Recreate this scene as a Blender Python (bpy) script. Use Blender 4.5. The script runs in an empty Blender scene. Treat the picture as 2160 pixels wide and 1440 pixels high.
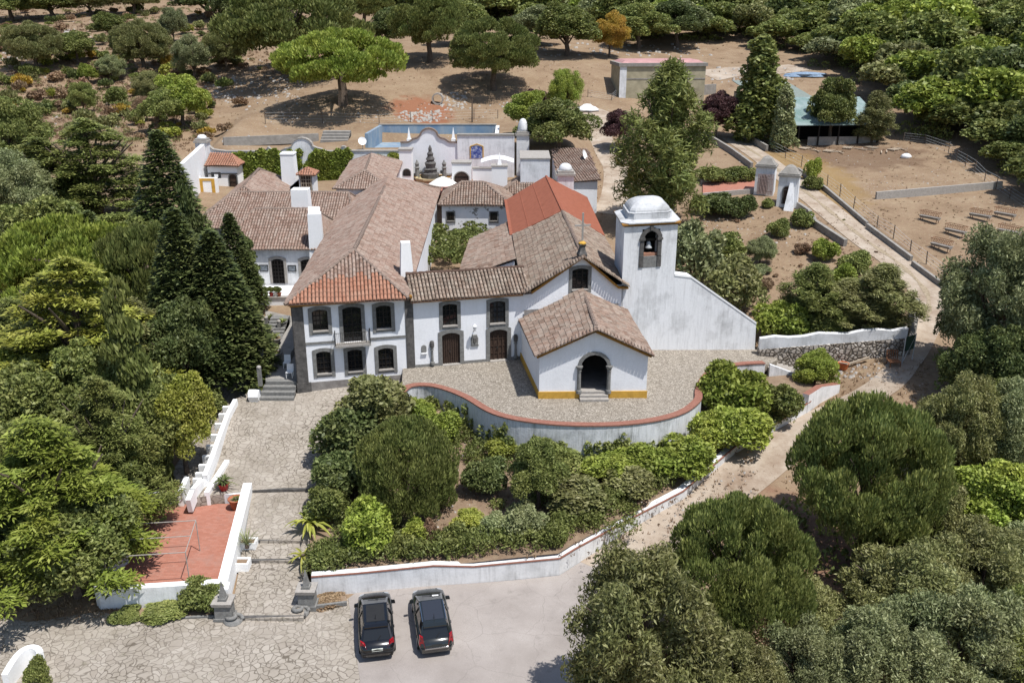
import bpy, math, random
import numpy as np
from mathutils import Vector
random.seed(7); RNG = np.random.default_rng(11)
SC = bpy.context.scene; COL = SC.collection
# ---------------------------------------------------------------- camera
F = 1900.0; CAMZ = 25.5; TH = math.radians(20.2); CT, ST = math.cos(TH), math.sin(TH)
cd = bpy.data.cameras.new('camera'); cam = bpy.data.objects.new('camera', cd); COL.objects.link(cam)
cam.location = (0, 0, CAMZ); cam.rotation_euler = (math.radians(90) - TH, 0, 0)
cd.sensor_width = 36; cd.lens = F / 2160 * 36; cd.clip_start = 0.5; cd.clip_end = 3000
SC.camera = cam
# ---------------------------------------------------------------- sky, sun, exposure
SUNV = Vector((0.34, -0.27, 1.0)).normalized()
SUN_EL = math.asin(SUNV.z); SUN_AZ = math.atan2(SUNV.x, SUNV.y)
W = bpy.data.worlds.new('World'); SC.world = W; W.use_nodes = True
nt = W.node_tree; bg = nt.nodes['Background']; sk = nt.nodes.new('ShaderNodeTexSky')
sk.sky_type = 'NISHITA'; sk.sun_disc = False; sk.sun_elevation = SUN_EL; sk.sun_rotation = SUN_AZ
nt.links.new(sk.outputs[0], bg.inputs[0]); bg.inputs[1].default_value = 0.115
sl = bpy.data.lights.new('sun', 'SUN'); sl.energy = 4.4; sl.angle = math.radians(0.5); sl.color = (1, 0.975, 0.94)
so = bpy.data.objects.new('sun', sl); COL.objects.link(so); so.location = (30, -20, 90)
so.rotation_euler = SUNV.to_track_quat('Z', 'Y').to_euler()
SC.view_settings.view_transform = 'Standard'; SC.view_settings.look = 'None'
SC.view_settings.gamma = 1; SC.view_settings.exposure = 0.33
# ---------------------------------------------------------------- pixel -> place helpers (only to survey the photo)
def ray(px, py):
    u = (px - 1080) / F; v = (py - 720) / F
    return np.array([u, CT - v * ST, -ST - v * CT])
def at(px, py, z):
    d = ray(px, py); t = (z - CAMZ) / d[2]; return Vector((d[0] * t, d[1] * t, z))
def atY(px, py, Y):
    d = ray(px, py); t = Y / d[1]; return Vector((d[0] * t, Y, CAMZ + d[2] * t))
def pr(p):
    z = p[2] - CAMZ; zc = p[1] * CT - z * ST
    return 1080 + F * p[0] / zc, 720 + F * (-z * CT - p[1] * ST) / zc
# ---------------------------------------------------------------- objects
ROOT = {}
def tag(o, label=None, cat=None, group=None, kind=None):
    if label: o['label'] = label
    if cat: o['category'] = cat
    if group: o['group'] = group
    if kind: o['kind'] = kind
    return o
def thing(name, loc, label, cat, group=None, rz=0.0):
    o = bpy.data.objects.new(name, None); COL.objects.link(o); o.location = loc
    o.rotation_euler = (0, 0, rz); o.empty_display_size = .3
    ROOT[o] = Vector(loc); return tag(o, label, cat, group)
class MB:
    """collects faces of one mesh"""
    def __init__(s): s.v = []; s.f = []; s.m = []; s.uv = []
    def face(s, pts, m=0, uv=(0.0, 0.0)):
        b = len(s.v); s.v += [tuple(p) for p in pts]; s.f.append(tuple(range(b, b + len(pts)))); s.m.append(m); s.uv.append(uv)
    def box(s, x0, x1, y0, y1, z0, z1, m=0):
        s.hexa([(x0, y0, z0), (x1, y0, z0), (x1, y1, z0), (x0, y1, z0)], [(x0, y0, z1), (x1, y0, z1), (x1, y1, z1), (x0, y1, z1)], m)
    def hexa(s, b, t, m=0):
        n = len(b); k = len(s.v); s.v += [tuple(p) for p in b] + [tuple(p) for p in t]
        def add(f): s.f.append(f); s.m.append(m); s.uv.append((0., 0.))
        add(tuple(k + i for i in reversed(range(n)))); add(tuple(k + n + i for i in range(n)))
        for i in range(n): j = (i + 1) % n; add((k + i, k + j, k + n + j, k + n + i))
    def obox(s, c, t, w, d, z0, z1, m=0, tw=1.0, td=1.0):
        """box centred c (xy), long axis t, half sizes w,d; top scaled"""
        t = Vector((t[0], t[1], 0)).normalized(); n = Vector((-t.y, t.x, 0)); c = Vector((c[0], c[1], 0))
        q = [(-1, -1), (1, -1), (1, 1), (-1, 1)]
        s.hexa([c + t * w * a + n * d * b + Vector((0, 0, z0)) for a, b in q], [c + t * w * a * tw + n * d * b * td + Vector((0, 0, z1)) for a, b in q], m)
    def bar(s, p, q, w, h=None, m=0, up=(0, 0, 1)):
        h = h or w; p = Vector(p); q = Vector(q); d = (q - p).normalized(); u = Vector(up)
        if abs(d.dot(u)) > .98: u = Vector((0, 1, 0))
        a = d.cross(u).normalized() * w / 2; b = a.cross(d).normalized() * h / 2
        s.hexa([p - a - b, p + a - b, p + a + b, p - a + b], [q - a - b, q + a - b, q + a + b, q - a + b], m)
    def tube(s, pts, rs, n=6, m=0, cap=True):
        rings = []; pts = [Vector(p) for p in pts]
        if not hasattr(rs, '__len__'): rs = [rs] * len(pts)
        for i, p in enumerate(pts):
            d = (pts[min(i + 1, len(pts) - 1)] - pts[max(i - 1, 0)]).normalized()
            u = Vector((0, 0, 1)) if abs(d.z) < .9 else Vector((1, 0, 0))
            a = d.cross(u).normalized(); b = a.cross(d)
            rings.append([p + (a * math.cos(2 * math.pi * k / n) + b * math.sin(2 * math.pi * k / n)) * rs[i] for k in range(n)])
        s.loft(rings, m, cap)
    def lathe(s, c, prof, n=12, m=0, sx=1.0, rot=0.0):
        c = Vector(c)
        s.loft([[c + Vector((r * math.cos(rot + 2 * math.pi * k / n) * sx, r * math.sin(rot + 2 * math.pi * k / n), z)) for k in range(n)] for r, z in prof], m)
    def loft(s, rings, m=0, cap=True):
        k = len(s.v); n = len(rings[0])
        for r in rings: s.v += [tuple(p) for p in r]
        for i in range(len(rings) - 1):
            for j in range(n):
                a = k + i * n + j; b = k + i * n + (j + 1) % n
                s.f.append((a, b, b + n, a + n)); s.m.append(m); s.uv.append((0., 0.))
        if cap:
            s.f.append(tuple(k + j for j in reversed(range(n)))); s.m.append(m); s.uv.append((0., 0.))
            e = k + (len(rings) - 1) * n; s.f.append(tuple(e + j for j in range(n))); s.m.append(m); s.uv.append((0., 0.))
    def build(s, name, mats, parent=None, smooth=False):
        off = ROOT[parent] if parent else Vector((0, 0, 0))
        me = bpy.data.meshes.new(name)
        v = np.array(s.v, dtype=float) - np.array(off)
        me.from_pydata(v.tolist(), [], s.f)
        if not isinstance(mats, (list, tuple)): mats = [mats]
        for mt in mats: me.materials.append(mt)
        me.polygons.foreach_set('material_index', s.m)
        uvl = me.uv_layers.new(name='UVMap')
        lens = np.array([len(f) for f in s.f]); uv = np.repeat(np.array(s.uv, dtype=np.float32), lens, axis=0)
        uvl.data.foreach_set('uv', uv.ravel())
        if smooth: me.polygons.foreach_set('use_smooth', [True] * len(s.f))
        me.update(); o = bpy.data.objects.new(name, me); COL.objects.link(o)
        if parent: o.parent = parent
        ROOT[o] = off; return o
def copy_tree(o, parent=None):
    c = o.copy(); COL.objects.link(c)
    if parent: c.parent = parent
    for ch in o.children: copy_tree(ch, c)
    return c
# ---------------------------------------------------------------- materials
class N:
    def __init__(s, name, rough=.85, spec=.3):
        s.mat = bpy.data.materials.new(name); s.mat.use_nodes = True; s.t = s.mat.node_tree; s.b = s.t.nodes['Principled BSDF']
        s.b.inputs['Roughness'].default_value = rough; s.b.inputs['Specular IOR Level'].default_value = spec
        g = s.n('ShaderNodeNewGeometry'); s.pos = g.outputs['Position']; s.rnd = g.outputs['Random Per Island']
    def n(s, k): return s.t.nodes.new(k)
    def l(s, a, b): s.t.links.new(a, b)
    def put(s, inp, v):
        if hasattr(v, 'is_linked') or hasattr(v, 'links'): s.l(v, inp)
        else: inp.default_value = (*v, 1) if isinstance(v, tuple) and len(v) == 3 and inp.type == 'RGBA' else v
    def noise(s, scale, detail=4, vec=None, rough=.55, st=None):
        x = s.n('ShaderNodeTexNoise'); x.inputs['Scale'].default_value = scale; x.inputs['Detail'].default_value = detail; x.inputs['Roughness'].default_value = rough
        v = vec or s.pos
        if st:
            mp = s.n('ShaderNodeMapping'); s.l(v, mp.inputs[0]); mp.inputs['Scale'].default_value = st; v = mp.outputs[0]
        s.l(v, x.inputs['Vector']); return x.outputs['Fac']
    def voro(s, scale, feature='F1', out='Distance', vec=None, rand=1.0):
        x = s.n('ShaderNodeTexVoronoi'); x.feature = feature; x.inputs['Scale'].default_value = scale; x.inputs['Randomness'].default_value = rand
        s.l(vec or s.pos, x.inputs['Vector']); return x.outputs[out]
    def ramp(s, fac, stops):
        r = s.n('ShaderNodeValToRGB'); e = r.color_ramp.elements
        while len(e) < len(stops): e.new(.5)
        for i, (p, c) in enumerate(stops):
            e[i].position = p; c = (c, c, c) if not isinstance(c, tuple) else c; e[i].color = (*c, 1)
        s.l(fac, r.inputs[0]); return r.outputs[0]
    def mix(s, fac, a, b, mode='MIX'):
        x = s.n('ShaderNodeMix'); x.data_type = 'RGBA'; x.blend_type = mode
        s.put(x.inputs[0], fac); s.put(x.inputs[6], a); s.put(x.inputs[7], b); return x.outputs[2]
    def math(s, op, a, b=0.5):
        x = s.n('ShaderNodeMath'); x.operation = op; s.put(x.inputs[0], a); s.put(x.inputs[1], b); return x.outputs[0]
    def col(s, c): s.put(s.b.inputs['Base Color'], c); return s
    def bump(s, h, dist=.02, st=.6):
        b = s.n('ShaderNodeBump'); b.inputs['Strength'].default_value = st; b.inputs['Distance'].default_value = dist
        s.l(h, b.inputs['Height']); s.l(b.outputs[0], s.b.inputs['Normal']); return s
def plain(name, c, rough=.8, spec=.3, var=.12, scale=3.0, metal=0.0):
    m = N(name, rough, spec); f = m.noise(scale, 4)
    d = tuple(x * (1 - var) for x in c); e = tuple(min(1, x * (1 + var)) for x in c)
    m.col(m.ramp(f, [(.3, d), (.7, e)])); m.b.inputs['Metallic'].default_value = metal; return m.mat
def wash(name, base, grime, amount, streak=.5):
    """lime wash with weathering stains"""
    m = N(name, .9, .15)
    a = m.ramp(m.noise(.55, 8, rough=.65), [(.48, 0.), (.75, 1.)]); b = m.mix(.5, m.ramp(m.noise(1.6, 7, st=(1, 1, .12), rough=.7), [(.5, 0.), (.8, 1.)]), m.ramp(m.noise(5.5, 6, st=(1, 1, .09), rough=.75), [(.5, 0.), (.72, 1.)]))
    c = m.ramp(m.noise(9, 4), [(.3, tuple(x * .93 for x in base)), (.7, base)])
    k = m.math('MULTIPLY', m.math('ADD', m.math('MULTIPLY', a, .6), m.math('MULTIPLY', b, streak)), amount)
    m.col(m.mix(k, c, grime)); m.bump(m.noise(7, 5), .02, .5); return m.mat
M = {}
M['white'] = wash('white_limewash', (.83, .835, .85), (.42, .42, .41), .42)
M['white_old'] = wash('stained_limewash', (.76, .765, .77), (.27, .27, .262), .9, .8)
M['dome_stain'] = wash('weathered_dome_limewash', (.52, .525, .53), (.17, .17, .165), 1.2, .6)
M['white_damp'] = wash('algae_stained_limewash', (.72, .725, .73), (.13, .135, .12), 1.15, .9)
M['white_clean'] = wash('fresh_limewash', (.86, .86, .85), (.5, .48, .44), .22)
M['peeling'] = N('peeling_limewash', .9, .15)
_m = M['peeling']; _s = _m.ramp(_m.noise(1.3, 5, rough=.6), [(.60, 0.), (.64, 1.)])
_m.col(_m.mix(_s, _m.ramp(_m.noise(.8, 6), [(.35, (.66, .67, .68)), (.65, (.8, .8, .8))]), (.25, .24, .22))); M['peeling'] = _m.mat
def stone(name, a, b, scale=5, bump=.03):
    m = N(name, .9, .2); m.col(m.ramp(m.noise(scale, 8, rough=.7), [(.3, a), (.7, b)])); m.bump(m.noise(scale * 3, 5), bump, .6); return m.mat
M['stone'] = stone('grey_limestone', (.13, .127, .12), (.25, .245, .23))
M['stone_dark'] = stone('dark_weathered_stone', (.05, .048, .046), (.15, .14, .13), 2.5)
M['stone_pale'] = stone('pale_stone', (.26, .24, .215), (.4, .37, .335))
M['plinth'] = stone('stained_plinth_render', (.17, .155, .145), (.31, .29, .27), 1.5)
M['concrete'] = stone('old_concrete', (.2, .185, .165), (.32, .3, .27), 1.6)
M['ochre'] = plain('ochre_yellow_paint', (.52, .3, .055), .8, .2, .15)
M['ochre_dark'] = plain('ochre_brown_cornice', (.3, .15, .035), .85, .2, .2)
M['coping'] = stone('red_brick_coping', (.2, .085, .06), (.31, .15, .11), 6)
M['wood_dark'] = plain('dark_brown_wood', (.012, .009, .007), .55, .3, .4, 6)
M['wood_door'] = plain('weathered_door_wood', (.05, .03, .021), .7, .3, .45, 8)
M['wood_pale'] = plain('bleached_timber', (.4, .33, .25), .85, .2, .25, 4)
M['iron'] = plain('black_iron', (.02, .02, .02), .5, .5)
M['rust'] = plain('rusty_iron', (.2, .09, .045), .9, .2, .4, 9)
M['metal'] = plain('galvanised_metal', (.42, .43, .43), .5, .5, .15)
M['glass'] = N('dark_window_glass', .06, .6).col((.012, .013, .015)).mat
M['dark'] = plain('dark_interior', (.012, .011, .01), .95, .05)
M['bark'] = stone('tree_bark', (.06, .045, .035), (.17, .13, .1), 6)
M['terracotta'] = plain('terracotta_pot', (.36, .13, .07), .8, .2, .2)
M['red_pot'] = plain('red_glazed_pot', (.42, .02, .018), .35, .5, .1)
M['white_paint'] = plain('white_paint', (.8, .8, .79), .5, .3, .05)
# roof tiles: every tile carries its own id in the UV map -> colour per tile
def tiles(name, cols, lichen, la, dark=.35):
    m = N(name, .88, .15); u = m.n('ShaderNodeUVMap'); wn = m.n('ShaderNodeTexWhiteNoise'); wn.noise_dimensions = '2D'; m.l(u.outputs[0], wn.inputs['Vector'])
    c = m.ramp(wn.outputs['Value'], [(i / (len(cols) - 1), k) for i, k in enumerate(cols)])
    c = m.mix(m.math('MULTIPLY', m.ramp(m.noise(1.1, 7, rough=.7), [(.42, 0.), (.68, 1.)]), la), c, lichen)
    c = m.mix(m.math('MULTIPLY', m.ramp(m.noise(3.2, 6, rough=.75), [(.5, 0.), (.72, 1.)]), dark), c, (.085, .065, .055))
    m.col(c); m.bump(m.noise(25, 3), .01, .4); return m.mat
M['tile_old'] = tiles('weathered_clay_tiles', [(.14, .09, .065), (.22, .142, .105), (.27, .18, .135), (.34, .255, .205), (.2, .145, .115)], (.36, .32, .265), .6, .62)
M['tile_pink'] = tiles('faded_clay_tiles', [(.18, .115, .085), (.25, .16, .122), (.3, .2, .155), (.36, .275, .225), (.24, .148, .112)], (.37, .315, .265), .6, .62)
M['tile_brown'] = tiles('brown_mossy_clay_tiles', [(.115, .077, .056), (.2, .138, .102), (.26, .185, .14), (.34, .265, .21), (.165, .118, .09)], (.34, .305, .245), .6, .7)
M['tile_new'] = tiles('newer_orange_clay_tiles', [(.29, .128, .08), (.35, .165, .105), (.38, .195, .13), (.32, .145, .09)], (.34, .24, .18), .35, .2)
M['ridge'] = stone('mortared_ridge_tiles', (.15, .108, .085), (.29, .225, .185), 4)
_m = N('red_roof_membrane', .8, .2); _m.col(_m.ramp(_m.noise(2.5, 6), [(.3, (.23, .075, .042)), (.7, (.3, .105, .062))])); M['membrane'] = _m.mat
_m = N('tile_underlay', .95, .1); _m.col((.1, .065, .05)); M['underlay'] = _m.mat
# ---------------------------------------------------------------- ground materials
_m = N('flagstone_paving', .9, .2)
wv = _m.n('ShaderNodeVectorMath'); wv.operation = 'ADD'; ns = _m.n('ShaderNodeTexNoise'); ns.inputs['Scale'].default_value = .9; _m.l(_m.pos, ns.inputs[0]); _m.l(_m.pos, wv.inputs[0]); _m.l(ns.outputs['Color'], wv.inputs[1])
ed = _m.voro(2.75, 'DISTANCE_TO_EDGE', vec=wv.outputs[0]); cc = _m.voro(2.75, 'F1', 'Color', vec=wv.outputs[0])
sx = _m.n('ShaderNodeSeparateColor'); _m.l(cc, sx.inputs[0])
st_ = _m.mix(_m.noise(1.5, 6), _m.ramp(sx.outputs[0], [(0., (.25, .215, .175)), (1., (.40, .36, .305))]), (.34, .3, .255))
patch = _m.ramp(_m.noise(.22, 4), [(.42, 0.), (.62, 1.)])
gap = _m.math('MULTIPLY', _m.ramp(ed, [(.0, .85), (.03, .6), (.07, 0.)]), _m.math('ADD', _m.math('MULTIPLY', patch, -.5), 1.0))
st_ = _m.mix(_m.ramp(_m.noise(.33, 7, rough=.68), [(.45, 0.), (.68, .6)]), st_, (.2, .17, .13)); st_ = _m.mix(_m.ramp(_m.noise(2.2, 7, rough=.75), [(.56, 0.), (.7, .5)]), st_, (.15, .14, .085)); _m.col(_m.mix(gap, st_, (.085, .068, .05))); _m.bump(_m.ramp(ed, [(0., 0.), (.09, 1.)]), .03, .5); M['flag'] = _m.mat
_m = N('cobbled_terrace', .9, .2); e2 = _m.voro(7.5, 'DISTANCE_TO_EDGE'); c2 = _m.voro(7.5, 'F1', 'Color'); sx = _m.n('ShaderNodeSeparateColor'); _m.l(c2, sx.inputs[0])
cb = _m.ramp(sx.outputs[0], [(0., (.235, .205, .165)), (1., (.43, .385, .325))]); cb = _m.mix(_m.ramp(e2, [(0., 1.), (.14, 0.)]), cb, (.1, .082, .062))
_m.col(_m.mix(_m.ramp(_m.noise(.5, 6), [(.4, 0.), (.75, .45)]), cb, (.25, .215, .17))); _m.bump(e2, .03, .7); M['cobble'] = _m.mat
_m = N('worn_asphalt', .92, .2); wv2 = _m.n('ShaderNodeVectorMath'); wv2.operation = 'ADD'; ns = _m.n('ShaderNodeTexNoise'); ns.inputs['Scale'].default_value = .7; ns.inputs['Detail'].default_value = 5; _m.l(_m.pos, ns.inputs[0]); _m.l(_m.pos, wv2.inputs[0]); _m.l(ns.outputs['Color'], wv2.inputs[1]); a_ = _m.ramp(_m.noise(.35, 7, rough=.62), [(.3, (.285, .25, .225)), (.7, (.4, .36, .33))]); a_ = _m.mix(_m.ramp(_m.noise(45, 2), [(.35, 0.), (.75, .5)]), a_, (.14, .122, .11))
a_ = _m.mix(_m.ramp(_m.noise(.16, 6, rough=.6), [(.58, 0.), (.75, .5)]), a_, (.155, .137, .125)); ck = _m.voro(.32, 'DISTANCE_TO_EDGE', vec=wv2.outputs[0]); a_ = _m.mix(_m.ramp(ck, [(0., .35), (.005, 0.)]), a_, (.07, .06, .05)); a_ = _m.mix(_m.ramp(_m.noise(1.3, 6, rough=.7), [(.58, 0.), (.72, .35)]), a_, (.12, .105, .092)); _m.col(a_); _m.bump(_m.noise(60, 2), .01, .4); M['asphalt'] = _m.mat
_m = N('pale_dirt_track', .95, .1); a_ = _m.ramp(_m.noise(.45, 8, rough=.68), [(.3, (.24, .175, .125)), (.52, (.36, .295, .23)), (.75, (.46, .4, .33))])
a_ = _m.mix(_m.ramp(_m.noise(7, 5, rough=.7), [(.55, 0.), (.72, .45)]), a_, (.19, .135, .095)); _m.col(a_); _m.bump(_m.noise(6, 6), .05, .6); M['track'] = _m.mat
_m = N('track_crown_weeds', .95, .1); _m.col(_m.ramp(_m.noise(5, 6, rough=.75), [(.35, (.2, .16, .1)), (.6, (.36, .29, .21)), (.75, (.5, .42, .32))])); _m.bump(_m.noise(9, 5), .05, .6); M['verge'] = _m.mat
def soil(name, cols, straw, dark, sc=.25):
    m = N(name, .95, .1); a = m.ramp(m.noise(sc, 8, rough=.65), [(.25, cols[0]), (.5, cols[1]), (.75, cols[2])])
    a = m.mix(m.ramp(m.noise(2.6, 7, rough=.75), [(.5, 0.), (.7, .55)]), a, straw); a = m.mix(m.ramp(m.noise(4.5, 6, rough=.8), [(.56, 0.), (.7, .6)]), a, dark)
    st = m.voro(1.7, 'F1'); stn = m.math('MULTIPLY', m.ramp(st, [(.1, 1.), (.16, 0.)]), m.ramp(m.noise(.12, 3), [(.5, 0.), (.6, 1.)]))
    a = m.mix(stn, a, (.38, .34, .3)); return m, a
_m, a_ = soil('dry_hillside_soil', [(.175, .115, .072), (.245, .17, .11), (.3, .225, .15)], (.34, .28, .17), (.095, .08, .04))
def blob(cx, cy, rx, ry):  # patch of bare red earth with its own outline
    mp = _m.n('ShaderNodeMapping'); mp.vector_type = 'TEXTURE'; mp.inputs['Location'].default_value = (cx, cy, 0); mp.inputs['Scale'].default_value = (rx, ry, 1e4); _m.l(_m.pos, mp.inputs[0])
    ln = _m.n('ShaderNodeVectorMath'); ln.operation = 'LENGTH'; _m.l(mp.outputs[0], ln.inputs[0])
    return _m.ramp(_m.math('ADD', ln.outputs['Value'], _m.math('MULTIPLY', _m.noise(.5, 6), .9)), [(1.1, 1.), (1.35, 0.)]) if False else _m.ramp(_m.math('MULTIPLY', _m.math('ADD', ln.outputs['Value'], _m.math('MULTIPLY', _m.noise(.5, 6), .9)), .5), [(.55, 1.), (.7, 0.)])
a_ = _m.mix(_m.math('MULTIPLY', blob(-14.5, 147, 6, 8), .85), a_, (.24, .1, .055))
a_ = _m.mix(_m.math('MULTIPLY', blob(-34, 175, 9, 12), .6), a_, (.24, .1, .055))
a_ = _m.mix(_m.math('MULTIPLY', blob(48, 128, 13, 9), .55), a_, (.11, .065, .042))
a_ = _m.mix(_m.math('MULTIPLY', blob(38, 118, 7, 20), .6), a_, (.26, .17, .065))
a_ = _m.mix(_m.math('MULTIPLY', blob(18, 46, 6, 6), .6), a_, (.23, .12, .08))
_m.col(a_); _m.bump(_m.noise(3, 8, rough=.7), .12, .7); M['soil'] = _m.mat
_m, a_ = soil('garden_soil', [(.15, .1, .066), (.22, .155, .105), (.29, .215, .15)], (.32, .255, .17), (.08, .062, .036), .6); _m.col(a_); _m.bump(_m.noise(5, 8, rough=.7), .08, .7); M['garden'] = _m.mat
_m = N('terracotta_floor', .9, .15); br = _m.n('ShaderNodeTexBrick'); br.inputs['Scale'].default_value = 1.7; br.inputs['Mortar Size'].default_value = .015; br.inputs['Color1'].default_value = (.33, .135, .092, 1); br.inputs['Color2'].default_value = (.39, .175, .125, 1); br.inputs['Mortar'].default_value = (.28, .14, .105, 1); _m.l(_m.pos, br.inputs['Vector'])
_m.col(_m.mix(_m.ramp(_m.noise(.9, 7, rough=.7), [(.5, 0.), (.75, .6)]), br.outputs[0], (.3, .205, .17))); M['court'] = _m.mat
_m = N('dry_rubble_masonry', .95, .1); e3 = _m.voro(3.0, 'DISTANCE_TO_EDGE'); c3 = _m.voro(3.0, 'F1', 'Color'); sx = _m.n('ShaderNodeSeparateColor'); _m.l(c3, sx.inputs[0])
_m.col(_m.mix(_m.ramp(e3, [(0., 1.), (.12, 0.)]), _m.ramp(sx.outputs[0], [(0., (.25, .21, .17)), (1., (.55, .5, .44))]), (.05, .04, .03))); _m.bump(_m.ramp(e3, [(0., 0.), (.2, 1.)]), .1, 1.0); M['rubble'] = _m.mat
# leaves
def leaf(name, a, b, c, trans=.26):
    m = N(name, .5, .22); oi = m.n('ShaderNodeObjectInfo')
    k = m.ramp(m.rnd, [(0., a), (.55, b), (1., c)])
    hs = m.n('ShaderNodeHueSaturation'); m.l(k, hs.inputs['Color']); m.l(m.ramp(oi.outputs['Random'], [(0., 1.), (1., 1.5)]), hs.inputs['Value'])
    h2 = m.n('ShaderNodeHueSaturation'); m.l(hs.outputs[0], h2.inputs['Color']); m.l(m.math('ADD', m.math('MULTIPLY', m.noise(.35, 3), .07), .445), h2.inputs['Hue'])
    m.l(m.ramp(m.noise(.8, 4), [(.3, .8), (.7, 1.25)]), h2.inputs['Value'])
    m.l(h2.outputs[0], m.b.inputs['Base Color'])
    tr = m.n('ShaderNodeBsdfTranslucent'); m.l(h2.outputs[0], tr.inputs[0]); mx = m.n('ShaderNodeMixShader'); mx.inputs[0].default_value = trans
    m.l(m.b.outputs[0], mx.inputs[1]); m.l(tr.outputs[0], mx.inputs[2]); m.l(mx.outputs[0], m.t.nodes['Material Output'].inputs[0]); return m.mat
L = {'dark': leaf('leaf_dark_green', (.042, .062, .02), (.078, .108, .034), (.15, .185, .068)),
     'mid': leaf('leaf_mid_green', (.07, .095, .026), (.13, .165, .044), (.225, .26, .088)),
     'bright': leaf('leaf_bright_green', (.1, .145, .024), (.18, .245, .04), (.28, .345, .085)),
     'grey': leaf('leaf_grey_green', (.1, .124, .05), (.175, .205, .092), (.29, .32, .17)),
     'olive': leaf('leaf_olive_green', (.09, .104, .034), (.16, .175, .062), (.265, .275, .125)),
     'yellow': leaf('leaf_yellow_green', (.12, .148, .024), (.215, .25, .042), (.315, .34, .09)),
     'gold': leaf('leaf_golden', (.2, .15, .025), (.32, .24, .035), (.38, .3, .06)),
     'purple': leaf('leaf_purple', (.05, .026, .024), (.085, .045, .04), (.13, .08, .068)),
     'dry': leaf('leaf_dry_brown', (.14, .1, .055), (.24, .175, .095), (.34, .26, .15))}
# ================================================================ terrain
def sstep(t): t = np.clip(t, 0, 1); return t * t * (3 - 2 * t)
def Sfun(x, y):   # the estate stands in a cut: the ground is 3.2 m higher behind its back wall
    x = np.asarray(x, float); y = np.asarray(y, float)
    pit = 2.6 * sstep((x + 20.4) / .8) * sstep((-3.0 - x) / .8) * sstep((y - 121.6) / .8) * sstep((131.2 - y) / .8)
    return -pit + 3.2 * sstep((y - 118.9) / 1.6) * sstep((x + 43) / 4) * sstep((12 - x) / 5) * sstep((152 - y) / 30)
CP = [(-600, 1440, -5), (0, 1440, -5), (500, 1440, -5.05), (1080, 1440, -5.1), (1500, 1440, -5.6), (2160, 1440, -7), (2700, 1440, -8), (1080, 1800, -5.2), (0, 1800, -5), (2160, 1800, -7.4),
      (0, 1300, -5), (500, 1300, -5.02), (900, 1250, -5.02), (1250, 1220, -4.9), (1400, 1130, -4.25), (1640, 960, -3), (1850, 830, -1.6), (1930, 740, -.6), (1960, 640, .8), (1850, 540, 2.2), (1720, 430, 4.3), (1600, 330, 6.5), (1530, 290, 7.5),
      (1900, 1200, -5), (2160, 1000, -3.5), (2160, 800, -1), (2160, 640, 1), (2600, 900, -3), (2600, 600, 1.5), (2000, 560, 1.8), (2100, 480, 3.4), (1900, 440, 4), (2100, 400, 5), (1900, 330, 6.2), (1750, 330, 6.0), (2160, 350, 6.2),
      (900, 760, -.4), (1280, 790, -1.4), (1280, 970, -2.9), (1000, 900, -2.6), (1500, 900, -2.7), (800, 1100, -4.7), (1100, 1100, -4.7), (950, 1000, -3.6), (1600, 880, -2.7), (1810, 776, -1.5), (1850, 690, .5), (1650, 802, -2.6), (1720, 796, -2.45), (1700, 690, .1), (1630, 705, -.2),
      (560, 1000, -3.7), (600, 860, -2.1), (480, 1000, -3.7), (430, 1040, -3.9), (545, 840, -1.9), (740, 830, -1.9), (600, 930, -2.9), (500, 900, -2.6), (590, 1035, -4.3), (630, 1010, -4.0), (550, 1010, -4.0), (590, 1140, -4.75), (590, 1182, -4.95), (400, 1080, -4.4), (400, 1200, -4.6), (300, 1200, -4.7),
      (590, 600, .9), (560, 700, -.2), (500, 450, 3), (450, 400, 4.2), (940, 490, 1.5), (700, 400, 4.3), (930, 378, 4.7), (1100, 400, 4.4), (1250, 430, 3.6), (1300, 380, 4.8), (1270, 260, 9), (1290, 300, 7.5), (860, 390, 4.5), (1500, 600, 1.0), (1600, 560, 1.7), (1500, 450, 3.6), (1700, 560, 1.8), (1720, 640, .6), (1560, 690, .0),
      (600, 290, 8.4), (900, 255, 9.3), (450, 290, 8.3), (500, 230, 10.5), (720, 215, 12.2), (1000, 230, 10.3), (900, 150, 15.3), (1250, 150, 15.2), (1500, 190, 12), (1270, 240, 9.8), (1650, 170, 13.5), (1500, 120, 16.5), (1700, 110, 17.2),
      (1080, 50, 22.5), (0, 50, 22.3), (2160, 50, 22.6), (150, 200, 11.5), (100, 300, 8), (30, 120, 17), (300, 260, 9.5), (200, 400, 4.8), (0, 500, 3), (200, 560, 1.8), (100, 700, -.5), (150, 900, -2.3), (0, 1000, -3), (300, 800, -1.2), (430, 700, -.4), (1900, 200, 11.8), (2000, 150, 15), (2160, 250, 10)]
pts = [at(*c) for c in CP] + [Vector(p) for p in [(-250, 300, 36), (0, 300, 35.5), (250, 300, 37), (-300, 460, 62), (0, 460, 62), (300, 460, 62), (-160, 120, 6), (160, 110, 6), (-160, 40, -4), (160, 40, -7)]]
PX = np.array([(p.x, p.y) for p in pts]) / 50.0; PZ = np.array([p.z for p in pts]) - Sfun(PX[:, 0] * 50, PX[:, 1] * 50)
def tps(r2): return np.where(r2 > 1e-12, .5 * r2 * np.log(np.maximum(r2, 1e-12)), 0)
def rbf_fit(P, Z, lam):
    n = len(P); K = tps(((P[:, None] - P[None]) ** 2).sum(-1)) + lam * np.eye(n); Q = np.c_[np.ones(n), P]
    return np.linalg.solve(np.block([[K, Q], [Q.T, np.zeros((3, 3))]]), np.r_[Z, 0, 0, 0])
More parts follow.
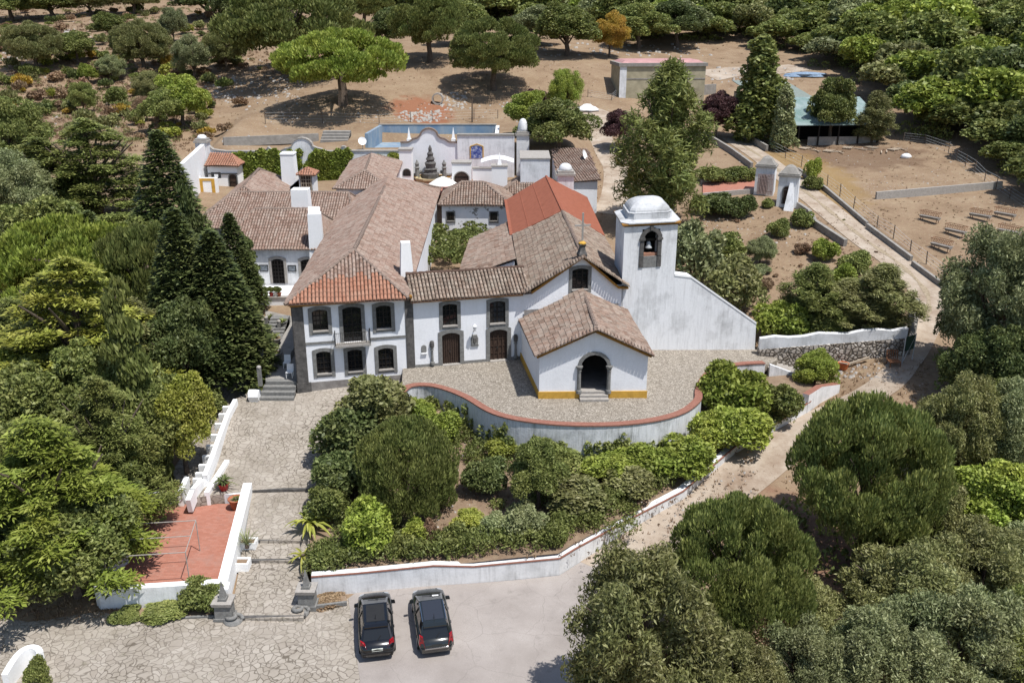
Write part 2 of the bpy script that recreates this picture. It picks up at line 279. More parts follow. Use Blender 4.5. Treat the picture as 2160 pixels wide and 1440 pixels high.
def rbf_eval(P, w, x, y):
    q = np.stack([np.ravel(x), np.ravel(y)], -1) / 50.0; out = np.empty(len(q))
    for i in range(0, len(q), 20000):
        c = q[i:i + 20000]; out[i:i + 20000] = tps(((c[:, None] - P[None]) ** 2).sum(-1)) @ w[:len(P)] + w[len(P)] + c @ w[len(P) + 1:]
    return out.reshape(np.shape(x))
WH = rbf_fit(PX, PZ, .0006)
def Hv(x, y): return rbf_eval(PX, WH, np.asarray(x, float), np.asarray(y, float)) + Sfun(x, y)
def H(x, y): return float(Hv(np.array([x]), np.array([y]))[0])
_gx, _gy = np.arange(-330, 331, 1.5), np.arange(8, 471, 1.0); _GZ = Hv(*np.meshgrid(_gx, _gy))
def Hq(x, y):   # quick look-up of the terrain height
    u = np.clip((np.asarray(x) + 330) / 1.5, 0, len(_gx) - 1.001); v = np.clip(np.asarray(y) - 8, 0, len(_gy) - 1.001); i, j = u.astype(int), v.astype(int); a, b = u - i, v - j
    return (_GZ[j, i] * (1 - a) + _GZ[j, i + 1] * a) * (1 - b) + (_GZ[j + 1, i] * (1 - a) + _GZ[j + 1, i + 1] * a) * b
def G(px, py, hf=None):
    """where the line of sight through a photo point meets the ground"""
    d = ray(px, py); t = np.linspace(25, 420, 1600); x, y, z = d[0] * t, d[1] * t, CAMZ + d[2] * t
    e = z - (hf or Hq)(x, y); k = np.argmax(e < 0) if (e < 0).any() else len(t) - 1
    f = e[k - 1] / (e[k - 1] - e[k]) if k > 0 else 0; tt = t[k - 1] + f * (t[k] - t[k - 1]); p = d * tt
    return Vector((p[0], p[1], CAMZ + p[2]))
def grid_mesh(name, xs, ys, hf, mat, kind='structure'):
    X, Y = np.meshgrid(xs, ys); Z = hf(X, Y); nx, ny = len(xs), len(ys)
    co = np.stack([X.ravel(), Y.ravel(), Z.ravel()], -1).astype(np.float32)
    i = np.arange(nx * ny).reshape(ny, nx); q = np.stack([i[:-1, :-1], i[:-1, 1:], i[1:, 1:], i[1:, :-1]], -1).reshape(-1, 4)
    o = raw_mesh(name, co, q, [mat]); o.data.polygons.foreach_set('use_smooth', [True] * len(q)); return tag(o, kind=kind)
def raw_mesh(name, co, q, mats):
    me = bpy.data.meshes.new(name); k = q.shape[1]
    me.vertices.add(len(co)); me.vertices.foreach_set('co', np.ascontiguousarray(co, dtype=np.float32).ravel())
    me.loops.add(q.size); me.loops.foreach_set('vertex_index', q.ravel().astype(np.int32))
    me.polygons.add(len(q)); me.polygons.foreach_set('loop_start', np.arange(0, q.size, k, dtype=np.int32))
    for m in mats: me.materials.append(m)
    me.update(calc_edges=True); me.validate()
    o = bpy.data.objects.new(name, me); COL.objects.link(o); ROOT[o] = Vector((0, 0, 0)); return o
gx = np.concatenate([np.arange(-330, -72, 6), np.arange(-72, 76, .9), np.arange(76, 331, 6)])
gy = np.concatenate([np.arange(8, 152, .9), np.arange(152, 470, 3)])
grid_mesh('ground', gx, gy, Hv, M['soil'])
# ---------------------------------------------------------------- sheets laid on the ground
def clip(poly, axis, v, keep_less):
    out = []
    for i in range(len(poly)):
        a, b = poly[i], poly[(i + 1) % len(poly)]; ia = (a[axis] <= v) == keep_less or a[axis] == v; ib = (b[axis] <= v) == keep_less or b[axis] == v
        if ia: out.append(a)
        if ia != ib:
            t = (v - a[axis]) / (b[axis] - a[axis]); out.append((a[0] + t * (b[0] - a[0]), a[1] + t * (b[1] - a[1])))
    return out
def smooth_line(pts, n=6, closed=False):
    P = [Vector(p) for p in pts]; out = []; k = len(P)
    for i in range(k if closed else k - 1):
        g = (lambda j: P[j % k]) if closed else (lambda j: P[min(max(j, 0), k - 1)])
        p0, p1, p2, p3 = g(i - 1), g(i), g(i + 1), g(i + 2)
        for j in range(n):
            t = j / n; out.append(.5 * ((2 * p1) + (p2 - p0) * t + (2 * p0 - 5 * p1 + 4 * p2 - p3) * t * t + (3 * p1 - p0 - 3 * p2 + p3) * t ** 3))
    if not closed: out.append(P[-1])
    return out
def sheet(name, poly, hf, mat, step=.9, off=.035, kind='structure', skirt=0):
    poly = [(p[0], p[1]) for p in poly]; b = MB(); ys = [p[1] for p in poly]
    faces = []; y0 = math.floor(min(ys) / step) * step
    while y0 < max(ys):
        row = clip(clip(poly, 1, y0, False), 1, y0 + step, True)
        if len(row) > 2:
            xx = [p[0] for p in row]; x0 = math.floor(min(xx) / step) * step
            while x0 < max(xx):
                c = clip(clip(row, 0, x0, False), 0, x0 + step, True)
                d = []
                for p in c:
                    if not d or abs(p[0] - d[-1][0]) + abs(p[1] - d[-1][1]) > 1e-5: d.append(p)
                if len(d) > 2:
                    ar = sum(d[i][0] * d[(i + 1) % len(d)][1] - d[(i + 1) % len(d)][0] * d[i][1] for i in range(len(d)))
                    if abs(ar) > 1e-4: faces.append(d if ar > 0 else d[::-1])
                x0 += step
        y0 += step
    allp = np.array([p for f in faces for p in f]); z = hf(allp[:, 0], allp[:, 1]) + off; k = 0
    for f in faces:
        b.face([(p[0], p[1], z[k + i]) for i, p in enumerate(f)]); k += len(f)
    if skirt:
        for i in range(len(poly)):
            p, q = poly[i], poly[(i + 1) % len(poly)]; zz = hf(np.array([p[0], q[0]]), np.array([p[1], q[1]])) + off
            b.face([(p[0], p[1], zz[0]), (p[0], p[1], zz[0] - skirt), (q[0], q[1], zz[1] - skirt), (q[0], q[1], zz[1])])
    return tag(b.build(name, mat), kind=kind)
def ribbon(pts, w, wfun=None):
    P = [Vector((p[0], p[1])) for p in pts]; Lf, Rt = [], []
    for i, p in enumerate(P):
        d = (P[min(i + 1, len(P) - 1)] - P[max(i - 1, 0)]).normalized(); n = Vector((-d.y, d.x)); h = (wfun(i) if wfun else w) / 2
        Lf.append(p + n * h); Rt.append(p - n * h)
    return Lf + Rt[::-1]
# flagstone forecourt in the foreground, car park, tracks
px = lambda L_: [G(*p) for p in L_]
sheet('flagstone_paving', px([(-260, 1500), (-260, 1330), (0, 1300), (60, 1312), (212, 1290), (290, 1312), (470, 1303), (650, 1283), (735, 1262), (745, 1330), (760, 1440), (775, 1500)]), Hv, M['flag'])
sheet('car_park', px([(735, 1262), (750, 1251), (917, 1236), (1180, 1214), (1215, 1192), (1262, 1162), (1275, 1205), (1310, 1270), (1330, 1400), (1330, 1560), (775, 1560), (775, 1500), (760, 1440), (745, 1330)]), Hv, M['asphalt'], off=.045)
trk = smooth_line([G(1290, 1215), G(1375, 1130), G(1480, 1050), G(1590, 975), G(1680, 915), G(1770, 868), G(1860, 815), G(1915, 755), G(1950, 680), G(1955, 620), G(1900, 560), G(1830, 510), G(1755, 450), G(1690, 398), G(1610, 335), G(1545, 292)], 5)
nn = len(trk)
def tw(i):
    f = i / nn; return 5.6 - 3.4 * min(1, f / .45) if f < .45 else 2.2 + 1.2 * min(1, (f - .45) / .2)
sheet('dirt_track', ribbon(trk, 3, tw), Hv, M['track'], off=.05)
up = trk[int(nn * .55):]
sheet('track_weed_strip', ribbon(up, .55, lambda i: .45 + .2 * math.sin(i * 1.7)), Hv, M['verge'], off=.065)
bk = smooth_line([G(1225, 235), G(1265, 245), G(1262, 275), G(1280, 320), G(1300, 360), G(1295, 420), G(1270, 450)], 5)
sheet('back_lane', ribbon(bk, 4, lambda i: 6 - 2.6 * min(1, i / 12)), Hv, M['track'], off=.04)
sheet('yard_lane', ribbon(smooth_line([G(1490, 160), G(1560, 150), G(1620, 150), G(1690, 142)], 4), 7), Hv, M['track'], off=.04)
sheet('garden_path', [G(398, 1046), G(444, 948), G(494, 846), G(545, 822), G(572, 770), G(566, 690), G(545, 640), G(500, 690), G(450, 800), G(410, 920), G(360, 1000)], Hv, M['flag'], off=.06)
# raised front garden behind the car park wall
GC = [(690, 1225, -3.95), (905, 1205, -3.95), (1180, 1188, -3.75), (1440, 1035, -3.2), (1600, 915, -2.35), (1700, 850, -1.8), (800, 1130, -3.6), (940, 1000, -2.9), (1280, 975, -2.3), (1000, 895, -2.05), (900, 850, -1.2), (760, 840, -1.35), (700, 950, -2.4), (665, 1080, -3.7), (656, 1180, -4.2), (1450, 935, -2.3), (1600, 870, -2.05), (1690, 800, -1.75), (1200, 1080, -3.3), (1500, 800, -2.0), (870, 790, -.9)]
gp = [at(*c) for c in GC]; GP = np.array([(p.x, p.y) for p in gp]) / 50; GW = rbf_fit(GP, np.array([p.z for p in gp]), .0005)
def Gv(x, y): return rbf_eval(GP, GW, np.asarray(x, float), np.asarray(y, float))
WALLBASE = [G(*p) for p in [(660, 1258), (760, 1250), (917, 1236), (1000, 1230), (1180, 1213), (1213, 1192), (1310, 1130), (1440, 1055), (1550, 958), (1653, 899), (1708, 868)]]
def inset(P, d):
    out = []
    for i, p in enumerate(P):
        t = (P[min(i + 1, len(P) - 1)] - P[max(i - 1, 0)]); t.z = 0; t.normalize(); out.append(p + Vector((-t.y, t.x, 0)) * d)
    return out
sheet('garden_bed', inset(WALLBASE, .3) + [at(1720, 800, -1.7), at(1600, 780, -1.8), at(1280, 800, -2), at(880, 790, -1), at(740, 822, -1.3), at(700, 900, -2), at(658, 1050, -3.5), at(652, 1180, -4.2)], Gv, M['garden'], off=0)
# stair ramp of flagstones between court and garden
def planar(name, quads, mat, thick=.5):
    b = MB()
    for q in quads:
        q = [Vector(p) for p in q]; b.hexa([p - Vector((0, 0, thick)) for p in q], q)
    return b
b = MB(); rows = [(1303, -4.86, 487, 640), (1182, -4.60, 507, 651), (1182, -4.44, 507, 651), (1140, -4.32, 515, 653), (1140, -4.16, 515, 653), (1033, -3.62, 533, 657)]
for i in (0, 2, 4):
    a, c = rows[i], rows[i + 1]
    q = [at(a[2], a[0], a[1]), at(a[3], a[0], a[1]), at(c[3], c[0], c[1]), at(c[2], c[0], c[1])]
    b.hexa([p - Vector((0, 0, .6)) for p in q], q)
tag(b.build('stepped_ramp', M['flag']), kind='structure')
b = MB()
for py, z, l, r in [(1182, -4.44, 507, 651), (1140, -4.16, 515, 653), (1033, -3.46, 533, 700), (1303, -4.86, 478, 645)]:
    b.bar(at(l, py + 1, z - .07), at(r, py - 3 if py < 1300 else py - 5, z - .07), .22, .165)
tag(b.build('stone_step_edge', M['stone_dark']), kind='structure')
YC = [(533, 1033, -3.44), (700, 1030, -3.44), (420, 1050, -3.44), (560, 960, -2.85), (480, 960, -2.85), (660, 950, -2.75), (545, 845, -1.42), (620, 845, -1.42), (740, 832, -1.25), (690, 900, -2.0), (600, 900, -2.05), (500, 900, -2.0), (470, 1000, -3.2)]
yp = [at(*c) for c in YC]; YP = np.array([(p.x, p.y) for p in yp]) / 50; YW = rbf_fit(YP, np.array([p.z for p in yp]), .0005)
def Yv(x, y): return rbf_eval(YP, YW, np.asarray(x, float), np.asarray(y, float))
sheet('flagstone_yard', [G(*p, Yv) for p in [(396, 1052), (440, 1045), (533, 1033), (663, 1029), (700, 920), (760, 850), (860, 812), (845, 790), (620, 812), (545, 815), (495, 842), (440, 940)]], Yv, M['flag'], off=.0, skirt=.7)
# cobbled terrace before the church, with its curved wall
def Tz(x): return 0.0 if x < 9 else -.085 * (x - 9)
def Tv(x, y): x = np.asarray(x, float); return np.where(x < 9, 0, -.085 * (x - 9))
def atT(px_, py_):
    z = 0.
    for _ in range(8): p = at(px_, py_, z); z = Tz(p.x)
    return p
edge_px = [(846, 838), (866, 820), (905, 818), (945, 828), (985, 845), (1030, 872), (1080, 888), (1150, 898), (1220, 902), (1300, 901), (1380, 892), (1440, 875), (1473, 850), (1476, 830), (1484, 808), (1500, 790), (1530, 778), (1570, 772), (1612, 770)]
EDGE = smooth_line([atT(*p) for p in edge_px], 4)
sheet('cobbled_terrace', EDGE + [atT(1640, 760), atT(1640, 735), atT(1500, 720), atT(1090, 742), atT(850, 770)], Tv, M['cobble'], off=0, skirt=.6)
def wall_run(b, P, w, zt, zb, m=0, mt=1, cap=None, side=1):
    """solid wall along P: outer line P, inner line offset w to the left"""
    I = inset(P, w * side)
    for i in range(len(P) - 1):
        a, c, d, e = P[i], P[i + 1], I[i + 1], I[i]
        q = [(a, i), (c, i + 1), (d, i + 1), (e, i)]
        bt = [Vector((p.x, p.y, zb(k) if callable(zb) else zb)) for p, k in q]; tp = [Vector((p.x, p.y, zt(k))) for p, k in q]
        b.face([bt[0], bt[1], tp[1], tp[0]], m); b.face([bt[2], bt[3], tp[3], tp[2]], m); b.face(tp, mt)
        if i == 0: b.face([bt[3], bt[0], tp[0], tp[3]], m)
        if i == len(P) - 2: b.face([bt[1], bt[2], tp[2], tp[1]], m)
t = thing('terrace_wall', EDGE[30], 'long curving white retaining wall with red brick coping in front of the church', 'retaining wall')
b = MB(); wall_run(b, inset(EDGE, -.12), .42, lambda k: EDGE[k].z + .16, lambda k: EDGE[k].z - 3.6, 0, 0); b.build('wall', M['white_damp'], t, True)
b = MB()
Ic = inset(EDGE, -.18); wall_run(b, Ic, .54, lambda k: EDGE[k].z + .25, lambda k: EDGE[k].z + .163, 0, 0); b.build('coping', M['coping'], t)
# ================================================================ building helpers
V3 = lambda x, y, z: Vector((x, y, z))
class Fr:
    """wall frame: s along the wall, d outwards, z up"""
    def __init__(s, O, t):
        s.O = Vector((O[0], O[1], 0)); s.t = Vector((t[0], t[1], 0)).normalized(); s.n = Vector((s.t.y, -s.t.x, 0))
    def P(s, a, d, z): return s.O + s.t * a + s.n * d + Vector((0, 0, z))
    def px(s, x, y):
        d = Vector(ray(x, y)); o = Vector((0, 0, CAMZ)); k = (s.O - Vector((0, 0, 0))).dot(s.n) / d.dot(s.n); p = o + d * k
        return (p - s.O).dot(s.t), p.z
    def box(s, b, s0, s1, d0, d1, z0, z1, m=0):
        b.hexa([s.P(s0, d1, z0), s.P(s1, d1, z0), s.P(s1, d0, z0), s.P(s0, d0, z0)], [s.P(s0, d1, z1), s.P(s1, d1, z1), s.P(s1, d0, z1), s.P(s0, d0, z1)], m)
    def poly(s, b, pts, d, m=0, flip=False):
        q = [s.P(a, d, z) for a, z in pts]; b.face(q[::-1] if flip else q, m)
    def wall(s, b, s0, s1, z0, z1, holes, m=0, depth=.28):
        xs = sorted({s0, s1, *[h[0] for h in holes], *[h[1] for h in holes]})
        for i in range(len(xs) - 1):
            a, c = xs[i], xs[i + 1]; hs = sorted([h for h in holes if h[0] <= a + 1e-6 and h[1] >= c - 1e-6], key=lambda h: h[2]); z = z0
            for h in hs: s.poly(b, [(a, z), (c, z), (c, h[2]), (a, h[2])], 0, m); z = h[3]
            s.poly(b, [(a, z), (c, z), (c, z1), (a, z1)], 0, m)
        for h in holes:
            a, c, l, u = h
            for (p, q) in [((a, l), (a, u)), ((c, u), (c, l)), ((a, u), (c, u)), ((c, l), (a, l))]:
                b.face([s.P(p[0], 0, p[1]), s.P(q[0], 0, q[1]), s.P(q[0], -depth, q[1]), s.P(p[0], -depth, p[1])], m)
def arch(w, z0, z1, rise, n=8):
    """outline of an opening centred on 0: left foot, arc, right foot"""
    if rise <= 0.01: return [(-w / 2, z0), (-w / 2, z1), (w / 2, z1), (w / 2, z0)]
    r = (w * w / 4 + rise * rise) / (2 * rise); cz = z1 - r; a0 = math.asin(min(1, w / 2 / r)); pts = [(-w / 2, z0)]
    for i in range(n + 1): a = -a0 + 2 * a0 * i / n; pts.append((r * math.sin(a), cz + r * math.cos(a)))
    return pts + [(w / 2, z0)]
def frame_ring(fr, b, sc, w, z0, z1, fw, rise, d0, d1, m=0):
    I = arch(w, z0, z1, rise); O = arch(w + 2 * fw, z0, z1 + fw, rise * 1.15)
    for i in range(len(I) - 1):
        a, c, e, g = I[i], I[i + 1], O[i + 1], O[i]; q = [(sc + p[0], p[1]) for p in (a, c, e, g)]
        fr.poly(b, q, d1, m, True)
        b.face([fr.P(q[3][0], d0, q[3][1]), fr.P(q[2][0], d0, q[2][1]), fr.P(q[2][0], d1, q[2][1]), fr.P(q[3][0], d1, q[3][1])], m)
        b.face([fr.P(q[0][0], d1, q[0][1]), fr.P(q[1][0], d1, q[1][1]), fr.P(q[1][0], d0 - .2, q[1][1]), fr.P(q[0][0], d0 - .2, q[0][1])], m)
def window(fr, parent, sc, w, z0, z1, fw=.2, rise=.18, sill=True, cols=2, rows=4, stone_='stone', door=False, name='window', depth=-.16, bars='wood_dark', panem=None):
    b = MB(); frame_ring(fr, b, sc, w, z0 - (0 if door else .02), z1, fw, rise, .0, .05)
    if not door:   # the two side stones run past the sill
        fr.box(b, sc - w / 2 - fw, sc - w / 2, 0, .05, z0 - .3, z0 - .02); fr.box(b, sc + w / 2, sc + w / 2 + fw, 0, .05, z0 - .3, z0 - .02)
        fr.box(b, sc - w / 2, sc + w / 2, 0, .03, z0 - .28, z0 - .1)
    f = b.build(name, M[stone_], parent)
    b = MB(); fr.poly(b, [(sc + p[0], p[1]) for p in arch(w + .02, z0 - .02, z1 + .01, rise)], depth, 0, True); b.build('pane', M[panem or ('glass' if not door else 'wood_door')], f)
    b = MB(); t_ = .075
    for k in range(cols + 1):
        x = sc - w / 2 + w * k / cols; x = min(max(x, sc - w / 2 + t_ / 2), sc + w / 2 - t_ / 2); zz = z1 - rise * (abs(x - sc) / (w / 2)) ** 2
        fr.box(b, x - t_ / 2, x + t_ / 2, depth + .005, depth + .06, z0, zz)
    for k in range(rows + 1):
        z = z0 + (z1 - rise - z0) * k / rows
        fr.box(b, sc - w / 2 + .01, sc + w / 2 - .01, depth + .006, depth + .045, z - .025, z + .03)
    if cols == 2:
        for k in (1, 3): x = sc - w / 2 + w * k / 4; fr.box(b, x - .02, x + .02, depth + .007, depth + .04, z0, z1 - rise * .7)
    b.build('glazing_bars', M[bars], f)
    if sill and not door:
        b = MB(); fr.box(b, sc - w / 2 - .02, sc + w / 2 + .02, -.14, .11, z0 - .1, z0 + .01); b.build('sill', M['stone_pale'], f)
    return f
def hole(sc, w, z0, z1): return (sc - w / 2 - .08, sc + w / 2 + .08, z0 - .05, z1 + .05)
def roof_plane(b, poly, eave, mats=(0,), matf=None, pitch=.27, L_=.42, skip_base=False, base_m=None):
    """one roof slope covered in rows of real half-round clay tiles; poly = corners, eave=(i,j) left to right seen from below"""
    P = np.array([tuple(p) for p in poly], float); A = np.c_[P[:, :2], np.ones(len(P))]; co = np.linalg.lstsq(A, P[:, 2], rcond=None)[0]
    zf = lambda q: q[0] * co[0] + q[1] * co[1] + co[2] + .035 * math.sin(q[0] * 1.1 + q[1] * .7) + .03 * math.sin(q[1] * 1.9 - q[0] * .6)
    e0 = P[eave[0]][:2]; e1 = P[eave[1]][:2]; u = (e1 - e0) / np.linalg.norm(e1 - e0); v = np.array([-u[1], u[0]])
    if (P[:, :2].mean(0) - e0) @ v < 0: v = -v
    U = [(p[:2] - e0) @ u for p in P]; Vv = [(p[:2] - e0) @ v for p in P]; nn_ = len(P)
    nrm = np.array([-co[0], -co[1], 1.0]); nrm /= np.linalg.norm(nrm)
    sl = math.hypot(1, np.hypot(co[0], co[1])); cu = min(U) + pitch * .5; ci = random.randint(0, 900)
    base = [Vector((p[0], p[1], zf(p) - .07)) for p in P]
    ar = sum(U[i] * Vv[(i + 1) % nn_] - U[(i + 1) % nn_] * Vv[i] for i in range(nn_))
    b.face(base, base_m if base_m is not None else len(mats)); r = pitch * .43
    while cu < max(U):
        hits = []
        for i in range(nn_):
            a, c = U[i], U[(i + 1) % nn_]
            if (a <= cu) != (c <= cu): hits.append(Vv[i] + (Vv[(i + 1) % nn_] - Vv[i]) * (cu - a) / (c - a))
        hits.sort()
        for h in range(0, len(hits) - 1, 2):
            v0, v1 = hits[h], hits[h + 1]
            if v1 - v0 < .12: continue
            n_ = max(1, int(round((v1 - v0) * sl / L_))); st = (v1 - v0) / n_; jit = random.uniform(-.012, .012)
            for k in range(n_):
                va, vb = v0 + st * k, min(v0 + st * (k + 1.12), v1 + .02); jx = jit + random.uniform(-.008, .008); lift = .03 + random.uniform(0, .012)
                m = matf(cu, (va - min(Vv))) if matf else 0
                row = []
                for vv, rr, hh in ((va, r, lift), (vb, r * .86, .004)):
                    for a in (-1, -.62, 0, .62, 1):
                        q = e0 + u * (cu + jx + rr * a) + v * vv; z = zf(q) + hh + rr * .8 * math.sqrt(max(0, 1 - a * a)) * 1.0
                        row.append((q[0], q[1], z))
                uv = ((ci % 997) * .37 + .11, k * .73 + .19)
                for a in range(4): b.face([row[a], row[a + 1], row[a + 6], row[a + 5]], m, uv)
                if k == 0: b.face([row[4], row[3], row[2], row[1], row[0]], m, uv)
        cu += pitch; ci += 1
def ridge(b, p, q, r=.15, m=1):
    p = Vector(p); q = Vector(q); n_ = max(1, int((q - p).length / .5))
    for k in range(n_):
        a = p.lerp(q, k / n_); c = p.lerp(q, min(1, (k + 1.1) / n_)); j = random.uniform(.92, 1.06)
        b.tube([a + Vector((0, 0, .04)), c + Vector((0, 0, .02))], [r * j, r * .85 * j], 7, m)
def hip_roof(name, parent, c, r0, r1, tile, flipped=False, matf=None, extra=None, pitch=.27):
    """c: four eave corners FL,FR,BR,BL; ridge runs from r0 to r1. Hip when r end lies inside."""
    b = MB(); FL, FR, BR, BL = [Vector(x) for x in c]; r0 = Vector(r0); r1 = Vector(r1); mats = [M[tile], M['ridge']] + ([M[extra]] if extra else [])
    k = len(mats)
    if not flipped:     # ridge runs front to back
        roof_plane(b, [FL, FR, r0], (0, 1), mats, matf, base_m=k, pitch=pitch); roof_plane(b, [BL, FL, r0, r1], (0, 1), mats, base_m=k, pitch=pitch); roof_plane(b, [FR, BR, r1, r0], (0, 1), mats, base_m=k, pitch=pitch); roof_plane(b, [BR, BL, r1], (0, 1), mats, base_m=k, pitch=pitch)
        hips = [(FL, r0), (FR, r0), (BR, r1), (BL, r1)]
    else:               # ridge runs left to right
        roof_plane(b, [FL, FR, r1, r0], (0, 1), mats, matf, base_m=k, pitch=pitch); roof_plane(b, [FR, BR, r1], (0, 1), mats, base_m=k, pitch=pitch); roof_plane(b, [BR, BL, r0, r1], (0, 1), mats, base_m=k, pitch=pitch); roof_plane(b, [BL, FL, r0], (0, 1), mats, base_m=k, pitch=pitch)
        hips = [(FL, r0), (FR, r1), (BR, r1), (BL, r0)]
    ridge(b, r0, r1)
    for p, q in hips: ridge(b, p, q, .13)
    return b.build(name, mats + [M['underlay']], parent)
def block(b, pts, z0, z1, m=0): b.hexa([Vector((p[0], p[1], z0)) for p in pts], [Vector((p[0], p[1], z1 if not hasattr(z1, '__len__') else z1[i])) for i, p in enumerate(pts)], m)
def shrink(c, d):
    q = [Vector((p[0], p[1], 0)) for p in c]; out = []
    for i, p in enumerate(q):
        a = (q[(i + 1) % 4] - p).normalized(); e = (q[i - 1] - p).normalized(); out.append(p + (a + e) * d)
    return out
def chimney(parent, x, y, w, d, z0, z1, taper=.86, rz=0, cap='flat', name='chimney'):
    b = MB(); t = (math.cos(rz), math.sin(rz)); b.obox((x, y), t, w / 2, d / 2, z0, z1, 0, taper, taper)
    if cap == 'flat': b.obox((x, y), t, w / 2 * taper + .06, d / 2 * taper + .06, z1 - .22, z1 - .06)
    if cap == 'hood':
        tv = Vector((t[0], t[1], 0)); nv = Vector((-t[1], t[0], 0)); c = Vector((x, y, 0))
        for s_ in (-1, 1):
            b.bar(c + nv * s_ * d * .36 * taper + Vector((0, 0, z1)), c + Vector((0, 0, z1 + .55)), w * taper * .9, .1)
    f = b.build(name, M['white_clean'], parent); return f
# ================================================================ manor house (front left block)
FAC = Fr((-15.86, 61.61), (0.97434, 0.22506)); fp = FAC.px
FL = at(600, 643, 5.8); FRc = at(862, 630, 5.8); AP = at(747, 527, 8.6); RG = at(822, 374, 8.6); RR = at(930, 397, 6.1)
RLc = Vector((2 * RG.x - RR.x - .3, RR.y - 1.5, 6.1))
sP = 8.62   # right end of the block (dark pilaster) along the facade
manor = thing('manor_house', FAC.P(4, 0, -1.4), 'long white two-storey house with a band of new orange tiles along its front eave', 'house')
wins = []
def pxwin(xl, yt, xr, yb):   # opening corners in the photo -> centre, width, sill, crown
    s0, z1 = fp(xl, yt); s1, z0 = fp(xr, yb); return ((s0 + s1) / 2, s1 - s0, z0, z1)
W_ = {'ul': pxwin(657, 654, 693, 696), 'ub': pxwin(721, 648, 765, 718), 'ur': pxwin(792, 645, 826, 691), 'll': pxwin(666, 742, 700, 786), 'lm': pxwin(732, 738, 766, 781), 'lr': pxwin(797, 735, 831, 777)}
b = MB(); hs = [hole(*W_[k]) for k in W_]
FAC.wall(b, 0, sP, -1.9, 5.75, hs)
# side walls and back
s1, s2, s3 = FAC.P(0, 0, 0), Vector((RLc.x + .5, RLc.y - .5, 0)), Vector((RR.x - .5, RR.y - .5, 0)); s4 = FAC.P(sP, 0, 0)
for a, c in ((s2, s1), (s3, s2)): b.face([Vector((a.x, a.y, -2)), Vector((c.x, c.y, -2)), Vector((c.x, c.y, 5.85)), Vector((a.x, a.y, 5.85))])
b.face([Vector((s4.x, s4.y, -2)), Vector((s3.x, s3.y, -2)), Vector((s3.x, s3.y, 5.95)), Vector((s4.x, s4.y, 5.75))])
b.build('wall', M['white'], manor)
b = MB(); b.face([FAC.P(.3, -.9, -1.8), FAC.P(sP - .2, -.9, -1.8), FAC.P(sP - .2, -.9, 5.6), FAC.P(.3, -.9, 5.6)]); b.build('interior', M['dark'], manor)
for k, nm in (('ul', 'window'), ('ur', 'window'), ('ll', 'window'), ('lm', 'window'), ('lr', 'window')):
    window(FAC, manor, *W_[k], fw=.27, rise=.14, name=nm, stone_='stone' if k[0] == 'l' else 'stone')
window(FAC, manor, *W_['ub'], fw=.26, rise=.16, door=True, panem='glass', name='balcony_door', rows=6, bars='wood_dark')
# balcony
bs0, bz = fp(706, 722); bs1, _ = fp(781, 716); bz = W_['ub'][2] - .02
b = MB(); FAC.box(b, bs0, bs1, .06, .75, bz - .16, bz); bal = b.build('balcony', M['stone_pale'], manor)
b = MB(); zr = bz + .95
for (a, d) in ((bs0 + .04, .08), (bs0 + .04, .7), (bs1 - .04, .7), (bs1 - .04, .08)): b.bar(FAC.P(a, d, bz), FAC.P(a, d, zr + (.25 if d > .5 else 0)), .045)
for a, c in (((bs0 + .04, .08), (bs0 + .04, .7)), ((bs0 + .04, .7), (bs1 - .04, .7)), ((bs1 - .04, .7), (bs1 - .04, .08))):
    for z in (bz + .1, zr): b.bar(FAC.P(*a, z), FAC.P(*c, z), .03)
    n_ = int(abs(c[0] - a[0] + c[1] - a[1]) / .13)
    for k in range(1, n_): f = k / n_; b.bar(FAC.P(a[0] + (c[0] - a[0]) * f, a[1] + (c[1] - a[1]) * f, bz + .1), FAC.P(a[0] + (c[0] - a[0]) * f, a[1] + (c[1] - a[1]) * f, zr), .018)
b.build('railing', M['iron'], bal)
# corner quoins, string course, plinth, cornice
b = MB(); FAC.box(b, -.06, .78, 0, .06, -.45, 5.5); FAC.box(b, -.1, .95, 0, .1, -1.9, -.45)
b.hexa([FAC.P(-.06, .06, -1.9), FAC.P(-.06, -.7, -1.9), FAC.P(-.003, -.7, -1.9), FAC.P(-.003, .06, -1.9)], [FAC.P(-.06, .06, 5.5), FAC.P(-.06, -.7, 5.5), FAC.P(-.003, -.7, 5.5), FAC.P(-.003, .06, 5.5)]); b.build('corner_quoin', M['stone_dark'], manor)
b = MB(); FAC.box(b, sP - .5, sP + .12, 0, .05, -.1, 5.5); b.build('pilaster', M['stone_dark'], manor)
zc_ = fp(740, 718)[1]
for a, c in ((.78, bs0), (bs1, sP - .5)): b = MB(); FAC.box(b, a, c, 0, .05, zc_ - .09, zc_ + .1); b.build('string_course', M['stone'], manor)
b = MB(); FAC.box(b, .95, sP - .5, 0, .045, -1.9, -.48); b.build('plinth', M['plinth'], manor)
b = MB(); FAC.box(b, -.12, sP + .05, -.05, .22, 5.5, 5.64); FAC.box(b, -.25, sP + .05, -.05, .36, 5.64, 5.78); b.build('cornice', M['ochre_dark'], manor)
new_v = 1.6
hip_roof('roof', manor, [FL, FRc, RR, RLc], AP, RG, 'tile_pink', matf=lambda u, v: 2 if v < new_v + .25 * math.sin(u * 5) else 0, extra='tile_new')
c4 = at(858, 585, 6.2); chimney(manor, c4.x, c4.y, 1.15, 1.25, 5.0, 9.0, .6, .2, 'none')
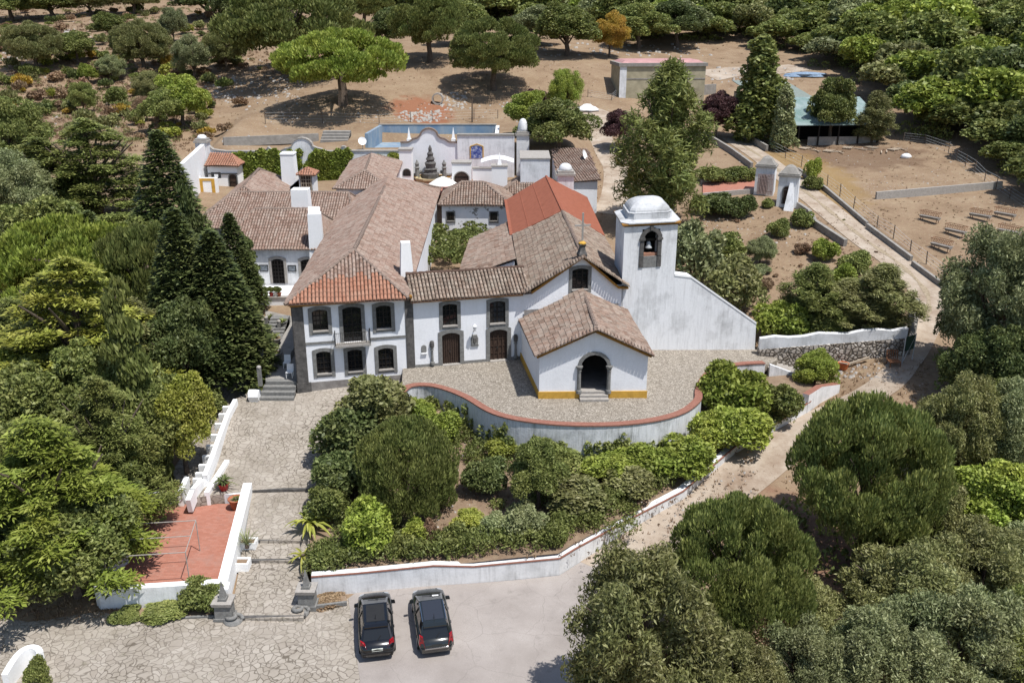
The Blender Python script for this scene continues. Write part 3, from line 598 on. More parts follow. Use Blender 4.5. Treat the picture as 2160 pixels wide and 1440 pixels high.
# ================================================================ linking wing with the two portals
sL1 = 17.1
link = thing('linking_wing', FAC.P(12.5, 0, 0), 'low white wing with two wooden portals between the house and the church', 'house wing')
lw = [pxwin(933, 642, 965, 685), pxwin(1033, 636, 1066, 680)]; dw = [pxwin(932, 703, 971, 767), pxwin(1033, 696, 1070, 759)]
b = MB(); FAC.wall(b, sP, sL1, -.5, 5.45, [hole(*q) for q in lw + dw])
b.face([FAC.P(sP, -4.4, 5.2), FAC.P(sL1, -4.4, 5.2), FAC.P(sL1, -4.4, 0), FAC.P(sP, -4.4, 0)]); b.build('wall', M['white'], link)
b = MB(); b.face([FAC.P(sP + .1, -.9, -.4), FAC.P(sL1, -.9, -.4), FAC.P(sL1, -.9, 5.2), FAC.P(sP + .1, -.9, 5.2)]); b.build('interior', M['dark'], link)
for q in lw: window(FAC, link, *q, fw=.26, rise=.12)
for i, q in enumerate(dw):
    f = window(FAC, link, *q, fw=.3, rise=.2, door=True, name='portal', cols=8 if i == 0 else 4, rows=1 if i == 0 else 4, bars='wood_door', depth=-.2)
    b = MB(); FAC.box(b, q[0] - .12, q[0] - .04, -.14, -.1, .95, 1.1); b.build('handle', M['iron'], f)
    b = MB(); FAC.box(b, q[0] - q[1] / 2, q[0] + q[1] / 2, -.2, .22, -.3, .05); b.build('threshold', M['stone_pale'], f)
b = MB(); gaps = [sP + .12, dw[0][0] - dw[0][1] / 2 - .3, dw[0][0] + dw[0][1] / 2 + .3, dw[1][0] - dw[1][1] / 2 - .3, dw[1][0] + dw[1][1] / 2 + .3, sL1]
for i in (0, 2, 4): b = MB(); FAC.box(b, gaps[i], gaps[i + 1], 0, .04, -.5, .22); b.build('plinth', M['stone'], link)
b = MB(); FAC.box(b, sP + .05, sL1, -.05, .22, 5.18, 5.31); FAC.box(b, sP + .05, sL1, -.05, .34, 5.31, 5.43); b.build('cornice', M['ochre_dark'], link)
b = MB(); e0, e1 = FAC.P(sP - .1, .5, 5.45), FAC.P(sL1 + .6, .5, 5.45); r0, r1 = FAC.P(sP - .1, -2.1, 6.75), FAC.P(sL1 + .6, -2.1, 6.75)
roof_plane(b, [e0, e1, r1, r0], (0, 1)); roof_plane(b, [FAC.P(sL1 + .6, -4.5, 5.5), FAC.P(sP - .1, -4.5, 5.5), r0, r1], (0, 1)); ridge(b, r0, r1)
b.build('roof', [M['tile_brown'], M['underlay'], M['ridge']], link)
# ================================================================ church
church = thing('church', FAC.P(21, 0, 0), 'white gabled church with a brown tiled front roof and stone cross', 'church')
sA, zA = fp(1228, 541); sR, zR = 25.6, 5.5; zE = 5.45
cw = pxwin(1207, 567, 1240, 609)
b = MB(); h = hole(*cw)
outline = [(sL1, -.4), (25.2, -.9), (25.2, 5.4), (24.6, 5.5), (sA, zA - .1), (sL1 + 1.2, 5.6), (sL1, 5.4)]
# facade built in columns around the window
def topz(s_):
    pts_ = [(sL1, 5.38), (sL1 + 1.2, 5.6), (sA, zA - .1), (24.6, 5.5), (25.2, 5.4)]
    for (a, za), (c, zc) in zip(pts_, pts_[1:]):
        if a <= s_ <= c + 1e-6: return za + (zc - za) * (s_ - a) / (c - a)
xs = [sL1, sL1 + 1.2, h[0], sA, h[1], 24.6, 25.2]
for a, c in zip(xs, xs[1:]):
    if a >= h[0] - 1e-6 and c <= h[1] + 1e-6:
        FAC.poly(b, [(a, -.9), (c, -.9), (c, h[2]), (a, h[2])], 0); FAC.poly(b, [(a, h[3]), (c, h[3]), (c, topz(c)), (a, topz(a))], 0)
    else: FAC.poly(b, [(a, -.9), (c, -.9), (c, topz(c)), (a, topz(a))], 0)
for (p, q) in [((h[0], h[2]), (h[0], h[3])), ((h[1], h[3]), (h[1], h[2])), ((h[0], h[3]), (h[1], h[3])), ((h[1], h[2]), (h[0], h[2]))]:
    b.face([FAC.P(p[0], 0, p[1]), FAC.P(q[0], 0, q[1]), FAC.P(q[0], -.3, q[1]), FAC.P(p[0], -.3, p[1])])
CA = at(1228, 540, 8.2); CR = at(1152, 373, 8.2); cl0 = FAC.P(sL1 - .1, .1, 5.4); cr0 = FAC.P(25.5, .1, 5.35)
cl1 = at(1068, 432, 5.7); cr1 = Vector((2 * CR.x - cl1.x + .3, CR.y + 1.0, 5.7)); cl1.y = CR.y - .5
CA = FAC.P(sA, .35, zA + .05); CR.z = CA.z + .1; CR = at(1152, 373, CR.z)
for a, c in ((Vector((cl1.x + .3, cl1.y, 0)), FAC.P(sL1, 0, 0)), (FAC.P(25.2, 0, 0), Vector((cr1.x - .3, cr1.y, 0)))):
    b.face([Vector((a.x, a.y, -1)), Vector((c.x, c.y, -1)), Vector((c.x, c.y, 5.3)), Vector((a.x, a.y, 5.5))])
b.face([Vector((cl1.x + .3, cl1.y, -1)), Vector((cr1.x - .3, cr1.y, -1)), Vector((cr1.x - .3, cr1.y, 5.5)), Vector((CR.x, CR.y, 8.0)), Vector((cl1.x + .3, cl1.y, 5.5))]); b.build('wall', M['white'], church)
window(FAC, church, *cw, fw=.25, rise=.14, depth=-.2, cols=3, rows=5)
mid = lambda p, q, f: Vector(p).lerp(Vector(q), f)
fR = .47; c_r, c_l, c_rr = mid(CA, CR, fR), mid(cl0, cl1, fR * 1.12), mid(cr0, cr1, fR * 1.0)
b = MB(); kick = FAC.P(sL1 - .1, .45, 5.42)
roof_plane(b, [c_l, cl0 + FAC.n * .35, CA, c_r], (0, 1)); roof_plane(b, [cr0 + FAC.n * .35, c_rr, c_r, CA], (0, 1)); ridge(b, CA, c_r, .16, 2)
# verge tiles along the gable, laid end-on
for p, q in ((cl0 + FAC.n * .5 + Vector((0, 0, .1)), CA + FAC.n * .12 + Vector((0, 0, .06))), (CA + FAC.n * .12 + Vector((0, 0, .06)), cr0 + FAC.n * .5 + Vector((0, 0, .1)))):
    n_ = int((q - p).length / .24)
    for k in range(n_):
        c = p.lerp(q, (k + .5) / n_); uv = (k * .37 + .11, .4); d = (q - p).normalized(); up = Vector((0, 0, 1)); row = []
        for o_, r_ in ((FAC.n * .1 + Vector((0, 0, -.05)), .11), (FAC.n * -.35 + Vector((0, 0, .06)), .1)):
            for a in (-1, -.6, 0, .6, 1): row.append(c + o_ + d * r_ * a + up * r_ * .9 * math.sqrt(max(0, 1 - a * a)))
        for a in range(4): b.face([row[a], row[a + 1], row[a + 6], row[a + 5]], 0, uv)
        b.face([row[4], row[3], row[2], row[1], row[0]], 0, uv)
b.build('roof', [M['tile_brown'], M['underlay'], M['ridge']], church)
b = MB(); up = Vector((0, 0, .06))
A_, B_, C_, D_ = c_l + up, c_r + up * 2, CR + up * 2, cl1 + up
b.hexa([p - Vector((0, 0, .12)) for p in (A_, B_, C_, D_)], [A_, B_, C_, D_]); E_, F_ = c_rr + up, cr1 + up
b.hexa([p - Vector((0, 0, .12)) for p in (B_, E_, F_, C_)], [B_ + Vector((0, 0, .003)), E_, F_, C_ + Vector((0, 0, .003))])
for f in (.33, .66):
    b.bar(mid(A_, B_, f), mid(D_, C_, f), .07, .05)
b.bar(B_, C_, .2, .1); b.bar(A_, D_, .5, .05)
b.build('red_roof', M['membrane'], church)
b = MB()
for (p, q) in (((sL1 + .6, 5.45), (sA, zA + .12)), ((sA, zA + .12), (24.7, 5.42)), ((24.7, 5.42), (25.5, 5.33))):
    b.bar(FAC.P(p[0], .14, p[1] - .1), FAC.P(q[0], .14, q[1] - .1), .3, .17)
b.build('cornice', M['ochre_dark'], church)
b = MB(); c0 = FAC.P(sA, -.05, zA + .2); z = c0.z; b.lathe((c0.x, c0.y, 0), [(.42, z - .3), (.46, z), (.4, z + .12), (.3, z + .3), (.25, z + .55), (.36, z + .75), (.3, z + .8)], 4, 0, rot=.8 + .227)
fin = b.build('finial', M['stone_dark'], church); b = MB(); b.bar((c0.x, c0.y, z + .8), (c0.x, c0.y, z + 3.15), .13); b.bar(c0 + FAC.t * -.62 + Vector((0, 0, 2.2)), c0 + FAC.t * .62 + Vector((0, 0, 2.2)), .12); b.build('cross', M['stone_pale'], fin)
b = MB(); b.lathe((c0.x, c0.y, 0), [(.3, z + .78), (.3, z + .86), (.1, z + 1.0)], 8); b.build('cross_base', M['ochre'], fin)
# ================================================================ porch
pF = Fr((1.89, 57.78), (1, .021)); pw = 7.5; pe = 3.25
q = [pF.P(0, 0, 0), pF.P(pw, 0, 0), FAC.P(25.0, -.02, 0), FAC.P(17.0, -.02, 0)]
porch = thing('church_porch', pF.P(pw / 2, 0, 0), 'small white porch with pitched brown tiles and an arched entrance on the cobbles', 'porch')
oc = pF.px(1252, 820)[0]; ow = 1.95; oz0, oz1 = .5, 3.3
pa = pF.px(1251, 693); zp = 5.1
b = MB()
def ptop(s_): return pe + (zp - pe) * (1 - abs(s_ - pw / 2) / (pw / 2))
O_ = arch(ow, oz0, oz1, ow / 2 - .02, 12)
cols = [(0, 0)] ; xs = [0, oc - ow / 2] + [oc + p[0] for p in O_[2:-2]] + [oc + ow / 2, pw]; xs = sorted(set(xs + [pw / 2]))
def oz(s_):
    if abs(s_ - oc) >= ow / 2 - 1e-6: return oz1 - ow / 2
    return oz1 - ow / 2 + math.sqrt(max(0, (ow / 2) ** 2 - (s_ - oc) ** 2))
for a, c in zip(xs, xs[1:]):
    if a >= oc - ow / 2 - 1e-6 and c <= oc + ow / 2 + 1e-6: pF.poly(b, [(a, oz(a)), (c, oz(c)), (c, ptop(c)), (a, ptop(a))], 0); pF.poly(b, [(a, -.4), (c, -.4), (c, oz0), (a, oz0)], 0)
    else: pF.poly(b, [(a, -.4), (c, -.4), (c, ptop(c)), (a, ptop(a))], 0)
for p, c in zip(O_, O_[1:]): b.face([pF.P(oc + p[0], 0, p[1]), pF.P(oc + c[0], 0, c[1]), pF.P(oc + c[0], -.55, c[1]), pF.P(oc + p[0], -.55, p[1])])
b.face([q[3], q[0], q[0] + Vector((0, 0, pe)), q[3] + Vector((0, 0, pe))]); b.face([q[1] - Vector((0, 0, 1)), q[2] - Vector((0, 0, 1)), q[2] + Vector((0, 0, pe)), q[1] + Vector((0, 0, pe))])
b.build('wall', M['white'], porch)
b = MB(); b.face([pF.P(.2, -.55, .45), pF.P(pw - .2, -.55, .45), FAC.P(24.6, .1, .45), FAC.P(17.3, .1, .45)]); b.face([FAC.P(17.2, .12, .4), FAC.P(24.8, .12, .4), FAC.P(24.8, .12, 4), FAC.P(17.2, .12, 4)]); b.build('interior', M['plinth'], porch)
b = MB(); frame_ring(pF, b, oc, ow - .1, oz0, oz1 - .04, .24, ow / 2 - .07, .0, .09)
for s_ in (-1, 1):
    x = oc + s_ * (ow / 2 + .06); c = pF.P(x, .06, 0); zs = oz1 - ow / 2
    b.lathe((c.x, c.y, 0), [(.2, oz0 - .1), (.2, oz0 + .12), (.14, oz0 + .16), (.12, zs - .3), (.16, zs - .26), (.13, zs - .2), (.2, zs - .06), (.24, zs + .04), (.24, zs + .12)], 10)
b.build('arch_frame', M['stone'], porch)
b = MB(); gap0, gap1 = oc - 1.0, oc + 1.02
pF.box(b, -.06, gap0, 0, .07, -.45, .52); b.build('plinth', M['ochre'], porch); b = MB(); pF.box(b, gap1, pw + .06, 0, .07, -.75, .52); b.build('plinth', M['ochre'], porch); b = MB()
b.bar(q[0] + Vector((-.03, .1, .06)), q[3] + Vector((-.03, 0, .06)), .07, .9); b.build('plinth', M['ochre'], porch)
b = MB(); pF.box(b, gap0 + .02, gap1 - .02, -.5, .05, .1, .5); pF.box(b, gap0 + .02, gap1 - .02, .05, .35, -.1, .33); pF.box(b, gap0 + .02, gap1 - .02, .35, .68, -.2, .17); b.build('steps', M['stone_pale'], porch)
b = MB(); ov = .42; n0 = pF.n * ov; zr = zp + .12
e = [pF.P(-.38, ov, pe + .02), FAC.P(16.75, .02, pe + .02 + .05), FAC.P(sA + .1, .02, zr + .05), pF.P(pw / 2 + .1, ov, zr)]
f_ = [pF.P(pw + .38, ov, pe + .02), FAC.P(25.6, .02, pe + .0)]
roof_plane(b, [e[1], e[0], e[3], e[2]], (0, 1), pitch=.3); roof_plane(b, [f_[0], f_[1], e[2], e[3]], (0, 1), pitch=.3); ridge(b, e[3], e[2], .15, 2)
for p, q_ in ((e[0], e[3]), (e[3], f_[0])):
    p = p + Vector((0, 0, .06)); q_ = q_ + Vector((0, 0, .06)); n_ = int((q_ - p).length / .26); d = (q_ - p).normalized()
    for k in range(n_):
        c = p.lerp(q_, (k + .5) / n_); row = []
        for o_, r_ in ((pF.n * .12 - Vector((0, 0, .05)), .12), (pF.n * -.36 + Vector((0, 0, .07)), .105)):
            for a in (-1, -.6, 0, .6, 1): row.append(c + o_ + d * r_ * a + Vector((0, 0, r_ * .9 * math.sqrt(max(0, 1 - a * a)))))
        for a in range(4): b.face([row[a], row[a + 1], row[a + 6], row[a + 5]], 0, (k * .37, .9))
        b.face([row[4], row[3], row[2], row[1], row[0]], 0, (k * .37, .9))
b.build('roof', [M['tile_old'], M['underlay'], M['ridge']], porch)
b = MB()
for p, c in (((-.2, pe), (pw / 2, zp + .04)), ((pw / 2, zp + .04), (pw + .2, pe))): b.bar(pF.P(p[0], .16, p[1] - .08), pF.P(c[0], .16, c[1] - .08), .32, .16)
b.build('cornice', M['ochre_dark'], porch)
# ================================================================ bell tower and the sloping wall beside it
tl, tr, tz = 25.05, 29.4, 10.0; td = 4.6
TDV = at(1297, 447, 10.3) - FAC.P(tl - .25, .25, 10.3); TDV = V3(TDV.x, TDV.y + .25, 0) / (TDV.y + .25) * td
def TP(a, d, z): return FAC.P(a, 0, z) + TDV * (-d / td)
tower = thing('bell_tower', FAC.P(27.2, 0, -.6), 'square white bell tower with a domed cap and arched belfry opening', 'bell tower')
aw = 1.25; ac, az0 = fp(1370, 563); az1 = fp(1371, 486)[1]
b = MB(); FAC.wall(b, tl, tr, -1.4, tz, [(ac - aw / 2 - .1, ac + aw / 2 + .1, az0, az1 + .1)], depth=.9)
for a, c in (((tl, -td), (tl, 0)), ((tr, 0), (tr, -td)), ((tr, -td), (tl, -td))): b.face([TP(a[0], a[1], -1.4), TP(c[0], c[1], -1.4), TP(c[0], c[1], tz), TP(a[0], a[1], tz)])
b.build('shaft', M['white_old'], tower)
b = MB(); frame_ring(FAC, b, ac, aw - .1, az0 + .9, az1 - .05, .3, aw / 2 - .08, .0, .09); FAC.box(b, ac - aw / 2 - .28, ac - aw / 2 + .06, 0, .07, az0, az0 + .9); FAC.box(b, ac + aw / 2 - .06, ac + aw / 2 + .28, 0, .07, az0, az0 + .9)
for s_ in (-1, 1): FAC.box(b, ac + s_ * .72 - .22, ac + s_ * .72 + .22, 0, .16, az1 - aw / 2 - .12, az1 - aw / 2 + .06)
FAC.box(b, ac - .12, ac + .12, .05, .15, az1 + .02, az1 + .42); b.build('belfry_frame', M['stone_dark'], tower)
b = MB(); FAC.box(b, ac - aw / 2 - .05, ac + aw / 2 + .05, -.5, .02, az0 - .02, az0 + .85); b.build('belfry_parapet', M['stone'], tower)
b = MB(); FAC.box(b, ac - aw / 2 - .05, ac + aw / 2 + .05, -.55, -.1, az0 + .86, az0 + 1.08); b.build('belfry_coping', M['tile_new'], tower)
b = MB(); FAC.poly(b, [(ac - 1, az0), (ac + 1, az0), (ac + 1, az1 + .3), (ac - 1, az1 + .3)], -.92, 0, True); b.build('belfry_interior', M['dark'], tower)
b = MB()
for g_, z0_, z1_ in ((.1, tz + .06, tz + .14), (.2, tz + .141, tz + .24)):
    q4 = ((tl - g_, g_), (tr + g_, g_), (tr + g_, -td - g_), (tl - g_, -td - g_)); b.hexa([TP(*q_, z0_) for q_ in q4], [TP(*q_, z1_) for q_ in q4])
b.build('cornice', M['ochre_dark'], tower)
b = MB(); cx, cy = (tl + tr) / 2, -td / 2
def ring4(hx, hy, z, n=6, rnd=0.):
    out = []
    for k in range(4 * n):
        a = 2 * math.pi * (k + .5) / (4 * n); ca, sa = math.cos(a), math.sin(a); sq = 1 / max(abs(ca), abs(sa)); r = sq * (1 - rnd) + rnd
        out.append(TP(cx + hx * ca * r, cy + hy * sa * r, z))
    return out
b.loft([ring4(2.42, td / 2 + .25, tz + .241), ring4(2.42, td / 2 + .25, tz + .32), ring4(2.0, td / 2 - .15, tz + .4), ring4(1.82, td / 2 - .35, tz + .44), ring4(1.76, td / 2 - .4, tz + .86), ring4(1.8, td / 2 - .38, tz + .92)] + [ring4(1.66 * math.cos(a), (td / 2 - .5) * math.cos(a), tz + .925 + .88 * math.sin(a), 6, .0 + .2 * math.sin(a) ** 6) for a in np.linspace(0.02, 1.42, 9)])
b.build('dome', M['dome_stain'], tower)
bell = thing('church_bell', FAC.P(ac, -.45, az0 + 2.0), 'small pale bronze bell hanging in the tower opening', 'bell')
b = MB(); c = FAC.P(ac, -.45, 0); z = az0 + 1.42; b.lathe((c.x, c.y, 0), [(.3, z), (.27, z + .08), (.19, z + .2), (.16, z + .42), (.08, z + .52), (.01, z + .53)], 14); b.build('bell_body', M['metal'], bell, True)
b = MB(); b.bar(FAC.P(ac - .6, -.45, z + .66), FAC.P(ac + .6, -.45, z + .66), .14, .2); b.bar((c.x, c.y, z + .5), (c.x, c.y, z + .62), .06); b.build('headstock', M['wood_dark'], bell)
gw = thing('sloping_wall', FAC.P(33, 0, -1), 'tall stained white wall with sloping top running right from the bell tower', 'wall')
w0, w1, w2 = fp(1421, 582), fp(1458, 586), fp(1595, 683); zt0 = w0[1]
b = MB(); out = [(tr, -1.6), (w2[0] + .15, -1.9), (w2[0], w2[1]), (w1[0], w1[1]), (tr, zt0)]
FAC.poly(b, out, 0); FAC.poly(b, out, -.9, 0, True)
b.face([FAC.P(w2[0] + .15, 0, -1.9), FAC.P(w2[0] + .15, -.9, -1.9), FAC.P(w2[0], -.9, w2[1]), FAC.P(w2[0], 0, w2[1])]); b.build('wall', M['white_old'], gw)
b = MB()
for p, c in ((out[4], out[3]), (out[3], out[2])): b.hexa([FAC.P(p[0], .04, p[1]), FAC.P(c[0], .04, c[1]), FAC.P(c[0], -.95, c[1]), FAC.P(p[0], -.95, p[1])], [FAC.P(p[0], .04, p[1] + .16), FAC.P(c[0], .04, c[1] + .16), FAC.P(c[0], -.95, c[1] + .16), FAC.P(p[0], -.95, p[1] + .16)])
b.build('coping', M['white_clean'], gw)
# ================================================================ things on the facade
def wallthing(name, label, cat, s_, z): return thing(name, FAC.P(s_, 0, z), label, cat)
s_, z = fp(1001, 716); t = wallthing('coat_of_arms', 'grey carved stone coat of arms on the wall between the two portals', 'plaque', s_, z)
b = MB(); FAC.box(b, s_ - .3, s_ + .3, 0, .1, z - .5, z - .4)
b.hexa([FAC.P(s_ + x, 0, z + y) for x, y in ((-.27, -.4), (.27, -.4), (.3, .1), (.18, .42), (-.18, .42), (-.3, .1))], [FAC.P(s_ + x, .12, z + y) for x, y in ((-.24, -.4), (.24, -.4), (.26, .1), (.15, .38), (-.15, .38), (-.26, .1))]); b.build('slab', M['stone'], t)
b = MB(); b.hexa([FAC.P(s_ + x, .121, z + y) for x, y in ((0, -.3), (.15, -.1), (.15, .2), (-.15, .2), (-.15, -.1))], [FAC.P(s_ + x * .7, .17, z + y * .8) for x, y in ((0, -.3), (.15, -.1), (.15, .2), (-.15, .2), (-.15, -.1))]); b.build('shield', M['stone_dark'], t)
s_, z = fp(999, 692); t = wallthing('wall_lantern', 'small pale wall lantern on a bracket above the stone coat of arms', 'lantern', s_, z)
b = MB(); b.bar(FAC.P(s_ - .02, 0, z - .25), FAC.P(s_ - .02, .5, z - .02), .05); b.build('bracket', M['iron'], t)
b = MB(); c = FAC.P(s_, .5, 0); b.lathe((c.x, c.y, 0), [(.08, z - .05), (.17, z + .3), (.19, z + .32), (.05, z + .48), (.02, z + .52)], 6); b.build('lamp_glass', M['white_paint'], t)
for x0, lb in ((912, 'carved grey stone column on the wall left of the slatted wooden portal'), (1087, 'carved grey stone column on the wall right of the panelled wooden portal')):
    yt, yb = (718, 765) if x0 < 1000 else (705, 752)
    s_, z0 = fp(x0, yb); z1 = fp(x0, yt)[1]; t = wallthing('stone_column', lb, 'column', s_, z0); c = FAC.P(s_, .1, 0)
    b = MB(); b.lathe((c.x, c.y, 0), [(.17, z0 - .1), (.17, z0 + .1), (.1, z0 + .16), (.085, z1 - .75), (.14, z1 - .72), (.1, z1 - .6), (.17, z1 - .5)], 8); b.build('shaft', M['stone'], t)
    b = MB(); b.lathe((c.x, c.y, 0), [(.1, z1 - .5), (.17, z1 - .42), (.17, z1 - .12), (.12, z1), (.02, z1 + .03)], 8); b.build('carved_head', M['stone_dark'], t)
s_, z = fp(894, 735); t = wallthing('wall_niche', 'small arched stone niche on the white wall by the dark pilaster', 'niche', s_, z)
b = MB(); b.hexa([FAC.P(s_ + x, 0, z + y) for x, y in arch(.4, -.32, .3, .19, 6)][::-1], [FAC.P(s_ + x, .06, z + y) for x, y in arch(.38, -.3, .28, .18, 6)][::-1]); b.build('slab', M['stone'], t); b = MB(); FAC.box(b, s_ - .22, s_ + .22, 0, .14, z - .4, z - .32); b.build('shelf', M['white_clean'], t)
# ================================================================ west wing, rear wings, courtyard blocks
def simple_block(name, label, cat, eave, r0, r1, tile, z0, flipped=False, wallmat='white_old', inset_=.35, pitch=.27, matf=None):
    t = thing(name, Vector((sum(p[0] for p in eave) / 4, eave[0][1], z0)), label, cat); b = MB(); sh = shrink(eave, inset_)
    block(b, sh, z0 - 1, [p[2] - .02 for p in eave]); b.build('wall', M[wallmat], t)
    hip_roof('roof', t, eave, r0, r1, tile, flipped, pitch=pitch); return t
def V(x, y, z): return Vector((x, y, z))
zA_, yA = 4.6, 81.4
# wing A: lower front range with the garden doors
L0 = at(535, 526, zA_); R0 = at(668, 526, zA_); AR0 = at(537, 441, 7.3); AR1 = at(660, 441, 7.3); dep = (AR0.y - L0.y) * 2
wingA = simple_block('west_wing', 'low white wing with glazed garden doors beside the potted terrace', 'house wing', [V(L0.x - 3.6, yA, zA_), V(R0.x + .5, yA, zA_), V(R0.x + .5, yA + dep, zA_), V(L0.x - 3.6, yA + dep, zA_)], AR0, AR1, 'tile_pink', .6, True)
AF = Fr((L0.x, yA + .36), (1, 0))
for xl, xr, yt, yb in ((572, 602, 546, 597), (634, 664, 547, 599)):
    s0, z1 = AF.px(xl, yt); s1, z0 = AF.px(xr, yb); f = window(AF, wingA, (s0 + s1) / 2, s1 - s0, z0, z1, fw=.26, rise=.2, door=True, name='garden_door', panem='dark', rows=6, cols=2, depth=.012, stone_='stone_pale', bars='wood_dark')
c3 = at(667, 530, 4.6); ch = chimney(wingA, AF.px(667, 528)[0] + L0.x, yA + .75, 1.35, 1.3, 3.6, 7.9, .86, .12, 'hood')
# wing B
zB = 4.9; B0 = at(493, 406, 7.45); B1 = at(735, 406, 7.45); yB0 = AR0.y + 2.2
wingB = simple_block('middle_wing', 'long tiled range running behind the low garden wing with a broad white chimney', 'house wing', [V(B0.x - 3.3, yB0, zB), V(B1.x + 1.5, yB0, zB), V(B1.x + 1.5, 2 * B0.y - yB0, zB), V(B0.x - 3.3, 2 * B0.y - yB0, zB)], B0, B1, 'tile_pink', 2, True)
c2 = at(629, 440, 7.2); chimney(wingB, c2.x + .1, 88.6, 1.75, 1.5, 5.5, 8.95, .93, 0, 'none')
# wing C
C1 = at(546, 356, 7.5); crr = at(619, 384, 5.2); cFl = V(B0.x - 3.4, B0.y + .5, 5.2)
wingC = simple_block('rear_left_wing', 'pink tiled wing with a high hipped end in front of the ivy wall', 'house wing', [cFl, V(2 * B0.x - cFl.x + 1.2, B0.y + .6, 5.2), V(crr.x, C1.y + 4, 5.2), V(2 * C1.x - crr.x, C1.y + 4, 5.2)], V(B0.x + .1, B0.y + 3.4, 7.45), C1, 'tile_pink', 3)
c1 = at(602, 385, 6); chimney(wingC, c1.x + .1, C1.y + 1.2, 1.75, 1.7, 4.6, 9.3, .9, 0, 'flat')
# stair turret with glazed doors
d0 = atY(648, 403, 108); tur = thing('stair_turret', (d0.x, 108, 4), 'small square turret with tiled cap and dark glazed doors', 'turret')
b = MB(); b.box(d0.x - .9, d0.x + .9, 108, 110, 3, 7.0); b.build('wall', M['white_clean'], tur)
TF = Fr((d0.x, 107.99), (1, 0)); window(TF, tur, -.05, 1.25, 5.1, 6.85, fw=.1, rise=0, door=True, cols=2, rows=4, depth=.02, name='glazed_door', bars='wood_pale')
b = MB(); ap = V(d0.x, 109, 7.75); cs = [V(d0.x - 1.2, 107.7, 7), V(d0.x + 1.2, 107.7, 7), V(d0.x + 1.2, 110.3, 7), V(d0.x - 1.2, 110.3, 7)]
for i in range(4): roof_plane(b, [cs[i], cs[(i + 1) % 4], ap], (0, 1), pitch=.3)
b.build('roof', [M['tile_new'], M['underlay']], tur)
b = MB(); b.face([V(d0.x - .9, 108.2, 6.4), V(d0.x - 3, 108.2, 4.8), V(d0.x - .9, 108.2, 4.4)]); b.hexa([V(d0.x - 2.9, 108.2, 4.2), V(d0.x - .9, 108.2, 4.2), V(d0.x - .9, 108.5, 4.2), V(d0.x - 2.9, 108.5, 4.2)], [V(d0.x - 2.9, 108.2, 4.9), V(d0.x - .9, 108.2, 6.5), V(d0.x - .9, 108.5, 6.5), V(d0.x - 2.9, 108.5, 4.9)]); b.build('side_buttress', M['white'], tur)
# block D
D0 = atY(770, 359, 100); D1 = atY(784, 328, 112); zD = D0.z - 1.5
D1.z = D0.z
wingD = simple_block('rear_hall', 'tiled hall with a small front hip standing behind the long house', 'house wing', [V(D0.x - 3.1, 96.8, zD), V(D0.x + 3.3, 96.8, zD), V(D1.x + 3.4, 115.5, zD), V(D1.x - 3.3, 115.5, zD)], D0, D1, 'tile_pink', 3)
# north courtyard block
zN = 5.3; N0 = at(931, 433, zN); N1 = at(1074, 431, zN); n0 = at(973, 384, 7.1); n1 = at(1020, 383, 7.1); yN = N0.y
north = simple_block('courtyard_block', 'white peeling courtyard building with two small windows', 'house wing', [V(N0.x - .4, yN, zN), V(N1.x + .4, yN, zN), V(N1.x + .4, 2 * n0.y - yN, zN), V(N0.x - .4, 2 * n0.y - yN, zN)], n0, V(n1.x, n0.y, 7.1), 'tile_old', 1, True, 'peeling', .4, .3)
NF = Fr((N0.x, yN + .38), (1, 0))
for x0 in (950, 1041):
    s0, z1 = NF.px(x0 - 7, 448); s1, z0 = NF.px(x0 + 8, 465); window(NF, north, (s0 + s1) / 2, s1 - s0, z0, z1, fw=.14, rise=0, cols=4, rows=4, depth=.015)
# lean-to on the church side
le = [at(963, 585, 3.9), at(1088, 548, 5.5), at(1072, 466, 5.5), at(990, 508, 3.9)]
lean = thing('church_annex', le[0] * .5 + le[1] * .5, 'lean-to tiled annex against the left side of the church', 'annex'); lean_b = MB()
roof_plane(lean_b, [le[3], le[0], le[1], le[2]], (0, 1), pitch=.28); lean_b.build('roof', [M['tile_old'], M['underlay']], lean)
b = MB(); i_ = [le[0] + V(.3, .2, -.2), le[1] + V(-.1, .2, -.2), le[2] + V(-.1, -.2, -.2), le[3] + V(.3, -.2, -.2)]; b.hexa([V(p.x, p.y, -.3) for p in i_], i_); b.build('wall', M['white_old'], lean)
# ================================================================ front walls
def pole(b, p, h, r=.05, m=0): b.tube([p, Vector(p) + Vector((0, 0, h))], r, 6, m)
hts = [1.28, 1.28, 1.34, 1.1, 1.12, 1.12, .85, .65, .6, .62, .85]
t = thing('car_park_wall', WALLBASE[2], 'low white retaining wall with a broad rough top bounding the car park and lower track', 'retaining wall')
b = MB(); wall_run(b, WALLBASE, .52, lambda k: WALLBASE[k].z + hts[k], lambda k: WALLBASE[k].z - .8, 0, 0); b.build('wall', M['white_old'], t)
b = MB()
for i in range(len(WALLBASE) - 1): b.bar(WALLBASE[i] + Vector((0, 0.02, hts[i] + .01)), WALLBASE[i + 1] + Vector((0, .02, hts[i + 1] + .01)), .09, .07)
b.build('coping_line', M['coping'], t)
b = MB(); P = [G(1702, 872), G(1730, 850), G(1752, 838), G(1770, 828)]; hh = [1.5, 1.35, 1.0, .7]
wall_run(b, P, .5, lambda k: P[k].z + hh[k], lambda k: P[k].z - .6, 0, 1); b.build('scroll_end', [M['white_old'], M['coping']], t)
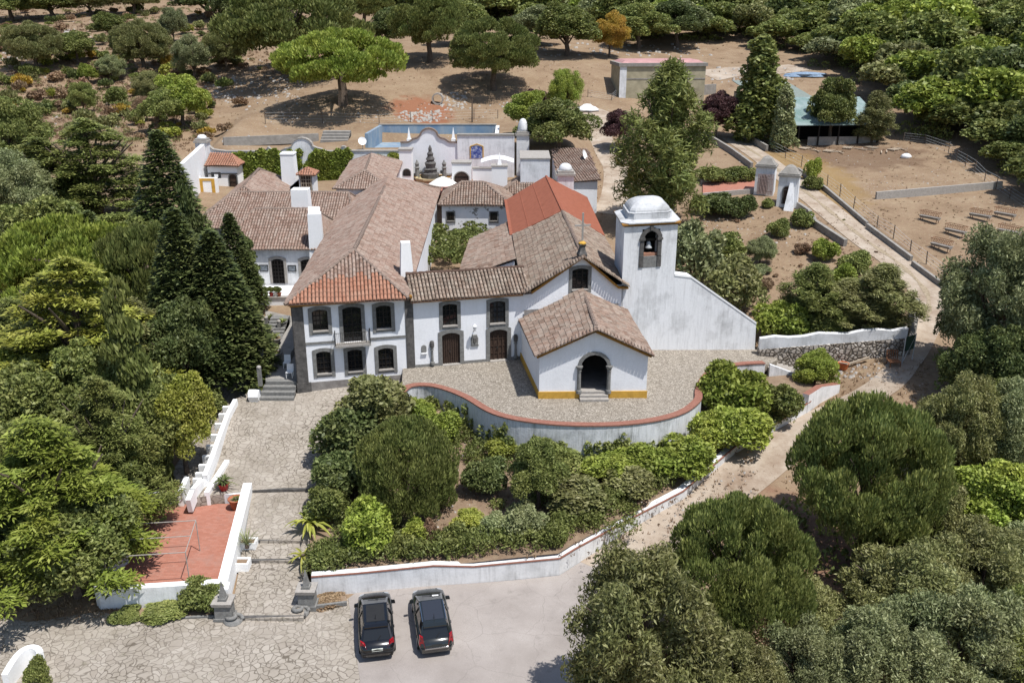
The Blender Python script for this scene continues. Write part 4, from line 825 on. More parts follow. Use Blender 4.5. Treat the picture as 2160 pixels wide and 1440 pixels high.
# red floored court and its walls
zc = -4.1
court = [at(338, 1064, zc), at(508, 1061, zc), at(484, 1226, zc), at(200, 1240, zc)]
sheet('terracotta_court', court, lambda x, y: np.full(np.shape(x), zc), M['court'], off=0)
t = thing('court_wall', at(340, 1250, -4.3), 'broad topped white wall along the front of the red terracotta court', 'wall')
P = [at(262, 1192, -4.4), at(228, 1225, -4.6), at(206, 1282, -5.0), at(215, 1290, -5.0), at(300, 1288, -5.0), at(468, 1277, -5.0)]
Hs = [.85, 1.1, 1.42, 1.45, 1.45, 1.45]
b = MB(); wall_run(b, P, .42, lambda k: P[k].z + Hs[k], lambda k: P[k].z - .5, 0, 1); b.build('wall', [M['white_old'], M['white_clean']], t)
t = thing('ramp_wall', at(500, 1120, -4), 'thick bright white parapet wall between the red court and the stepped ramp', 'wall')
P = [at(522, 1018, -3.0), at(470, 1222, -3.55)]
b = MB(); d = (P[1] - P[0]); n_ = Vector((-d.y, d.x, 0)).normalized() * .27
b.hexa([V(p.x, p.y, -5.2) for p in (P[0] - n_, P[0] + n_, P[1] + n_, P[1] - n_)][::-1], [p for p in (P[0] - n_, P[0] + n_, P[1] + n_, P[1] - n_)][::-1]); b.build('wall', M['white_clean'], t)
b = MB(); c = P[1] + d.normalized() * .35; b.obox(c, d, .35, .36, -5.1, -3.72); b.build('end_block', M['white_clean'], t)
# court back riser, steps down into it
t = thing('court_steps', at(412, 1060, zc), 'four pale stone steps between two white cheek walls leading down to the red court', 'steps')
b = MB(); l0, r0_ = at(392, 1062, zc), at(436, 1060, zc); dv = (V(l0.x, l0.y, 0) - V(l0.x, l0.y - 1, 0))
for k in range(4): b.box(l0.x, r0_.x, l0.y + .36 * k, l0.y + .36 * k + .8, zc - .3, zc + .17 * (k + 1))
b.build('steps', M['stone'], t)
for x0, x1, y0, y1, nm in ((l0.x - .35, l0.x - .03, l0.y - .3, l0.y + 1.2, 'cheek_wall'), (r0_.x + .03, r0_.x + .35, r0_.y - .3, r0_.y + 3.4, 'cheek_wall')):
    b = MB(); b.hexa([(x0, y0, zc), (x1, y0, zc), (x1 + .25 * (y1 - y0 > 2), y1, zc), (x0 + .25 * (y1 - y0 > 2), y1, zc)], [(x0, y0, zc + .95), (x1, y0, zc + .95), (x1 + .25 * (y1 - y0 > 2), y1, zc + 1.3), (x0 + .25 * (y1 - y0 > 2), y1, zc + 1.3)]); b.build(nm, M['white_clean'], t)
t = thing('court_back_wall', at(470, 1058, zc), 'knee high white riser wall at the back of the red court', 'wall')
b = MB(); a, c = r0_ + V(.36, 0, 0), at(516, 1055, zc); b.box(a.x, c.x, a.y, a.y + .4, zc - .2, zc + .62); b.build('wall', M['white_old'], t)
b = MB(); a, c = at(300, 1066, zc), l0 + V(-.36, 0, 0); b.box(a.x, c.x, c.y, c.y + .4, zc - .2, zc + .62); o = b.build('court_side_wall', M['white_old']); tag(o, 'short white riser wall left of the court steps under the cedar', 'wall')
# stepped white parapet on the left of the yard
t = thing('stepped_parapet', at(450, 950, -2.6), 'long narrow white parapet with stub walls stepping down the left edge of the paved yard', 'parapet')
PP = [at(497, 840, -1.0), at(480, 872, -1.35), at(462, 920, -1.8), at(446, 965, -2.2), at(432, 1000, -2.5), at(425, 1010, -2.75), at(406, 1030, -2.75), at(397, 1052, -2.95)]
b = MB()
for i in range(len(PP) - 1): a, c = PP[i], PP[i + 1]; b.bar(a - V(0, 0, .5), c - V(0, 0, .5), .3, 1.0)
b.build('wall', M['white_clean'], t)
for k in range(9):
    f = .05 + k / 9 * .62; i = int(f * 7); p = PP[i].lerp(PP[i + 1], f * 7 - i); b = MB(); b.box(p.x - .75, p.x - .16, p.y - .12, p.y + .12, p.z - 1.2, p.z - .22); b.build('stub_wall', M['white_clean'], t)
t = thing('white_drum', at(536, 850, -1.45), 'small round-topped white masonry block beside the house corner steps', 'masonry block')
c = at(537, 843, -1.4); b = MB(); b.tube([c + V(-.35, 0, .38), c + V(.4, 0, .38)], .42, 12); b.box(c.x - .3, c.x + .35, c.y - .3, c.y + .3, -1.9, c.z + .2); b.build('block', M['white_clean'], t)
# steps at the left corner of the house and the terrace along its side
t = thing('corner_steps', at(585, 835, -1.3), 'four wide worn stone steps rising beside the left corner of the house', 'steps')
b = MB(); a, c = at(545, 846, -1.45), at(617, 843, -1.45)
for k in range(4): b.box(a.x + .1 * k, c.x + .15, a.y + .42 * k, a.y + .42 * k + 2.2, -2.2, -1.45 + .26 * (k + 1))
b.build('treads', M['stone'], t)
side = thing('side_terrace', at(575, 720, .1), 'paved concrete terrace climbing along the left side of the house', 'terrace')
b = MB(); y0 = a.y + 1.6
TP = [(a.x + .2, y0, -.42), (a.x + 3.1, y0, -.42), (-16.9, 70, .0), (-17.6, 80.5, .45), (-23.5, 80.9, .45), (-20.0, 70, .0)]
b.hexa([V(x, y, -3) for x, y, z in TP], [V(x, y, z) for x, y, z in TP]); b.build('paving', M['concrete'], side)
b = MB(); q0, q1 = V(-18.2, 64.5, 0), V(-19.6, 72, .3)
b.hexa([V(-18.4, 65.4, -1), V(-17.3, 65.6, -1), V(-17.2, 76, -1), V(-18.9, 76, -1)], [V(-18.4, 65.4, .32), V(-17.3, 65.6, .32), V(-17.2, 76, 1.02), V(-18.9, 76, 1.02)]); b.build('ramp', M['concrete'], side)
b = MB()
for k in range(6): b.box(-20.6, -19.1, 70.5 + k * .42, 71.4 + k * .42, -.3, .1 + .15 * k)
b.build('stair', M['stone'], side)
ut = thing('upper_terrace', V(-21, 78.5, .4), 'white fronted raised terrace before the garden doors, lined with potted plants', 'terrace')
b = MB(); b.box(-26.5, -17.9, 77.6, 81.6, -1, 1.12); b.build('wall', M['white'], ut); b = MB(); b.box(-26.6, -17.8, 77.5, 78.0, 1.121, 1.24); b.build('coping', M['stone_pale'], ut)
# stone bollard posts along the garden stair
def post(x, y, z, h, lb):
    tt = thing('stone_post', (x, y, z), lb, 'post', 'stone posts along the side stair'); b = MB(); b.box(x - .13, x + .13, y - .13, y + .13, z - .3, z + h); b.build('shaft', M['stone'], tt); b = MB(); b.lathe((x, y, 0), [(.17, z + h + .002), (.18, z + h + .08), (.1, z + h + .16), (.02, z + h + .19)], 8); b.build('cap', M['stone_pale'], tt)
for (ppx, ppy, h, lb) in ((549, 805, 1.1, 'stone post nearest the corner steps beside the house'), (554, 765, 1.0, 'stone post beside the large round planter on the side terrace'), (556, 735, 1.1, 'stone post at the foot of the narrow garden stair'), (590, 700, .9, 'stone post at the top right of the narrow garden stair'), (563, 692, .9, 'stone post at the top left of the narrow garden stair')):
    p = at(ppx, ppy, .0); post(p.x, p.y, p.z, h, lb)
# ================================================================ gate piers with obelisks, scroll ends
def gate_pier(p, lb):
    tt = thing('gate_pier', p, lb, 'gate pier', 'gate piers at the foot of the ramp'); x, y, z = p
    b = MB(); b.obox((x, y), (1, 0), .52, .42, z - .3, z + .22); b.obox((x, y), (1, 0), .44, .36, z + .22, z + 1.0, 0, .95, .95); b.build('pedestal', M['stone'], tt)
    b = MB(); b.obox((x, y), (1, 0), .5, .44, z + 1.002, z + 1.2, 0, 1.08, 1.08); b.build('cap', M['stone_pale'], tt)
    b = MB(); b.obox((x, y), (1, 0), .22, .22, z + 1.202, z + 1.36); b.obox((x, y), (1, 0), .17, .17, z + 1.36, z + 2.3, 0, .12, .12); b.build('obelisk', M['stone'], tt)
gate_pier(at(476, 1303, -5), 'grey gate pier with small obelisk left of the ramp foot'); gate_pier(at(650, 1277, -5), 'grey gate pier with small obelisk right of the ramp foot by the car park wall')
for x_, y_, lb in ((492, 1308, 'curled grey stone scroll at the left end of the bottom ramp step'), (632, 1291, 'curled grey stone scroll at the right end of the bottom ramp step')):
    p = at(x_, y_, -4.96); tt = thing('stone_scroll', p, lb, 'scroll', 'stone scrolls of the ramp'); b = MB()
    b.tube([p + V(.5 * math.cos(a) * (1 - a / 9), .4 * math.sin(a) * (1 - a / 9), .12 + a * .03) for a in np.linspace(0, 6.6, 22)], .11, 6); b.lathe((p.x, p.y, 0), [(.5, p.z - .2), (.5, p.z + .1)], 12); b.build('scroll', M['stone'], tt, True)
# planted strips, planters
def strip(name, P, mat, edge, lb):
    tt = thing(name, P[0], lb, 'flower bed'); b = MB(); z = -5.0; b.hexa([V(p.x, p.y, z - .2) for p in P], [V(p.x, p.y, z + .1) for p in P]); b.build('soil', mat, tt)
    b = MB(); b.bar(P[0] + V(0, 0, .1), P[1] + V(0, 0, .1), .14, .2); b.build('kerb', M['stone'], tt)
strip('flower_bed', [at(285, 1312, -5), at(462, 1303, -5), at(466, 1281, -5), at(222, 1293, -5)], M['garden'], 0, 'narrow planted bed with stone kerb in front of the white court wall')
strip('flower_bed', [at(668, 1282, -5), at(732, 1274, -5), at(730, 1258, -5), at(668, 1262, -5)], M['garden'], 0, 'small dry bed at the foot of the car park wall next to the gate pier')
for x_, y_, z_, w_, lb in ((521, 1150, -4.3, .6, 'white box planter with a grassy plant on the left of the ramp'), (507, 1193, -4.5, .55, 'low white trough planter with weeds on the left of the ramp')):
    p = at(x_, y_, z_); tt = thing('planter', p, lb, 'planter', 'white planters on the ramp'); b = MB(); x, y = p.x, p.y; h = .35
    for q in ((x - w_, x + w_, y - .35, y - .25), (x - w_, x + w_, y + .25, y + .35), (x - w_, x - w_ + .1, y - .25, y + .25), (x + w_ - .1, x + w_, y - .25, y + .25)): b.box(*q, z_ - .2, z_ + h)
    b.box(x - w_ + .1, x + w_ - .1, y - .25, y + .25, z_ - .2, z_ - .1); b.build('box', M['white_clean'], tt); b = MB(); b.box(x - w_ + .101, x + w_ - .101, y - .249, y + .249, z_ - .099, z_ + h - .08); b.build('soil', M['garden'], tt)
def pot(p, r, h, mat, lb, grp=None, name='plant_pot'):
    tt = thing(name, p, lb, 'plant pot', grp); b = MB(); z = p[2]; b.lathe((p[0], p[1], 0), [(r * .62, z), (r * .8, z + h * .5), (r, z + h * .9), (r * 1.08, z + h * .91), (r * 1.08, z + h), (r * .9, z + h), (r * .86, z + h * .8)], 14); b.build('pot', M[mat], tt, True)
    b = MB(); b.lathe((p[0], p[1], 0), [(r * .85, z + h * .75), (r * .84, z + h * .84), (.01, z + h * .86)], 12); b.build('soil', M['garden'], tt); return tt
CYCAS_P = at(473, 1033, -3.42); pot(CYCAS_P, .36, .5, 'red_pot', 'shiny red pot holding a cycad at the edge of the paved yard')
TPOT = at(500, 1072, zc); pot(TPOT, .48, .75, 'terracotta', 'large terracotta pot in the back right corner of the red court')
# white pipe frame in the court
t = thing('pipe_frame', at(350, 1180, zc), 'open frame of pale pipes standing in the red court', 'frame')
zt = zc + 2.05; Pt = {'a': at(300, 1178, zt), 'b': at(391, 1164, zt), 'c': at(413, 1097, zt), 'd': at(326, 1107, zt)}
Pt['a'] = V(Pt['b'].x - 4.2, Pt['b'].y - .5, zt); Pt['d'] = V(Pt['c'].x - 4.4, Pt['c'].y - .5, zt)
def pipe(p, q, r=.026): b = MB(); b.tube([p, q], r, 6); return b
for k in 'abcd': p = Pt[k]; pipe(V(p.x, p.y, zc), p).build('post', M['stone_pale'], t)
for a, c in ('ab', 'bc', 'cd', 'da'): pipe(Pt[a], Pt[c]).build('rail', M['stone_pale'], t)
pipe((Pt['b'] + Pt['c']) / 2, (Pt['a'] + Pt['d']) / 2).build('rail', M['stone_pale'], t)
# scroll wall bottom left
P = smooth_line([at(20, 1440, -4.6), at(48, 1405, -4.6), at(70, 1392, -4.6), at(82, 1400, -4.7), at(70, 1420, -4.7)], 5)
t = thing('scroll_wall', P[0], 'curled white wall end in the bottom left corner of the forecourt', 'wall'); b = MB(); wall_run(b, P[:16], .3, lambda k: -4.1 + .25 * math.sin(k * .2), lambda k: -5.3, 0, 0); b.build('wall', M['white_clean'], t)
p = at(10, 1400, -5); sheet('red_gravel_patch', [at(-80, 1460, -5), at(25, 1440, -5), at(45, 1402, -5), at(20, 1385, -5), at(-60, 1380, -5)], Hv, M['court'], off=.02)
# ================================================================ cars
def paint(name, c, rough=.22): m = N(name, rough, .5); m.col(c); m.b.inputs['Coat Weight'].default_value = .6; m.b.inputs['Coat Roughness'].default_value = .08; return m.mat
M['car_black'] = paint('black_car_paint', (.006, .006, .007)); M['car_grey'] = paint('anthracite_car_paint', (.013, .016, .016))
M['car_glass'] = N('tinted_car_glass', .06, .5).col((.012, .014, .016)).mat; M['roof_glass'] = N('panoramic_roof_glass', .12, .5).col((.03, .033, .042)).mat
M['tail'] = N('red_tail_lamp', .15, .6).col((.28, .006, .012)).mat; M['chrome'] = plain('chrome_trim', (.6, .6, .6), .2, .5, .05, 3, 1.0); M['tyre'] = plain('tyre_rubber', (.015, .015, .015), .9, .2)
M['plate'] = plain('number_plate', (.6, .62, .55), .5); M['lamp'] = N('headlamp_glass', .1, .6).col((.35, .36, .38)).mat; M['black_plastic'] = plain('black_plastic', (.02, .02, .021), .6, .3)
def car(p, hd, lb, body, wagon):
    t = thing('parked_car', p, lb, 'car', 'cars parked by the white wall', hd); ROOT[t] = V(0, 0, 0); Lh = 2.2; t.scale = (1, 1.13, 1.06)
    def ring(y, w, zb, zs, zt_):   # half section mirrored: sill, widest, shoulder, deck
        h = [(0, zb), (w * .8, zb), (w * .96, zb + .12), (w, zs * .72), (w * .985, zs), (w * .9, zs + (zt_ - zs) * .55), (w * .72, zt_), (0, zt_ + .015)]
        return [V(x, y, z) for x, z in h] + [V(-x, y, z) for x, z in h[-2:0:-1]]
    st = [(-Lh, .62, .42, .6, .7), (-Lh + .08, .76, .32, .72, .88), (-Lh + .3, .86, .24, .84, 1.0), (-1.5, .9, .2, .9, 1.0), (-.6, .905, .18, .9, .98), (.5, .905, .18, .88, .97), (1.05, .9, .18, .86, .98), (1.35, .885, .2, .82, .92), (1.75, .85, .22, .76, .83), (2.0, .74, .28, .66, .74), (Lh, .52, .36, .54, .6)]
    b = MB(); b.loft([ring(*s_) for s_ in st]); b.build('body', M[body], t, True)
    rb = -2.0 if wagon else -1.9; rt = -1.62 if wagon else -1.4; zr_ = 1.5 if wagon else 1.53
    def gr(y0, y1, w, z, k=6): return None
    b = MB(); B_ = [(rb, .74), (-1.2, .8), (0, .82), (.7, .8), (1.3, .66)]; T_ = [(rt, .58), (-1.0, .63), (-.3, .65), (0, .63), (.12, .56)]
    base = [V(w, y, .93) for y, w in B_] + [V(-w, y, .93) for y, w in B_[::-1]]; top = [V(w, y, zr_ - .03) for y, w in T_] + [V(-w, y, zr_ - .03) for y, w in T_[::-1]]
    b.hexa(base, top); b.build('windows', M['car_glass'], t)
    b = MB(); hi = [V(w + .02, y, zr_ - .03) for y, w in T_] + [V(-w - .02, y, zr_ - .03) for y, w in T_[::-1]]; lo = [V(v.x * .93, v.y * .97, zr_ + .035) for v in hi]
    b.hexa(hi, lo); b.build('roof', M[body], t)
    if wagon: b = MB(); b.box(-.5, .5, rt + .28, .05, zr_ + .0351, zr_ + .045); b.build('roof_window', M['roof_glass'], t)
    else: b = MB(); b.box(-.46, .46, rt + .2, .02, zr_ + .0351, zr_ + .043); b.build('roof_window', M['black_plastic'], t)
    for s_ in (-1, 1):
        for i in (0, 1, 2, 3, 4):
            if i in (1, 3): continue
            y0, w0 = B_[i]; y1, w1 = T_[i]; b = MB(); b.bar(V(s_ * (w0 + .012), y0, .93), V(s_ * (w1 + .014), y1, zr_ - .01), .1 if i != 2 else .07, .05); b.build('window_pillar', M[body], t)
        b = MB(); b.bar(V(s_ * .6, rt + .15, zr_ + .06), V(s_ * .6, -.05, zr_ + .06), .035, .045); b.build('roof_rail', M['chrome'] if wagon else M['black_plastic'], t)
        b = MB(); b.hexa([V(s_ * .86, .72, .98), V(s_ * 1.08, .7, .98), V(s_ * 1.06, .84, .98), V(s_ * .86, .86, .98)], [V(s_ * .86, .74, 1.12), V(s_ * 1.07, .72, 1.12), V(s_ * 1.04, .82, 1.12), V(s_ * .86, .84, 1.12)]); b.build('mirror', M[body], t)
        b = MB(); b.hexa([V(s_ * x, y, z) for x, y, z in ((.5, -2.17, .8), (.84, -1.92, .8), (.86, -1.86, .8), (.5, -2.05, .8))], [V(s_ * x, y, z) for x, y, z in ((.66, -2.07, 1.04), (.815, -1.88, 1.08), (.82, -1.8, 1.08), (.62, -1.95, 1.04))]) if not wagon else b.hexa([V(s_ * x, y, z) for x, y, z in ((.58, -2.2, .66), (.86, -1.98, .7), (.86, -1.86, .72), (.58, -2.06, .7))], [V(s_ * x, y, z) for x, y, z in ((.67, -2.06, 1.14), (.81, -1.92, 1.16), (.82, -1.8, 1.16), (.66, -1.95, 1.14))])
        b.build('tail_light', M['tail'], t)
        b = MB(); b.hexa([V(s_ * x, y, z) for x, y, z in ((.5, 2.12, .6), (.78, 1.98, .6), (.84, 1.8, .62), (.6, 1.95, .62))], [V(s_ * x, y, z) for x, y, z in ((.48, 2.0, .76), (.74, 1.9, .78), (.8, 1.72, .8), (.56, 1.85, .8))]); b.build('headlight', M['lamp'], t)
        for y in (-1.32, 1.36):
            b = MB(); b.tube([V(s_ * .7, y, .33), V(s_ * .92, y, .33)], .33, 18); wh = b.build('wheel', M['tyre'], t); b = MB(); b.tube([V(s_ * .9, y, .33), V(s_ * .927, y, .33)], .22, 12); b.build('rim', M['metal'], wh)
        for y in (-.75, .25): b = MB(); b.bar(V(s_ * .915, y - .09, .82), V(s_ * .915, y + .09, .82), .03); b.build('door_handle', M[body], t)
    b = MB(); b.hexa([V(-.74, -2.12, .3), V(.74, -2.12, .3), V(.8, -1.95, .3), V(-.8, -1.95, .3)], [V(-.74, -2.24, .62), V(.74, -2.24, .62), V(.84, -1.95, .62), V(-.84, -1.95, .62)]); b.build('rear_bumper', M['black_plastic'] if not wagon else M[body], t)
    if wagon: b = MB(); b.box(-.6, .6, -2.27, -2.12, .621, .66); b.build('bumper_trim', M['chrome'], t)
    b = MB(); b.hexa([V(-.27, -2.205, .68), V(.27, -2.205, .68), V(.27, -2.15, .68), V(-.27, -2.15, .68)], [V(-.27, -2.165, .8), V(.27, -2.165, .8), V(.27, -2.1, .8), V(-.27, -2.1, .8)]); b.build('number_plate', M['plate'] if not wagon else M['black_plastic'], t)
    b = MB(); b.bar(V(.0, rb - .0, 1.02), V(.22, rb + .16, 1.2), .02); b.build('rear_wiper', M['black_plastic'], t)
    b = MB(); b.hexa([V(-.6, rt - .16, zr_ - .05), V(.6, rt - .16, zr_ - .05), V(.62, rt + .1, zr_ - .02), V(-.62, rt + .1, zr_ - .02)], [V(-.58, rt - .15, zr_ + .0), V(.58, rt - .15, zr_ + .0), V(.6, rt + .1, zr_ + .034), V(-.6, rt + .1, zr_ + .034)]); b.build('spoiler', M[body], t)
    b = MB(); b.lathe((0, rt + .35, 0), [(.03, zr_ + .04), (.02, zr_ + .08), (.008, zr_ + .3)], 6); b.build('aerial', M['black_plastic'], t)
    for s_ in (-1, 1): b = MB(); b.bar(V(s_ * .2 - .15, 1.2, 1.01), V(s_ * .2 + .4, 1.08, 1.07), .02); b.build('wiper', M['black_plastic'], t)
    if wagon:
        b = MB(); b.hexa([V(.16, 1.0, 1.1), V(.5, .98, 1.1), V(.48, .8, 1.19), V(.15, .82, 1.19)], [V(.16, 1.02, 1.115), V(.5, 1.0, 1.115), V(.48, .82, 1.205), V(.15, .84, 1.205)]); b.build('paper_on_dashboard', M['white_paint'], t)
for (rx, ry, fx, fy, lb, bd, wg) in ((797, 1384, 789, 1249, 'black compact crossover car parked nearest the flagstone paving', 'car_black', False), (922, 1375, 900, 1242, 'dark grey estate car with panoramic roof and paper on its dashboard', 'car_grey', True)):
    r_ = at(rx, ry, -4.6); f_2 = at(fx, fy, -4.4); c_ = (r_ + f_2) / 2; hd = math.atan2(-(f_2.x - r_.x), f_2.y - r_.y); car((c_.x, c_.y, H(c_.x, c_.y) + .045), hd, lb, bd, wg)
# ================================================================ pots on the terraces by the house
for i, (x_, m_) in enumerate(((562, 'terracotta'), (571, 'white_paint'), (582, 'red_pot'), (590, 'white_paint'), (598, 'terracotta'))):
    p = at(x_, 614, 1.24); pot(V(p.x, 77.75, 1.24), .22, .34, m_, ['small terracotta pot at the left end of the terrace wall row', 'small white pot second from the left on the terrace wall', 'red pot in the middle of the row on the terrace wall', 'small white pot right of the red one on the terrace wall', 'small terracotta pot at the right end of the terrace wall row'][i], 'pots lined up on the upper terrace wall')
POTS = [(572, 682, .2, .55, .45, 'wide low stone bowl planter on the upper landing'), (567, 706, .2, .42, .5, 'tall pot beside the top of the garden stair'), (575, 755, .0, .75, .5, 'large round stone planter halfway down the side terrace'), (580, 722, .1, .6, .42, 'broad stone bowl on the right of the narrow garden stair'), (596, 690, .3, .34, .5, 'small pot against the rail near the house wall')]
POTP = []
for x_, y_, z_, r_, h_, lb in POTS: p = at(x_, y_, z_); POTP.append((p, r_, h_)); pot(p, r_, h_, 'stone', lb)
# white garden chairs in the shade of the house corner
for i, (x_, y_) in enumerate(((606, 775), (612, 795))):
    p = at(x_, y_, -.3); tt = thing('garden_chair', p, ['white garden chair in the shade against the side of the house', 'white garden chair nearer the steps in the shade of the house'][i], 'chair', 'white garden chairs'); b = MB(); b.box(p.x - .25, p.x + .25, p.y - .25, p.y + .25, p.z + .42, p.z + .46); b.build('seat', M['white_paint'], tt)
    b = MB(); b.bar(p + V(0, .24, .46), p + V(0, .32, .95), .5, .03, up=(0, 1, 0)); b.build('backrest', M['white_paint'], tt)
    for a in (-1, 1):
        for c in (-1, 1): b = MB(); b.bar(p + V(a * .22, c * .22, 0), p + V(a * .22, c * .22, .42), .04); b.build('leg', M['white_paint'], tt)
for i, (x_, y_) in enumerate(((557, 565), (616, 566))):
    s_, z = AF.px(x_, y_); p = AF.P(s_, .0, z); tt = thing('wall_picture', p, ['framed tile picture on the wall left of the garden door', 'framed tile picture on the wall right of the garden door'][i], 'picture', 'framed tile pictures by the garden door'); b = MB(); AF.box(b, s_ - .4, s_ + .4, 0, .06, z - .3, z + .3); b.build('frame', M['wood_dark'], tt); b = MB(); AF.box(b, s_ - .33, s_ + .33, .0605, .07, z - .23, z + .23); b.build('tile', plain('blue_grey_tile_picture_%d' % i, (.16, .18, .2), .4, .4, .6, 5), tt)
# ================================================================ back wall of the estate, fountain court
YB = 118.0
BF = Fr((0, YB), (1, 0))
def bx_(px_, Y=YB, py_=330): return atY(px_, py_, Y).x
def bz_(py_, Y=YB): return atY(1080, py_, Y).z
xL, xM, xF0, xF1, xE = bx_(428), bx_(842), bx_(846), bx_(965), bx_(1085)
iv = thing('ivy_garden_wall', (bx_(620), YB, 4), 'long white garden wall with a curved pediment, half covered in ivy', 'garden wall')
zt_ = bz_(320); b = MB(); prof = [(xL, zt_ + .7), (xL + .8, zt_ + .75), (xL + 1.4, zt_ + .2), (xL + 3, zt_)] ; xc = bx_(639)
prof += [(bx_(560), zt_), (bx_(567), zt_ + .55), (bx_(574), zt_)] + [(xc - 3.0, zt_), (xc - 2.3, zt_ + .35), (xc - 1.9, zt_ + .4)] + [(xc + 1.35 * math.sin(a), zt_ + .55 + 1.15 * math.cos(a)) for a in np.linspace(-1.5, 1.5, 9)] + [(xc + 1.9, zt_ + .4), (xc + 2.4, zt_ + .3), (xc + 3.0, zt_)] + [(bx_(716), zt_), (bx_(722), zt_ + .6), (bx_(728), zt_ + .6), (bx_(733), zt_ + .05), (xM, zt_ + .05)]
for (a, za), (c, zc2) in zip(prof, prof[1:]): b.hexa([BF.P(a, 0, 2), BF.P(c, 0, 2), BF.P(c, -.5, 2), BF.P(a, -.5, 2)], [BF.P(a, 0, za), BF.P(c, 0, zc2), BF.P(c, -.5, zc2), BF.P(a, -.5, za)])
b.build('wall', M['white_old'], iv)
b = MB()
for (a, za), (c, zc2) in zip(prof, prof[1:]): b.bar(BF.P(a, -.25, za + .05), BF.P(c, -.25, zc2 + .05), .7, .12)
b.build('coping', M['stone_pale'], iv)
def dome_pier(px_, pyb, pyt, Y, wpx, name, lb, zb):
    c = atY(px_, pyt, Y); w = wpx / F * (Y * CT + 19 * ST); zt2 = c.z; tt = thing(name, (c.x, Y, zb), lb, 'pier'); zs = atY(px_, pyb, Y).z
    b = MB(); b.box(c.x - w / 2, c.x + w / 2, Y - w / 2, Y + w / 2, zb, zs); b.build('shaft', M['white_old'], tt)
    b = MB(); b.box(c.x - w * .6, c.x + w * .6, Y - w * .6, Y + w * .6, zs + .002, zs + .22); b.box(c.x - w * .5, c.x + w * .5, Y - w * .5, Y + w * .5, zs + .22, zs + .5); b.build('cornice', M['stone_pale'], tt)
    b = MB(); hh_ = zt2 - zs - .5; b.lathe((c.x, Y, 0), [(w * .42 * math.cos(a) ** .8, zs + .502 + hh_ * math.sin(a)) for a in np.linspace(0, 1.5, 8)], 12); b.build('dome', M['white_old'], tt, True)
dome_pier(425, 300, 284, YB - .5, 24, 'domed_pier', 'white domed pier at the far left end of the ivy wall', 3)
dome_pier(1103, 285, 250, YB + 1, 26, 'domed_pier', 'tall grey domed pier at the right end of the fountain court', 3)
dome_pier(1193, 368, 344, 101, 34, 'domed_pier', 'domed white chimney pier behind the red church roof', 2)
# side wall running forward from the left pier, small tiled house, hoop, yellow surround
sw = thing('side_garden_wall', (xL - 1, 112, 4), 'tall white side wall with sloping coping at the far left of the estate', 'garden wall'); b = MB(); p0, p1 = atY(428, 300, YB), atY(378, 345, 106)
b.hexa([V(p0.x, p0.y, 3), V(p0.x + .5, p0.y, 3), V(p1.x + .5, p1.y, 2), V(p1.x, p1.y, 2)], [p0, p0 + V(.5, 0, 0), p1 + V(.5, 0, 0), p1]); b.build('wall', M['white_clean'], sw)
yh = 115.0; h0, h1 = atY(436, 345, yh), atY(498, 345, yh); sh = thing('garden_house', (h0.x + 2, yh, 4), 'small white garden house with orange tiled roof beside the ivy', 'small house'); ze = atY(460, 351, yh).z
b = MB(); b.box(h0.x, h1.x, yh, yh + 2.9, 3, ze); b.build('wall', M['white_clean'], sh)
b = MB(); e_ = [V(h0.x - .3, yh - .4, ze + .1), V(h1.x + .4, yh - .4, ze + .1), V(h1.x - 1.2, yh + 2.6, ze + 1.25), V(h0.x - .3, yh + 2.6, ze + 1.25)]; roof_plane(b, e_, (0, 1), pitch=.3); roof_plane(b, [e_[1], V(h1.x + .4, yh + 2.6, ze + .1), e_[2]], (0, 1), pitch=.3); b.build('roof', [M['tile_new'], M['underlay']], sh)
HF = Fr((h0.x, yh - .002), (1, 0)); s_, z = HF.px(491, 372); window(HF, sh, s_, .95, z - 1.9, z + .25, fw=.14, rise=.4, door=True, name='door', cols=1, rows=3, depth=.012)
b = MB(); HF.box(b, -.05, h1.x - h0.x + .05, 0, .12, ze - 1.0, ze - .85); b.build('ledge', M['stone'], sh)
p = atY(461, 405, 113.6); z1 = atY(458, 370, 113.6).z; hp = thing('basketball_hoop', p, 'basketball hoop with black backboard on a thin pole by the garden house', 'basketball hoop'); b = MB(); pole(b, p, z1 - p.z, .05); b.build('pole', M['metal'], hp); b = MB(); b.box(p.x - .65, p.x + .55, 113.5, 113.56, z1 - .35, z1 + .4); b.build('backboard', M['iron'], hp)
b = MB(); b.tube([(p.x - .02 + .23 * math.cos(a), 113.2 + .23 * math.sin(a), z1 - .2) for a in np.linspace(0, 6.28, 13)], .02, 5); b.build('rim', M['white_paint'], hp); b = MB(); b.box(p.x - .27, p.x + .22, 113.48, 113.499, z1 - .18, z1 + .15); b.build('target_square', M['white_paint'], hp)
yw = 112.2; a, c = atY(420, 380, yw), atY(452, 380, yw); yl = thing('yellow_framed_wall', (a.x, yw, 4), 'pale wall panel with a yellow painted surround in front of the hoop', 'wall'); b = MB(); b.box(a.x - 1.6, c.x + .3, yw, yw + .5, 2, a.z + .25); b.build('wall', M['white_clean'], yl); zl = atY(430, 410, yw).z
b = MB(); YF = Fr((a.x, yw), (1, 0)); YF.box(b, 0, .4, 0, .05, zl, a.z - .1); YF.box(b, c.x - a.x - .4, c.x - a.x, 0, .05, zl, a.z - .1); YF.box(b, 0, c.x - a.x, 0, .052, a.z - .1, a.z + .2); b.build('surround', M['ochre'], yl)
